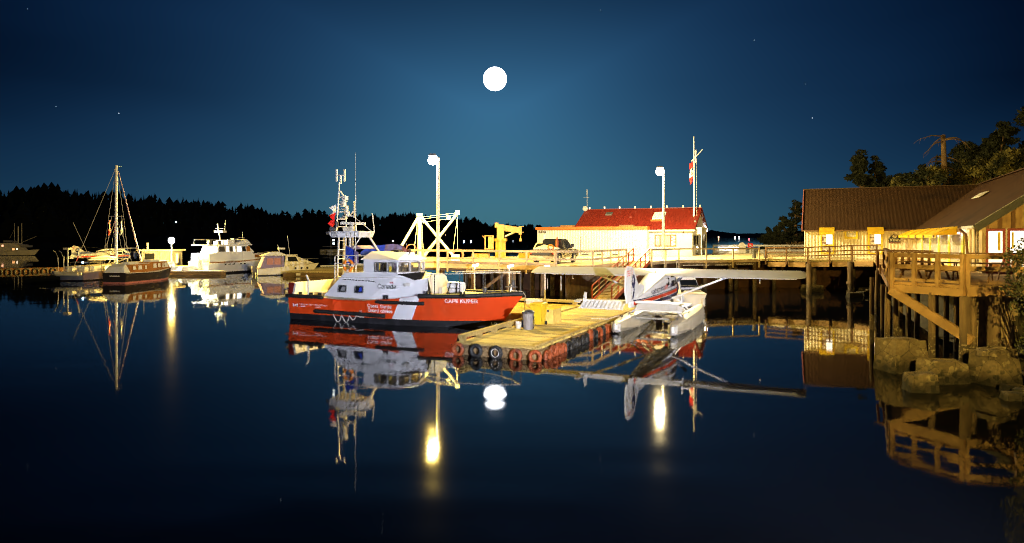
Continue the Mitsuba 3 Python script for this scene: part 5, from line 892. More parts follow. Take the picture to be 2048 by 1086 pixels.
add(wr, 'soffit', sheet([[(-.45, YN - .74, 5.25), (-.45, YN, 5.25)], [(5.4, YN - .74, 9.40), (5.4, YN, 9.40)]]), 'brown_wood', M=WG); add(wr, 'skylight', slab([(2.6, -10.5, 7.66), (3.1, -10.5, 8.015), (3.1, -7.5, 8.015), (2.6, -7.5, 7.66)], (-.02, 0, .05)), 'white_paint', M=WG); add(wr, 'ridge_cap', beam((5.4, YN - .7, 9.6), (5.4, 6, 9.6), .35, .06), 'roof_brown', M=WG)
cfa('gutter', beam((-.55, YN - .75, 5.36), (-.55, YN + 2.3, 5.36), .13, .13), 'galvanised'); cfa('downspout', tube([(-.5, YN + 3.6, 5.3), (-.2, YN + 3.6, 5.0), (-.12, YN + 3.6, 3.9), (-.35, YN + 3.6, 3.5), (-.35, YN + 3.6, 3.1)], .07, 8), 'brown_wood', True)
posts = [-3.3, -7.8, -12.1, -16.3, -20.9]; RW = WG @ xf(0, 0, 0, -90)   # faces the wall: local x runs along -y
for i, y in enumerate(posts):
    k = cfa('post_panel', bx(-.09, 0, y - .32, y + .32, ZF, 5.15), 'lime_lit_strip', label='bright yellow panel between windows')
    kk = add(k, 'downlight', bx(-.35, -.2, y - .1, y + .1, 5.06, 5.1), 'white_paint', M=WG); scene[kk]['emitter'] = lum(420, 390, 200, 1.2)
ends = [0.2] + posts + [-22.2]
for a, b in zip(posts, posts[1:] + [-24.0]):
    k = cfa('window', J(bx(-.06, 0, b + .34, a - .34, 3.35, 3.47), bx(-.06, 0, b + .34, b + .42, 3.47, 5.15), bx(-.06, 0, a - .42, a - .34, 3.47, 5.15)), 'pier_wood') if b > -23.5 else cfa('corner_board', bx(-.06, 0, -23.2, -22.9, ZF, 5.3), 'pier_wood')
    if b > -23.5:
        n = 4; w = (a - b - .86) / n
        for j in range(n): add(k, 'panel', bx(-.035 - .006 * (j % 2), 0, b + .43 + j * w, b + .43 + (j + 1) * w - .02, 3.48, 5.14), 'white_wall', M=WG)
for y0, y1 in zip(ends[:-1], ends[1:]): awning(cf, RW @ xf(-(y0 + y1) / 2, -.42, 0), abs(y1 - y0) - .85, 1.05, 5.47, 4.99, .2)
cfa('window_dark', J(bx(-.05, 0, -25.6, -24.4, 3.5, 5.3)), 'dark_glass'); cfa('corner_trim', J(bx(-.08, .02, -24.4, -23.9, ZF, 5.35), bx(-.1, .05, YN - .05, -25.7, ZF, 5.35), bx(-.07, -.051, -25.05, -24.97, 3.5, 5.3)), 'pier_wood')
dr_ = cfa('door', J(bx(.06, .16, YN - .09, YN - .03, ZF, 5.28), bx(.74, 1.04, YN - .09, YN - .03, ZF, 5.28), bx(1.6, 1.75, YN - .09, YN - .03, ZF, 5.28), bx(.16, 1.6, YN - .085, YN - .03, 5.16, 5.28), bx(.16, .74, YN - .085, YN - .03, 3.98, 4.08), bx(1.04, 1.6, YN - .085, YN - .03, 3.98, 4.08), bx(.16, .74, YN - .085, YN - .03, ZF, ZF + .2), bx(1.04, 1.6, YN - .085, YN - .03, ZF, ZF + .2)), 'door_red', label='red framed glass doors with bright light inside')
add(dr_, 'mullion', bx(.86, .92, YN - .13, YN - .09, ZF, 5.28), 'cream_paint', M=WG)
for x0, x1, z0, z1 in ((.16, .74, 4.08, 5.16), (1.04, 1.6, 4.08, 5.16), (.16, .74, ZF + .2, 3.98), (1.04, 1.6, ZF + .2, 3.98)):
    kk = add(dr_, 'pane', poly([(x0, YN - .05, z0), (x1, YN - .05, z0), (x1, YN - .05, z1), (x0, YN - .05, z1)]), 'white_paint', M=WG); scene[kk]['emitter'] = lum(*((1.7, 1.55, 1.3) if z0 > 4 else (1.1, 1.0, .75)), w=.8)
[add(dr_, 'blind', q_, m_, M=WG) for q_, m_ in ((bx(.55, .66, YN - .058, YN - .053, 4.2, 5.1), 'yellow_frame'), (bx(1.12, 1.2, YN - .058, YN - .053, 4.3, 5.1), 'yellow_frame'), (bx(.2, .7, YN - .058, YN - .053, 3.35, 3.6), 'varnish'), (bx(1.1, 1.5, YN - .058, YN - .053, 3.3, 3.7), 'varnish'))]

# ---------------------------------------------------------------- deck on piles at the right, shore rocks
dk = thing('cafe_deck', 'amber lit timber deck on tall piles in front of the cafe', 'deck')
DE = [(15.6, 28.0), (16.9, 25.6), (19.8, 24.9), (27, 23), (27.6, 31), (23.4, 33.9), (34.4, 57.8), (29.8, 55.65)]
add(dk, 'floor', slab([(x, y, ZF) for x, y in DE], (0, 0, -.12)), 'deck_wood')
add(dk, 'beam', beam((15.56, 27.95, 2.77), (16.9, 25.52, 2.77), .12, .30), 'deck_wood'); add(dk, 'beam', beam((16.95, 25.45, 2.83), (22, 24.2, 2.83), .14, .36), 'deck_wood'); add(dk, 'beam', beam((15.6, 28.1, 2.77), (29.7, 55.6, 2.77), .14, .3), 'brown_wood')
for i in range(4): a, b = i / 4 + .03, (i + 1) / 4 - .03; p, q = np.array([15.6, 28.0]), np.array([16.9, 25.6]); s, e = p + (q - p) * a, p + (q - p) * b; add(dk, 'curb', beam((*s, ZF + .1), (*e, ZF + .1), .16, .1), 'deck_wood')
rl = thing('deck_railing', 'heavy amber timber railing along the deck front', 'railing')
def heavy(p, q, n, skip=()):
    p, q = np.array([*p, ZF]), np.array([*q, ZF]); d = (q - p) / np.linalg.norm(q - p)
    for j in range(n + 1):
        if j in skip: continue
        s = p + (q - p) * j / n; add(rl, 'post', beam(s + [0, 0, -.42], s + [0, 0, 1.17], .14, .14, up=(d[0], d[1], 0)), 'deck_wood')
    o = np.array([-d[1], d[0], 0]) * -.09
    add(rl, 'cap', beam(p + [0, 0, 1.2], q + [0, 0, 1.2], .2, .045), 'brown_wood')
    for z, h in ((1.07, .17), (.62, .17)): add(rl, 'rail', beam(p + o * -1 + [0, 0, z], q + o * -1 + [0, 0, z], .045, h), 'deck_wood')
heavy((15.6, 28.0), (16.9, 25.6), 3); heavy((17.05, 25.55), (20.2, 24.75), 2)
rl = thing('deck_railing', 'dark posts of the deck side railing running back along the water', 'railing')
heavy((15.7, 28.35), (20.0, 36.6), 5)
sb = thing('slatted_bench', 'dark slatted bench back on the deck behind the front railing', 'bench')
for i in range(9): p = np.array([17.9, 33.4]) + np.array([1.1, -2.3]) * i / 8; add(sb, 'slat', beam((*p, ZF + .3), (*p, ZF + 1.1), .12, .04), 'brown_wood')
add(sb, 'top', beam((17.85, 33.5, ZF + 1.17), (19.05, 31.0, ZF + 1.17), .3, .07), 'brown_wood'); add(sb, 'seat', beam((18.1, 33.4, ZF + .45), (19.2, 31.1, ZF + .45), .35, .05), 'brown_wood'); add(sb, 'leg', J(*[beam((17.9 + 1.1 * t, 33.4 - 2.3 * t, ZF), (17.9 + 1.1 * t, 33.4 - 2.3 * t, ZF + .45), .08) for t in (.05, .5, .95)]), 'brown_wood')
def picnic(x, y, rz, lab):
    k = thing('picnic_table', lab, 'table'); M = xf(x, y, ZF, rz)
    for i in range(4): add(k, 'top_board', bx(-.9, .9, -.36 + .185 * i, -.19 + .185 * i, .72, .76), 'deck_wood', M=M)
    for sg in (-1, 1): add(k, 'seat', bx(-.9, .9, sg * .72 - .13, sg * .72 + .13, .43, .47), 'deck_wood', M=M)
    for x_ in (-.6, .6): add(k, 'leg', J(beam((x_, -.8, 0), (x_, -.25, .72), .09, .04, up=(1, 0, 0)), beam((x_, .8, 0), (x_, .25, .72), .09, .04, up=(1, 0, 0)), beam((x_, -.75, .40), (x_, .75, .40), .04, .09)), 'brown_wood', M=M)
picnic(17.7, 29.3, -62, 'picnic table at the left of the deck behind the railing'); picnic(18.9, 28.0, -40, 'picnic table in the middle of the deck'); picnic(20.6, 27.6, -20, 'picnic table near the lit red doors')
PB = [mikit.ply(tube([(0, 0, -1.2), (.01 * s, .02, .8), (0, -.01 * s, 2.75)], [.125, .115, .105], 12), 'pile_wood', True) for s in (-1, 2)]
for px_, Y in ((16.4, 30.2), (15.95, 29), (17.4, 31), (18.9, 33.2), (18.6, 32), (17.8, 30), (19.3, 30.3), (18.9, 29.0), (20.5, 33), (19, 36), (21, 38), (23, 43), (25.5, 47.5), (28, 52)): addc(dk, 'pile', PB[pr.randrange(2)], xf(px_, Y, 0, pr.uniform(0, 300)))
add(dk, 'pile', tube([(16.35, 26.6, -1), (16.36, 26.6, 1), (16.35, 26.6, 2.7)], [.135, .125, .115], 14), 'pile_wood', True, label='pale pile in the water under the deck edge'); add(dk, 'pile', tube([(16.88, 25.45, -1), (16.9, 25.45, .9), (16.9, 25.46, 2.65)], [.21, .20, .19], 14), 'pile_wood', True, label='thick split pile at the deck corner'); add(dk, 'pile', tube([(17.5, 25.9, -1), (17.5, 25.9, 2.7)], .115, 12), 'pile_wood', True)
add(dk, 'pile', tube([(17.74, 25.15, -.6), (17.74, 25.15, .7), (17.78, 25.15, 2.7)], [.23, .22, .2], 14), 'pile_wood', True, label='thick dark pile right of the stone wall'); add(dk, 'pile', tube([(19.2, 28.8, .0), (19.2, 28.8, 2.7)], .25, 12), 'pile_wood', True)
add(dk, 'brace', beam((15.5, 27.95, 2.70), (16.98, 25.2, 1.02), .17, .34), 'deck_wood', label='long diagonal timber brace'); add(dk, 'brace', beam((16.0, 28.9, 2.6), (17.3, 27.2, 1.4), .1, .25), 'brown_wood')
def rock(name, lab, x, y, z, sx, sy, sz, rz, seed, m='stone', cat='boulder', sub=3, par=None, rough=.17, group=None):
    g = np.random.default_rng(seed); c = np.array([[a, b, d] for a in (-1, 1) for b in (-1, 1) for d in (-1, 1)], float) * (.86 + .2 * g.random((8, 3))); c[c[:, 2] > 0, :2] *= .78
    hh = man(hull3(np.vstack([c, c * .96 + g.normal(0, .06, c.shape)]))).refine(7 if sub > 2 else 2); q = unman(hh); v = q.vertices
    nrm = v / np.linalg.norm(v, axis=1, keepdims=True); v = v + nrm * ((2 * meshkit.fbm(v * 2.0 + seed, 3, seed) - 1) * rough * .45 + (2 * meshkit.fbm(v * 9.0 + seed, 3, seed) - 1) * rough * .35)[:, None]
    mm = put(TM(v * [sx / 2, sy / 2, sz / 2], q.faces), xf(x, y, z, rz))
    return solo(name, mm, m, lab, cat, group, smooth=False) if par is None else add(par, name, mm, m)
rock('boulder', 'big square cut boulder standing alone left of the rocks', 14.15, 24.9, .3, 1.62, 1.3, 1.75, 12, 11); rock('boulder', 'smallest boulder in front at the water', 12.9, 21.55, .1, .98, .75, .92, -8, 12); rock('boulder', 'long low boulder with dark weed on top', 14.45, 22.9, .1, 1.6, 1.0, 1.25, 6, 13); rock('boulder', 'large tapering boulder at the right with small stones on it', 16.05, 22.75, .3, 1.25, 1.2, 1.7, 20, 14)
for i, (x, y, z, s) in enumerate(((15.55, 22.5, 1.02, .28), (15.75, 22.3, 1.08, .34), (16.0, 22.4, 1.1, .3), (16.2, 22.7, 1.12, .36))): rock('loose_stone', ORD[i] + ' from the left of the loose stones on the large tapering boulder', x, y, z, s * 1.3, s, s * .6, 30 * i, 30 + i, cat='stone', sub=2, group='stones on the tapering boulder')
for i, (x, y, s) in enumerate(((15.0, 20.4, .5), (15.5, 20.7, .6), (15.25, 19.9, .4), (15.9, 20.2, .7), (15.7, 21.4, .5), (16.4, 21.1, .6))): rock('shore_stone', ORD[i] + ' from the left of the small stones at the water edge by the bush', x, y, .05, s * 1.4, s, s * .7, 47 * i, 50 + i, cat='stone', sub=2, group='stones by the bush')
for i, (x, y, s) in enumerate(((27.6, 55.0, .9), (29.2, 57.0, .8), (30.3, 58, 1.2), (31.2, 57.2, .9), (26.8, 61, 1.3))): rock('shore_stone', ORD[i] + ' from the left of the stones at the waterline under the walkway', x, y, .05, s * 1.5, s, s * .8, 47 * i, 70 + i, cat='stone', sub=2, group='stones under the walkway')
SHL = [(14.6, 15), (15.9, 20.3), (17.2, 22.6), (18.6, 25), (20.0, 28), (20.6, 33), (25, 44), (30.4, 56), (33, 64), (34, 72)]
rows = []
for dx, z in ((-1.6, -1.2), (0, .02), (.8, .3), (2.2, .8), (5, 2.0), (25, 3)): rows.append([(x + dx, y + .3 * math.sin(3 * i), z + (.15 * math.sin(i * 2.3 + dx) if dx > 0 else 0)) for i, (x, y) in enumerate(SHL)])
struct('shore', sheet(np.transpose(np.array(rows), (1, 0, 2))), 'earth', smooth=True, label='rocky shore under the deck')
swl = thing('stone_wall', 'rubble stone wall under the deck between the piles', 'wall'); add(swl, 'core', bx(18.25, 20.2, 27.2, 27.8, .2, 2.7), 'earth'); g = np.random.default_rng(21)
for r in range(11):
    x = 18.2 + .12 * (r % 2)
    while x < 19.8: w = g.uniform(.17, .33); rock('stone', '', x + w / 2, 27.15, .35 + r * .215, w * 1.02, .3, .235, g.uniform(-8, 8), int(g.integers(1e6)), 'wall_stone', par=swl, sub=2, rough=.12); x += w

# ---------------------------------------------------------------- trees and bush
def leaf_cloud(centres, n, size, g, flat=.6):
    """leaf-sized folded faces scattered in the clumps (x, y, z, r)"""
    c = np.asarray(centres, float); w = c[:, 3] ** 2; i = g.choice(len(c), n, p=w / w.sum()); d = g.normal(0, 1, (n, 3)); d /= np.linalg.norm(d, axis=1, keepdims=True)
    p = c[i, :3] + d * (c[i, 3] * (.45 + .6 * g.random(n) ** .5))[:, None] * [1, 1, flat]
    u = g.normal(0, 1, (n, 3)); u /= np.linalg.norm(u, axis=1, keepdims=True); t = np.cross(u, g.normal(0, 1, (n, 3))); t /= np.linalg.norm(t, axis=1, keepdims=True); s = (size * (.6 + .8 * g.random(n)))[:, None]
    V = np.stack([p - u * s, p + t * s * .45, p + u * s, p - t * s * .45 + np.cross(u, t) * s * .2], 1).reshape(-1, 3); b = np.arange(n)[:, None] * 4
    return TM(V, np.vstack([b + [0, 1, 2], b + [0, 2, 3]]))
def tree(lab, x, y, zb, h, r, m, seed, n=2600, leaf=.24, conic=False, name=None, cat='tree', group=None):
    g = np.random.default_rng(seed); k = thing(name or ('fir_tree' if conic else 'broadleaf_tree'), lab, cat, group); top = np.array([x + g.normal(0, .3), y + g.normal(0, .3), zb + h])
    add(k, 'trunk', tube([(x, y, zb - 2), (x + g.normal(0, .2), y, zb + h * .4), top - [0, 0, .3]], [.05 * h ** .9, .032 * h, .02], 7), 'bark', True)
    C = []; limbs = []
    for i in range(22 if conic else 15):
        f = .22 + .76 * (i + g.random()) / (22 if conic else 15); a = g.random() * 6.28; rr = r * ((1.08 - f) * 1.25 if conic else math.sin(min(1, f * 1.05) * math.pi * .86 + .25)) * (.45 + .75 * g.random())
        p0 = np.array([x, y, zb + h * f * .92]); p1 = p0 + [rr * math.cos(a), rr * math.sin(a), (-.10 if conic else .25) * rr]; limbs.append(tube([p0, (p0 + p1) / 2 + [0, 0, .12 * rr], p1], [.05 + .012 * h * (1 - f), .04, .02], 5))
        for s in (.45, .78, 1.0): C.append((*(p0 + (p1 - p0) * s), r * (.17 if conic else .25) * (.6 + .7 * g.random())))
    C.append((*(top - [0, 0, .5]), r * .16)); add(k, 'limb', J(*limbs), 'bark'); add(k, 'crown', leaf_cloud(C, n, leaf, g, .55 if conic else .75), m); return k
tree('black fir with a broken double top above the brown roof', 48.6, 95, 6.5, 10.6, 4.6, 'leaf_dark', 1, 4200, .3, True); tree('dark fir beside the broken topped one', 51.3, 96, 6.5, 9.9, 3.6, 'leaf_dark', 22, 2600, .3, True); tree('low dark tree at the left end of the treeline above the roof', 46.2, 95, 6, 5.6, 2.6, 'leaf_dark', 2, 2200, .28); tree('rounded dark tree between the black firs and the lit tree', 53.9, 95, 6.5, 7.3, 3.4, 'leaf_dark', 3, 2800, .28); tree('dark fir with a ball shaped tip right of the rounded tree', 56.6, 94, 6.5, 8.6, 2.8, 'leaf_dark', 4, 2200, .28, True); tree('low dark bushy tree behind the roof ridge under the firs', 50.2, 94, 6, 5.4, 3.6, 'leaf_dark', 61, 2600, .28)
tree('amber lit leafy tree left of the dead trunk', 48.2, 79, 7.2, 5.7, 3.2, 'leaf_lit', 5, 4200, .22); tree('leafy tree lit from below right of the dead trunk', 53.8, 79, 7.2, 7.0, 3.6, 'leaf_lit', 6, 4400, .22); tree('dark topped tree standing behind the lit trees', 57.6, 86, 8.0, 8.8, 4.8, 'leaf_dark', 7, 4600, .28); tree('wide amber lit tree with pale branches over the cafe roof', 55.9, 76, 7.5, 7.2, 4.2, 'leaf_lit', 8, 5000, .2); tree('amber lit tree at the right edge of the picture', 59.2, 77, 8, 8.4, 4.4, 'leaf_lit', 9, 4600, .2)
tree('tall dark fir at the right edge above the lit trees', 60.0, 83, 8, 11.0, 4.4, 'leaf_dark', 10, 4600, .3, True); tree('shorter dark fir left of the tallest one', 57.9, 82, 8, 9.6, 3.6, 'leaf_dark', 13, 3400, .3, True); tree('tallest dark tree cut by the right edge of the picture', 62.0, 80, 9, 11.8, 5.0, 'leaf_dark', 14, 4200, .3)
for i, (x, y, zb, h, r, con, lab) in enumerate(((44.2, 106, 3.4, 7.4, 3.0, True, 'black fir on the headland beside the shop roof'), (42.8, 107, 2.4, 6.0, 2.8, True, 'second black fir on the headland'), (41.9, 108, 1.4, 4.8, 2.2, False, 'bushy black tree on the headland slope'), (40.7, 108.5, .8, 6.0, 1.0, False, 'thin windblown tree at the tip of the headland'), (45.8, 104, 4, 5.5, 2.4, False, 'dark tree half hidden by the shop gable'), (41.2, 107, 1, 3.2, 1.7, False, 'low bush on the headland shore'))): tree(lab, x, y, zb, h, r, 'leaf_dark', 40 + i, 1700, .26, con)
k = thing('dead_tree', 'bare dead trunk with drooping broken branches above the roof', 'tree'); X, Y = 50.6, 80; add(k, 'trunk', tube([(X + .5, Y, 6), (X + .3, Y, 10.8), (X + .05, Y, 13.5), (X - .05, Y, 16.4), (X - .02, Y, 16.85)], [.42, .38, .30, .25, .22], 10), 'bark', True)
g = np.random.default_rng(77)
for z, L, sgn, dr2 in ((16.55, 3.4, -1, .45), (16.35, 2.0, -1, 1.6), (15.9, 2.6, -1, 1.5), (16.3, 2.4, 1, .5), (16.2, 2.9, 1, .95), (14.2, 2.3, -1, .8), (13.7, 2.6, -1, .9), (14.0, 1.2, 1, .3), (12.6, 2.2, -1, 1.0), (12.9, 1.3, 1, .4), (11.6, 1.4, 1, .1)):
    s = np.linspace(0, 1, 7); P = np.stack([X + sgn * L * s, Y + .3 * np.sin(s * 3 + z) - .4 * s, z + .25 * np.sin(s * np.pi) - dr2 * s ** 2], 1) + g.normal(0, .04, (7, 3)) * s[:, None]
    q = add(k, 'branch', tube(P, np.linspace(.1, .018, 7), 6), 'bark', True); 
    for j in range(5): a = P[2 + j % 5]; add(q, 'twig', tube([a, a + [sgn * g.uniform(.1, .5), g.normal(0, .2), -g.uniform(.2, .6)]], [.022, .008], 4), 'bark')
solo('spar', tube([(51.2, 79.4, 9.8), (52.6, 79.4, 9.75)], .05, 5), 'white_paint', 'pale short spar sticking out right of the dead trunk', 'spar'); solo('spar', tube([(50.0, 79.4, 10.6), (51.0, 79.4, 10.9)], .06, 5), 'white_paint', 'pale short spar crossing the left of the dead trunk', 'spar')
k = thing('bush', 'leafy bush overhanging the shore at the right edge', 'bush'); g = np.random.default_rng(88); C = []; st = []
for i in range(26):
    a, f = g.random() * 6.28, g.random(); p = np.array([16.75 + 1.15 * math.cos(a) * (.3 + .7 * g.random()), 20.9 + 1.1 * math.sin(a) * g.random(), 1.0 + 3.7 * f]); C.append((*p, .22 + .28 * g.random())); st.append(tube([(16.9, 20.9, .2), (16.8 + .3 * math.cos(a), 20.9, .2 + 2.0 * f), p], [.035, .022, .008], 5))
for p in ((15.35, 20.8, 4.3), (15.2, 20.7, 4.05), (15.4, 20.9, 3.6), (15.25, 20.8, 3.3), (15.5, 20.6, 4.55)): C.append((*p, .3)); st.append(tube([(16.8, 20.9, 1.5), ((16.8 + p[0]) / 2, 20.9, p[2] * .7 + .6), p], [.03, .02, .008], 5))
add(k, 'stem', J(*st), 'bark'); add(k, 'foliage', leaf_cloud(C, 4300, .055, g, .9), 'leaf_bush')
solo('dry_grass', leaf_cloud([(40.5 + .8 * i, 101.5, 3.2 + .12 * i, 1.0) for i in range(7)], 900, .3, np.random.default_rng(5), .5), 'grass_dry', 'pale dry grass behind the far railing left of the shop', 'grass', kind='stuff')

# ---------------------------------------------------------------- marina on the left
def box_win(par, M, x0, x1, y, z0, z1, m='dark_glass', emit=None, lean=0.0, name='window'):
    k = add(par, name, poly([(x0, y, z0), (x1, y, z0), (x1 - lean, y, z1), (x0, y, z1)]), m, M=M)
    if emit is not None: scene[k]['emitter'] = lum(*emit[:3], w=emit[3])
    return k
# varnished cabin cruiser
MC = xf(-41.5, 71.2, 0, 82); Hc = Hull(9.5, 2.75, [(0, 1.12), (5, 1.05), (9.5, 1.45)], rake=.7, p=2.2)
ck = simple_boat('cabin_cruiser', 'wooden cabin cruiser with varnished cabin and dark hull', MC, Hc, 'hull_dark', 'rose_bottom', 'cream_paint', boot=.18)
add(ck, 'aft_cabin', hull3([(x, y, z) for x, w, z in ((.9, 1.12, 1.05), (.9, 1.02, 1.95), (4.0, 1.02, 1.95), (4.0, 1.12, 1.05)) for y in (-w, w)]), 'varnish', M=MC); add(ck, 'wheelhouse', hull3([(x, y, z) for x, w, z in ((4.02, 1.1, 1.08), (4.02, 1.0, 2.1), (7.3, .9, 2.1), (8.0, .85, 1.3)) for y in (-w, w)]), 'varnish', M=MC)
for x0, x1, y, z0, z1 in ((1.4, 1.9, -1.085, 1.38, 1.8), (2.25, 2.85, -1.085, 1.38, 1.82), (3.3, 3.65, -1.085, 1.38, 1.8), (4.7, 5.3, -1.065, 1.45, 1.95), (5.5, 6.0, -1.05, 1.5, 1.95), (6.3, 6.6, -1.02, 1.45, 1.98), (6.7, 7.4, -1.0, 1.45, 1.98)): box_win(ck, MC, x0, x1, y - .02, z0, z1, 'cream_paint', lean=.1)
add(ck, 'roof', J(hull3([(x, y, z) for x in (.8, 4.1) for y in (-1.1, 1.1) for z in (1.96, 2.0)]), hull3([(x, y, z) for x in (4.0, 7.5) for y in (-1.08, 1.08) for z in (2.11, 2.16)])), 'cream_paint', M=MC); add(ck, 'roof_gear', J(bx(5, 6.6, -.5, .4, 2.16, 2.35), tube([(4.6, 0, 2.16), (4.6, 0, 3.6)], .03, 5), tube([(6.8, .3, 2.16), (6.9, .3, 3.2)], .02, 5), bx(1.6, 3.2, -.4, .4, 2.0, 2.2)), 'white_paint', M=MC)
add(ck, 'cockpit_cover', hull3([(x, y, z) for x, w, z in ((-.05, 1.2, 1.14), (.95, 1.15, 1.14), (.9, .6, 2.05), (.2, .9, 1.75)) for y in (-w, w)]), 'tarp_white', M=MC, label='white tarpaulin over the stern'); add(ck, 'name_plate', J(*[bx(-.02, -.005, -.6 + .13 * i, -.52 + .13 * i, .72, .84) for i in range(9)]), 'cream_paint', M=MC)
add(ck, 'rail', J(tube([(7.9, -.9, 1.3), (8.2, -.75, 1.9), (9.5, 0, 2.0), (8.2, .75, 1.9), (7.9, .9, 1.3)], .02, 5), tube([(8.8, -.4, 1.4), (8.8, -.4, 1.95)], .02, 5)), 'steel', M=MC)
# sailboat
MS = xf(-48.7, 75.5, 0, 85.5); Hb = Hull(12.7, 3.7, [(0, 1.05), (6, .98), (12.7, 1.35)], rake=1.2, p=2.1, x0=.5, tuck=.22)
sk = simple_boat('sailboat', 'sailing yacht with a tall mast and a dinghy on its stern', MS, Hb, 'cream_paint', 'hull_dark', 'cream_paint')
mx = 7.5
add(sk, 'mast', tube([(mx, 0, .9), (mx, 0, 13.6)], [.2, .14], 10), 'white_gelcoat', True); add(sk, 'boom', tube([(mx, 0, 2.2), (2.6, 0, 2.25)], .09, 8), 'cream_paint', True); add(sk, 'furled_sail', tube([(mx - .1, 0, 2.36), (5.5, .05, 2.55), (3.0, 0, 2.42)], [.16, .2, .1], 8), 'tarp_white', True)
add(sk, 'spreader', J(tube([(mx, -.95, 7.4), (mx, .95, 7.4)], .04, 6), tube([(mx, -.2, 13.45), (mx + .9, -.1, 13.6)], .02, 5)), 'white_paint')
add(sk, 'furled_jib', tube([(12.5, 0, 1.45), (7.9, 0, 12.9)], [.13, .05], 8), 'mauve_canvas', True); add(sk, 'rigging', J(*[tube(p, .022, 4) for p in (((mx, 0, 13.4), (.1, 0, 1.2)), ((mx, 0, 13.4), (mx, -.95, 7.4), (mx - .1, -1.75, 1.0)), ((mx, 0, 13.4), (mx, .95, 7.4), (mx - .1, 1.75, 1.0)), ((mx, 0, 7.3), (mx - .9, -1.7, 1.0)), ((mx, 0, 7.3), (mx - .9, 1.7, 1.0)), ((mx, 0, 7.3), (mx + .9, -1.7, 1.0)), ((mx, 0, 7.3), (mx + .9, 1.7, 1.0)), ((mx, -.7, 7.4), (mx - .5, -1.7, 1.0)), ((mx, .6, 7.4), (mx - .4, 1.3, 1.0)), ((3, 0, 2.3), (.6, .3, 6.5)))]), 'cream_paint')
add(sk, 'cabin_roof', hull3([(x, y, z) for x, w, z in ((3.8, 1.2, 1.0), (4.0, 1.0, 1.5), (8.8, .85, 1.5), (10.0, .6, 1.15)) for y in (-w, w)]), 'cream_paint'); add(sk, 'bimini', J(hull3([(x, y, z) for x in (1.2, 3.4) for y in (-1.2, 1.2) for z in (1.95, 2.02)] + [(2.2, y, 2.15) for y in (-1, 1)]), *[tube([(x, sg * 1.15, 1.0), (x, sg * 1.15, 1.98)], .025, 5) for x in (1.3, 3.3) for sg in (-1, 1)]), 'dark_grey'); [add(sk, 'cockpit_gear', q_, 'tarp_white') for q_ in (bx(.4, 1.0, -1.2, -.5, 1.0, 1.5), bx(.3, 1.0, .2, 1.0, 1.0, 1.6), cyl((.8, -.2, 1.0), (.8, -.2, 1.7), .2), hull3([(x, y, z) for x in (2.4, 3.6) for y in (-.9, .9) for z in (1.0, 1.55)]))]
add(sk, 'radar_post', J(tube([(.2, .62, 1.0), (.2, .62, 3.5)], .08, 8), bx(-.1, .5, .35, .95, 3.45, 3.68)), 'white_paint'); add(sk, 'davit', J(*[tube([(0, sg * 1.3 + .9, .8), (-.1, sg * 1.3 + .9, 2.6), (-.5, sg * 1.3 + .85, 3.2), (-.9, sg * 1.3 + .8, 3.35)], .035, 6) for sg in (0, .5)], tube([(.2, 1.0, 1), (.2, 1.0, 2.8)], .03, 5)), 'steel'); add(sk, 'gangplank', beam((-.3, 1.6, .85), (-.6, 3.2, .75), .25, .1), 'white_paint')
for n_ in list(scene):
    if n_.startswith(sk + '__') and 'to_world' not in scene[n_] and n_.split('__')[1].split('_0')[0] in ('mast', 'boom', 'furled_sail', 'spreader', 'furled_jib', 'rigging', 'cabin_roof', 'bimini', 'cockpit_gear', 'radar_post', 'davit', 'gangplank'): scene[n_]['to_world'] = T4(MS.tolist())
kk = add(sk, 'anchor_light', bx(.9, 1.05, -.65, -.5, 1.95, 2.1), 'white_paint', M=MS); scene[kk]['emitter'] = lum(5, 9, 12, .1)
dk2 = thing('dinghy', 'inflatable dinghy slung across the stern of the sailing yacht', 'dinghy'); P = [(-.55, -1.5, .8), (-.55, .9, .8), (-.55, 1.35, .95), (-.95, 1.35, .95), (-1.05, .9, .8), (-1.05, -1.5, .8)]
add(dk2, 'tube', tube(P, [.2, .23, .22, .22, .23, .2], 9), 'tarp_white', True, M=MS); add(dk2, 'floor', bx(-1.05, -.55, -1.4, 1.2, .72, .78), 'cream_paint', M=MS); add(dk2, 'transom', bx(-1.1, -.5, -1.45, -1.4, .62, 1.0), 'grey_paint', M=MS)
for y, m, lab in ((.72, 'flag_red', 'red flag under the left spreader of the sailing yacht'), (-.8, 'cream_paint', 'pale flag under the right spreader of the sailing yacht')): solo('flag', sheet([[(mx - .05 - .10 * j, y + .05 * math.sin(i + j), 7.0 - .33 * i - .12 * j) for j in range(4)] for i in range(6)]), m, lab, 'flag', M=MS, smooth=True)
k = thing('flag', 'red and white ensign on the backstay of the sailing yacht', 'flag'); add(k, 'cloth', sheet([[(1.4 - .4 * i / 5 - .12 * j, .05 * (-1) ** j, 3.8 - .3 * i - .1 * j) for j in range(4)] for i in range(4)]), 'flag_white', M=MS); add(k, 'band', sheet([[(1.16 - .4 * i / 5 - .12 * j, .05 * (-1) ** j, 2.88 - .25 * i - .1 * j) for j in range(4)] for i in range(3)]), 'flag_red', M=MS)
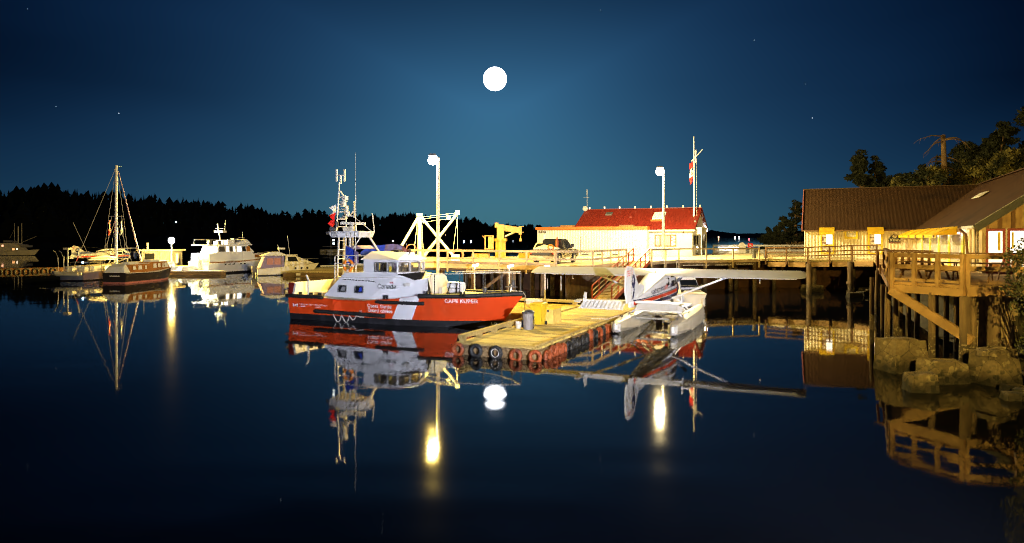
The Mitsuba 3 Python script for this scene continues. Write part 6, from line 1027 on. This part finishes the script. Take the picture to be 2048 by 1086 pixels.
# motor yacht
MY = xf(-41.3, 89.9, 0, 65.4); Hy = Hull(12.9, 3.9, [(0, 1.62), (4.5, 1.62), (4.6, 1.62), (12.9, 2.05)], rake=1.2, p=2.5, flare=.14)
yk = simple_boat('motor_yacht', 'big white motor yacht with flying bridge moored beside the bright lamp', MY, Hy, 'white_gelcoat', 'bottom_black', 'cream_paint', boot=.22)
def yka(n, m_, b, **k): return add(yk, n, m_, b, M=MY, **k)
yka('sponson', J(*[Hy.strake(0, 12.4, lambda x: Hy.sheer(x) - .12, sg, .07, n=20, k=6) for sg in (-1, 1)]), 'varnish')
yka('house', hull3([(x, y, z) for x, w, z in ((.25, 1.72, 1.6), (.25, 1.66, 2.75), (8.0, 1.5, 2.75), (8.2, 1.62, 1.7)) for y in (-w, w)]), 'white_gelcoat'); yka('saloon', hull3([(x, y, z) for x, w, z in ((1.6, 1.55, 2.76), (2.0, 1.45, 3.72), (7.2, 1.3, 3.72), (8.3, 1.4, 2.76)) for y in (-w, w)]), 'white_gelcoat')
for x0, x1, m, e in ((2.0, 3.0, 'dark_grey', None), (3.15, 3.7, 'cream_paint', (3.2, 2.6, 1.8, .15)), (3.85, 4.35, 'dark_grey', None), (4.45, 4.8, 'cream_paint', (2.6, 2.1, 1.5, .15)), (5.1, 5.9, 'cream_paint', (1.8, 2.2, 3.0, .15)), (6.05, 6.7, 'dark_glass', None), (6.8, 7.5, 'varnish', None)): box_win(yk, MY, x0, x1, -1.56 + .012 * x0, 2.9, 3.6, m, e, .12)
yka('windscreen', poly([(8.27, -1.3, 2.85), (8.27, 1.3, 2.85), (7.5, 1.2, 3.6), (7.5, -1.2, 3.6)]), 'dark_glass'); yka('hardtop', hull3([(x, y, z) for x, w in ((.2, 1.55), (7.9, 1.4)) for y in (-w, w) for z in (3.73, 3.87)]), 'white_gelcoat')
yka('flying_bridge', J(hull3([(x, y, z) for x, w, z in ((5.0, 1.25, 3.88), (5.3, 1.2, 4.1), (7.2, 1.1, 4.55), (7.9, 1.2, 3.95)) for y in (-w, w)]), bx(3.9, 5.0, -1.1, 1.1, 3.88, 4.5)), 'white_gelcoat'); yka('bridge_rail', J(tube([(.5, -1.4, 3.87), (.5, -1.4, 4.5), (3.5, -1.35, 4.5)], .03, 5), tube([(2, -1.37, 3.87), (2, -1.37, 4.5)], .025, 5), tube([(.5, 1.4, 3.87), (.5, 1.4, 4.5), (3.5, 1.35, 4.5)], .03, 5), tube([(5.0, -1, 4.4), (6.0, -1, 4.85), (7, -.9, 4.75)], .04, 5)), 'white_paint'); [yka('bridge_seat', q_, 'dark_grey') for q_ in (bx(5.1, 5.6, -.9, -.3, 4.1, 4.7), bx(.8, 1.2, -1.1, -.6, 3.88, 4.4), bx(2.4, 3.0, -.8, 0, 3.88, 4.35))]
yka('signal_mast', J(tube([(3.7, 0, 3.87), (3.1, 0, 6.7)], .09, 8), beam((3.3, -.9, 6.05), (3.3, .6, 6.05), .07), bx(3.2, 3.9, -.8, .8, 5.45, 5.75), tube([(3.6, -.8, 5.5), (3.6, -.9, 7.2)], .03, 5)), 'cream_paint'); yka('whip_antenna', tube([(7.0, -.6, 4.5), (6.9, -.6, 5.6)], .025, 5), 'cream_paint'); yka('trunk_cabin', hull3([(x, y, z) for x, w, z in ((8.2, 1.35, 1.75), (8.2, 1.2, 2.55), (10.8, .9, 2.5), (11.3, .95, 1.95)) for y in (-w, w)]), 'white_gelcoat')
for x0, x1 in ((8.5, 9.3), (9.45, 10.0), (10.1, 10.6)): box_win(yk, MY, x0, x1, -1.33 + .155 * (x0 - 8.3), 1.98, 2.4, 'varnish', None, .1)
for x in (2.6, 3.3, 4.0, 5.3, 5.95): yka('porthole', poly([(x, -(Hy.half(x, 1.2) + .012), 1.12), (x + .33, -(Hy.half(x, 1.2) + .012), 1.12), (x + .33, -(Hy.half(x, 1.3) + .012), 1.28), (x, -(Hy.half(x, 1.3) + .012), 1.28)]), 'dark_glass')
yka('swim_platform', bx(-.8, 0, -1.7, 1.7, .28, .38), 'cream_paint'); yka('stern_ladder', J(bx(-.12, -.02, -.1, .75, .4, 2.6), bx(-.4, -.12, -.5, .5, .4, .9)), 'white_paint'); yka('anchor_gear', J(bx(12.2, 12.9, -.2, .2, 2.05, 2.3), tube([(10.9, -.8, 2.0), (11, -.75, 2.6), (12.9, 0, 2.7), (11, .75, 2.6), (10.9, .8, 2.0)], .02, 5)), 'steel'); yka('port_bow_mark', bx(.2, .24, 1.2, 1.6, 2.0, 2.4), 'cream_paint'); yka('stern_panel', J(cyl((-.02, .95, 2.15), (.26, .95, 2.15), .3, n=16)), 'cream_paint')
# express cruiser
ME = xf(-32.4, 86.4, 0, 30); He = Hull(7.9, 2.7, [(0, .85), (7.9, 1.45)], rake=1.1, p=2.2, flare=.14)
ek = simple_boat('sports_cruiser', 'small cream cruiser with canvas covered cockpit', ME, He, 'cream_paint', 'bottom_black', 'cream_paint')
def eka(n, m_, b, **k): return add(ek, n, m_, b, M=ME, **k)
eka('cabin', hull3([(x, y, z) for x, w, z in ((3.2, 1.2, 1.0), (3.4, 1.05, 2.5), (4.6, 1.0, 2.5), (5.5, 1.05, 1.55), (7.2, .35, 1.45)) for y in (-w, w)]), 'cream_paint'); eka('hardtop', hull3([(x, y, z) for x in (1.6, 4.9) for y in (-1.08, 1.08) for z in (2.52, 2.62)]), 'cream_paint'); eka('canvas_enclosure', hull3([(x, y, z) for x, w, z in ((.3, 1.15, .95), (.9, 1.0, 2.45), (3.2, 1.08, 2.45), (3.2, 1.15, .95)) for y in (-w, w)]), 'mauve_canvas'); eka('canvas_top', hull3([(x, y, z) for x, w, z in ((.5, 1.1, 2.45), (1.6, .8, 2.95), (2.6, .8, 3.0), (3.6, 1.0, 2.62)) for y in (-w, w)]), 'tarp_white')
for x0, x1, z0, z1, l in ((3.7, 5.0, 1.75, 2.35, .35),): box_win(ek, ME, x0, x1, -1.12, z0, z1, 'dark_glass', None, l)
for x in (1.1, 2.0): box_win(ek, ME, x, x + .8, -1.13, 1.3, 2.2, 'rose_bottom')
eka('arch', J(tube([(2.9, 0, 2.6), (2.8, 0, 3.4)], .06, 6), bx(2.7, 3.5, -.3, .3, 3.3, 3.5), tube([(2.8, 0, 3.4), (2.6, 0, 3.9)], .05, 6), tube([(4.3, .7, 2.5), (4.0, .7, 5.1)], .03, 5)), 'white_paint'); eka('bow_rail', J(tube([(5.0, -1.0, 1.4), (5.3, -.95, 2.0), (7.8, 0, 2.05), (5.3, .95, 2.0), (5.0, 1.0, 1.4)], .022, 5), *[tube([(6.3, s * .7, 1.4), (6.3, s * .65, 2.0)], .02, 5) for s in (-1, 1)]), 'steel'); eka('outboard', J(bx(-.5, -.05, -.25, .25, .4, 1.2), bx(-.4, -.15, -.12, .12, -.3, .4)), 'dark_grey'); eka('trim_line', J(beam((3.6, -1.22, 1.25), (6.0, -.95, 1.6), .02, .03), *[beam((3.9 + .6 * i, -1.2 + .06 * i, 1.0), (4.1 + .6 * i, -1.19 + .06 * i, 1.3), .02, .03) for i in range(3)]), 'dark_grey')
for x in (4.6, 5.4, 6.2): solo('fender', cyl((x, -(He.half(x, 1.0) + .12), .75), (x, -(He.half(x, 1.0) + .12), 1.0), .11, n=10), 'rubber', {4.6: 'left', 5.4: 'middle', 6.2: 'right'}[x] + ' one of the three dark fenders on the small cream cruiser', 'fender', group='fenders of the cream cruiser', M=ME)
# floats of the marina
k = thing('marina_float', 'grey timber marina float with a white edge behind the coast guard boat', 'dock'); add(k, 'deck', slab([(-28.4, 84.2, .62), (-19, 83.6, .62), (-12, 95, .62), (-16, 104, .62), (-27, 96, .62)], (0, 0, -.12)), 'pier_deck'); add(k, 'side', slab([(-28.3, 84.3, .49), (-19, 83.7, .49), (-12.1, 95, .49), (-16, 103.8, .49), (-26.9, 96, .49)], (0, 0, -.6)), 'dock_side'); add(k, 'plate', beam((-26.6, 84.03, .28), (-26.05, 84.0, .28), .03, .3), 'cream_paint'); add(k, 'bull_rail', beam((-27, 96.1, .8), (-16, 104, .8), .25, .2), 'white_paint')
for i in range(7): add(k, 'board', beam((-26.5 + 1.1 * i, 85.2 + 1.3 * i, .64), (-19.0 + .9 * i, 84.8 + 1.5 * i, .64), .3, .035), 'dock_plank_dark')
k = thing('marina_float', 'marina float under the bright lamp between the boats', 'dock'); add(k, 'deck', slab([(-52, 92, .55), (-37, 88.6, .55), (-37.3, 87.4, .55), (-43, 87.6, .55), (-46, 88.6, .55), (-54, 90, .55)], (0, 0, -.12)), 'cream_paint'); add(k, 'deck', slab([(-66, 101, .55), (-44, 101.5, .55), (-43, 105, .55), (-66, 105, .55)], (0, 0, -.12)), 'pier_deck'); add(k, 'side', slab([(-51.9, 91.9, .42), (-37.1, 88.5, .42), (-37.3, 87.5, .42), (-43, 87.7, .42), (-53.9, 90.1, .42)], (0, 0, -.5)), 'dock_side')
k = thing('marina_lamp', 'dazzling amber lamp on a post among the moored boats', 'street lamp'); X, Y = -45.4, 91.0
add(k, 'post', J(tube([(X, Y, -.5), (X, Y, 4.1)], .09, 8), bx(X - .35, X + .35, Y - .3, Y + .3, .55, 1.55)), 'white_paint'); kk = numbered(k + '__globe'); scene[kk] = {'type': 'sphere', 'center': [X, Y, 4.42], 'radius': .42, 'bsdf': {'type': 'ref', 'id': 'white_paint'}, 'emitter': lum(*(10000 * np.array([1, .63, .12])), w=20)}
k = thing('tender', 'white tender upturned on the float right of the lamp post', 'dinghy'); add(k, 'hull', hull3([(x, y, z) for x, w, z in ((0, .6, .6), (2.0, .5, .6), (2.6, .1, .7), (.3, .3, 1.05), (1.8, .25, 1.05)) for y in (-w, w)]), 'white_gelcoat', M=xf(-44.6, 88.7, 0, 20)); add(k, 'keel', beam((.2, 0, 1.07), (2.3, 0, .95), .05, .06), 'grey_paint', M=xf(-44.6, 88.7, 0, 20))
k = thing('tender', 'second white tender beside the stern of the motor yacht', 'dinghy'); add(k, 'hull', hull3([(x, y, z) for x, w, z in ((0, .6, .6), (2.0, .5, .6), (2.6, .1, .7), (.3, .3, 1.1), (1.8, .25, 1.1)) for y in (-w, w)]), 'white_gelcoat', M=xf(-43.0, 88.2, 0, 50)); add(k, 'keel', beam((.2, 0, 1.12), (2.3, 0, .98), .05, .06), 'grey_paint', M=xf(-43.0, 88.2, 0, 50))
k = thing('fuel_pump', 'pale fuel cabinet behind the lamp post on the float', 'cabinet'); add(k, 'cabinet', bx(-46.0, -44.6, 101.6, 102.4, .55, 2.1), 'white_wall'); add(k, 'top', bx(-46.1, -44.5, 101.5, 102.5, 2.1, 2.25), 'cream_paint'); add(k, 'lit_sign', bx(-50.2, -49.85, 101.9, 102, 1.0, 2.4), 'white_paint')
k = thing('boathouse', 'small white boathouse with a flat roof behind the varnished cruiser', 'building'); add(k, 'wall', J(bx(-55.9, -51.7, 103, 107, .5, 2.75)), 'grey_paint'); add(k, 'roof', bx(-56.4, -51.3, 102.6, 107.4, 2.76, 3.0), 'cream_paint'); add(k, 'window', bx(-55.4, -54.0, 102.95, 102.995, 1.5, 2.4), 'dark_glass'); add(k, 'corner', J(*[bx(x, x + .12, 102.93, 102.99, .5, 2.75) for x in (-55.8, -53.2, -52.4, -51.85)]), 'pier_wood'); add(k, 'chimney', tube([(-55.5, 104, 3.05), (-55.5, 104, 4.0)], .15, 8), 'cream_paint')
# second seaplane: the same type, seen from the side behind the sailing yacht
M2 = xf(-62.6, 108.5, 0, 14) @ np.linalg.inv(SP); s2 = thing('seaplane', 'small pale seaplane with a dark round tail mark half hidden behind the sailing yacht', 'seaplane'); ren = {}
for n_ in [q for q in scene if q.startswith(sp + '__') and q.split('__')[1].split('_0')[0] not in ('mooring_line', 'lettering', 'door', 'step_ladder')]: scene[s2 + n_[len(sp):]] = {**scene[n_], 'to_world': T4(M2.tolist())}
# tyre hung breakwater, distant boats
k = thing('breakwater_log', 'long floating timber breakwater at the far left', 'breakwater'); pA, pB = np.array([-76, 89.5, 0]), np.array([-63.2, 99.0, 0]); add(k, 'log', beam(pA + [0, 0, .12], pB + [0, 0, .12], 1.2, .75), 'bulkhead_wood'); add(k, 'plank', beam(pA + [0, 0, .52], pB + [0, 0, .52], 1.3, .05), 'bulkhead_wood'); dd = (pB - pA) / np.linalg.norm(pB - pA)
for i in range(10):
    P = pA + dd * (3.9 + i * 1.03); kq = thing('tyre', 'black tyre, ' + ORD[i] + ' from the left along the far left breakwater', 'tyre', 'tyres on the breakwater'); addc(kq, 'carcass', TY['b'], rot_axes(dd, (0, 0, 1.0), np.cross(dd, (0, 0, 1.0)), P + np.cross(dd, (0, 0, 1.0)) * .72 + [0, 0, .15]) @ np.diag([1.5, 1.5, 1.5, 1]))
MF = xf(-142.5, 181, 0, 2); Hf = Hull(16.8, 4.6, [(0, 1.55), (8.5, 1.5), (9.2, 1.05), (16.8, 1.6)], rake=1.4, p=2.3)
fk = simple_boat('trawler_yacht', 'dim trawler yacht with lit cabin windows at the far left edge', MF, Hf, 'cream_paint', 'bottom_black', 'cream_paint')
def fka(n, m_, b): return add(fk, n, m_, b, M=MF)
fka('deckhouse', hull3([(x, y, z) for x, w, z in ((3.5, 1.9, 1.3), (3.7, 1.8, 3.3), (11.2, 1.6, 3.3), (13.0, 1.5, 1.3)) for y in (-w, w)])  , 'cream_paint'); fka('upper_deck', hull3([(x, y, z) for x, w, z in ((3.0, 1.9, 3.3), (3.0, 1.9, 3.5), (12.8, 1.5, 2.9), (13.2, 1.3, 2.7)) for y in (-w, w)]), 'cream_paint')
for x0, x1, z0, e in ((6.4, 6.9, 2.35, (1.6, .7, .3, .08)), (7.1, 7.9, 2.35, (3, 2.0, 1.2, .08)), (8.3, 8.8, 2.35, (2, .9, .5, .08)), (11.0, 11.7, 1.45, (1.4, .6, .2, .08)), (12.1, 12.45, 1.5, (2.2, 1.7, 1.2, .08))): box_win(fk, MF, x0, x1, -1.95, z0, z0 + .5, 'white_paint', e)
fka('mast', J(*[tube([(x, 0, 3), (x, 0, 8.6)], .07, 6) for x in (10.3, 12.2)], tube([(11.3, 0, 3.3), (11.3, 0, 7.7)], .14, 6), tube([(12.3, 0, 3.5), (16.0, 0, 5.1)], .05, 5), tube([(9.0, 0, 4.4), (10.3, 0, 7)], .02, 4)), 'cream_paint'); fka('deck_gear', J(hull3([(9.8, -.5, 3.4), (11, .5, 3.4), (10.4, 0, 4.1), (9.8, .5, 3.4), (11, -.5, 3.4)]), bx(12.6, 14.4, -1, 1, 2.2, 2.7), bx(8, 9.3, -.8, .8, 3.5, 4.0)), 'grey_paint')
for x, y, h, lab in ((-62.5, 222, 11.5, 'faint sailing boat at anchor, its mast left of the radar mast'), (-58.6, 216, 9.0, 'second faint sailing boat at anchor beside the first')):
    Hq = Hull(8, 2.4, [(0, .8), (8, 1.1)], rake=.9, p=2.1); Mq = xf(x, y, 0, 20); k = simple_boat('anchored_sailboat', lab, Mq, Hq, 'grey_paint', 'hull_dark', 'grey_paint'); add(k, 'mast', J(tube([(3.5, 0, .8), (3.5, 0, h)], .06, 6), tube([(3.5, 0, 1.8), (.8, 0, 1.8)], .06, 6)), 'grey_paint', M=Mq)
# ---------------------------------------------------------------- distant lights
def far_light(x, y, z, r, c, lab):
    k = thing('shore_light', lab, 'light'); add(k, 'post', tube([(x, y, max(-.5, z - 6)), (x, y, z)], r * .2, 5), 'dark_grey'); kk = numbered(k + '__globe'); scene[kk] = {'type': 'sphere', 'center': [float(x), float(y), float(z)], 'radius': r, 'bsdf': {'type': 'ref', 'id': 'white_paint'}, 'emitter': lum(*c, w=.06)}
for px, py, Y, r, c, lab in ((352, 444, 430, .42, (4, 10, 14), 'blue white light high on the dark hill above the lamp'), (305, 472, 430, .35, (4, 9, 14), 'blue white light low on the hill left of the lamp'), (263, 477.5, 430, .35, (5, 9, 12), 'blue white light on the hill right of the mast'), (786, 482.5, 560, .5, (8, 7, 5), 'white light on the far shore left of the derrick crane'), (813, 479.5, 700, .4, (3, 3.2, 3), 'dim light on the far shore under the derrick leg'), (891, 470, 800, .5, (4, 2.5, 1), 'small amber light inside the derrick crane'), (928, 481.5, 800, .8, (4, 7, 14), 'blue white shore light right of the derrick boom'), (942, 481.5, 800, .7, (8, 9, 13), 'white shore light beside the blue one'), (1026, 481.5, 800, .4, (2, 2.5, 3), 'dim shore light right of the yellow crane'), (1437, 474, 3800, 3.6, (8, 4, 2), 'orange light on the dark point of land'), (1470, 474.6, 5300, 5.2, (8, 7.5, 6), 'white light below the mountains'), (1478, 473.6, 5300, 4.2, (5, 5, 5), 'smaller white light right beside it'), (1498, 478, 1500, 1.7, (9, .5, .6), 'red light on the open water'), (1528, 475, 5300, 5.5, (9, 8, 7), 'white light at the headland side of the bay')):
    far_light((px - 1024) / 1365 * Y, Y, 4.85 + (474.5 - py) * Y / 1365, r, c, lab)
# ---------------------------------------------------------------- the quay the photograph was taken from, with its lamps
struct('quay', bx(-40, 40, -30, -2.0, 2.4, 3.2), 'stone', label='stone quay on the near shore')
def flood(name, lab, x, y, z, target, I, cut_, beam_):
    k = thing(name, lab, 'street lamp'); d = np.array(target, float) - [x, y, z]; d /= np.linalg.norm(d)
    add(k, 'pole', tube([(x - .7 * d[0], y - .7 * d[1], 3.2), (x - .7 * d[0], y - .7 * d[1], z + .4)], [.12, .08], 8), 'galvanised'); add(k, 'head', beam(np.array([x, y, z]) - d * .4, np.array([x, y, z]) - d * .08, .5, .4), 'lamp_housing')
    scene[name + '_beam'] = {'type': 'spot', 'to_world': T4().look_at(origin=[x, y, z], target=list(map(float, target)), up=[0, 0, 1]), 'intensity': rgb(*I), 'cutoff_angle': cut_, 'beam_width': beam_, 'sampling_weight': 12.0}
flood('quay_floodlight', 'cool low floodlight on the quay behind the viewer', 8.0, -5.0, 4.8, (-2.2, 38, 2.2), [7400 * c for c in (.84, .87, 1.0)], 23, 17)
flood('quay_lamp', 'amber lamp on the quay at the right of the viewer', 3.0, -4.0, 8.0, (18.0, 27, 2.0), [4400 * c for c in (1.0, .66, .13)], 34, 22)
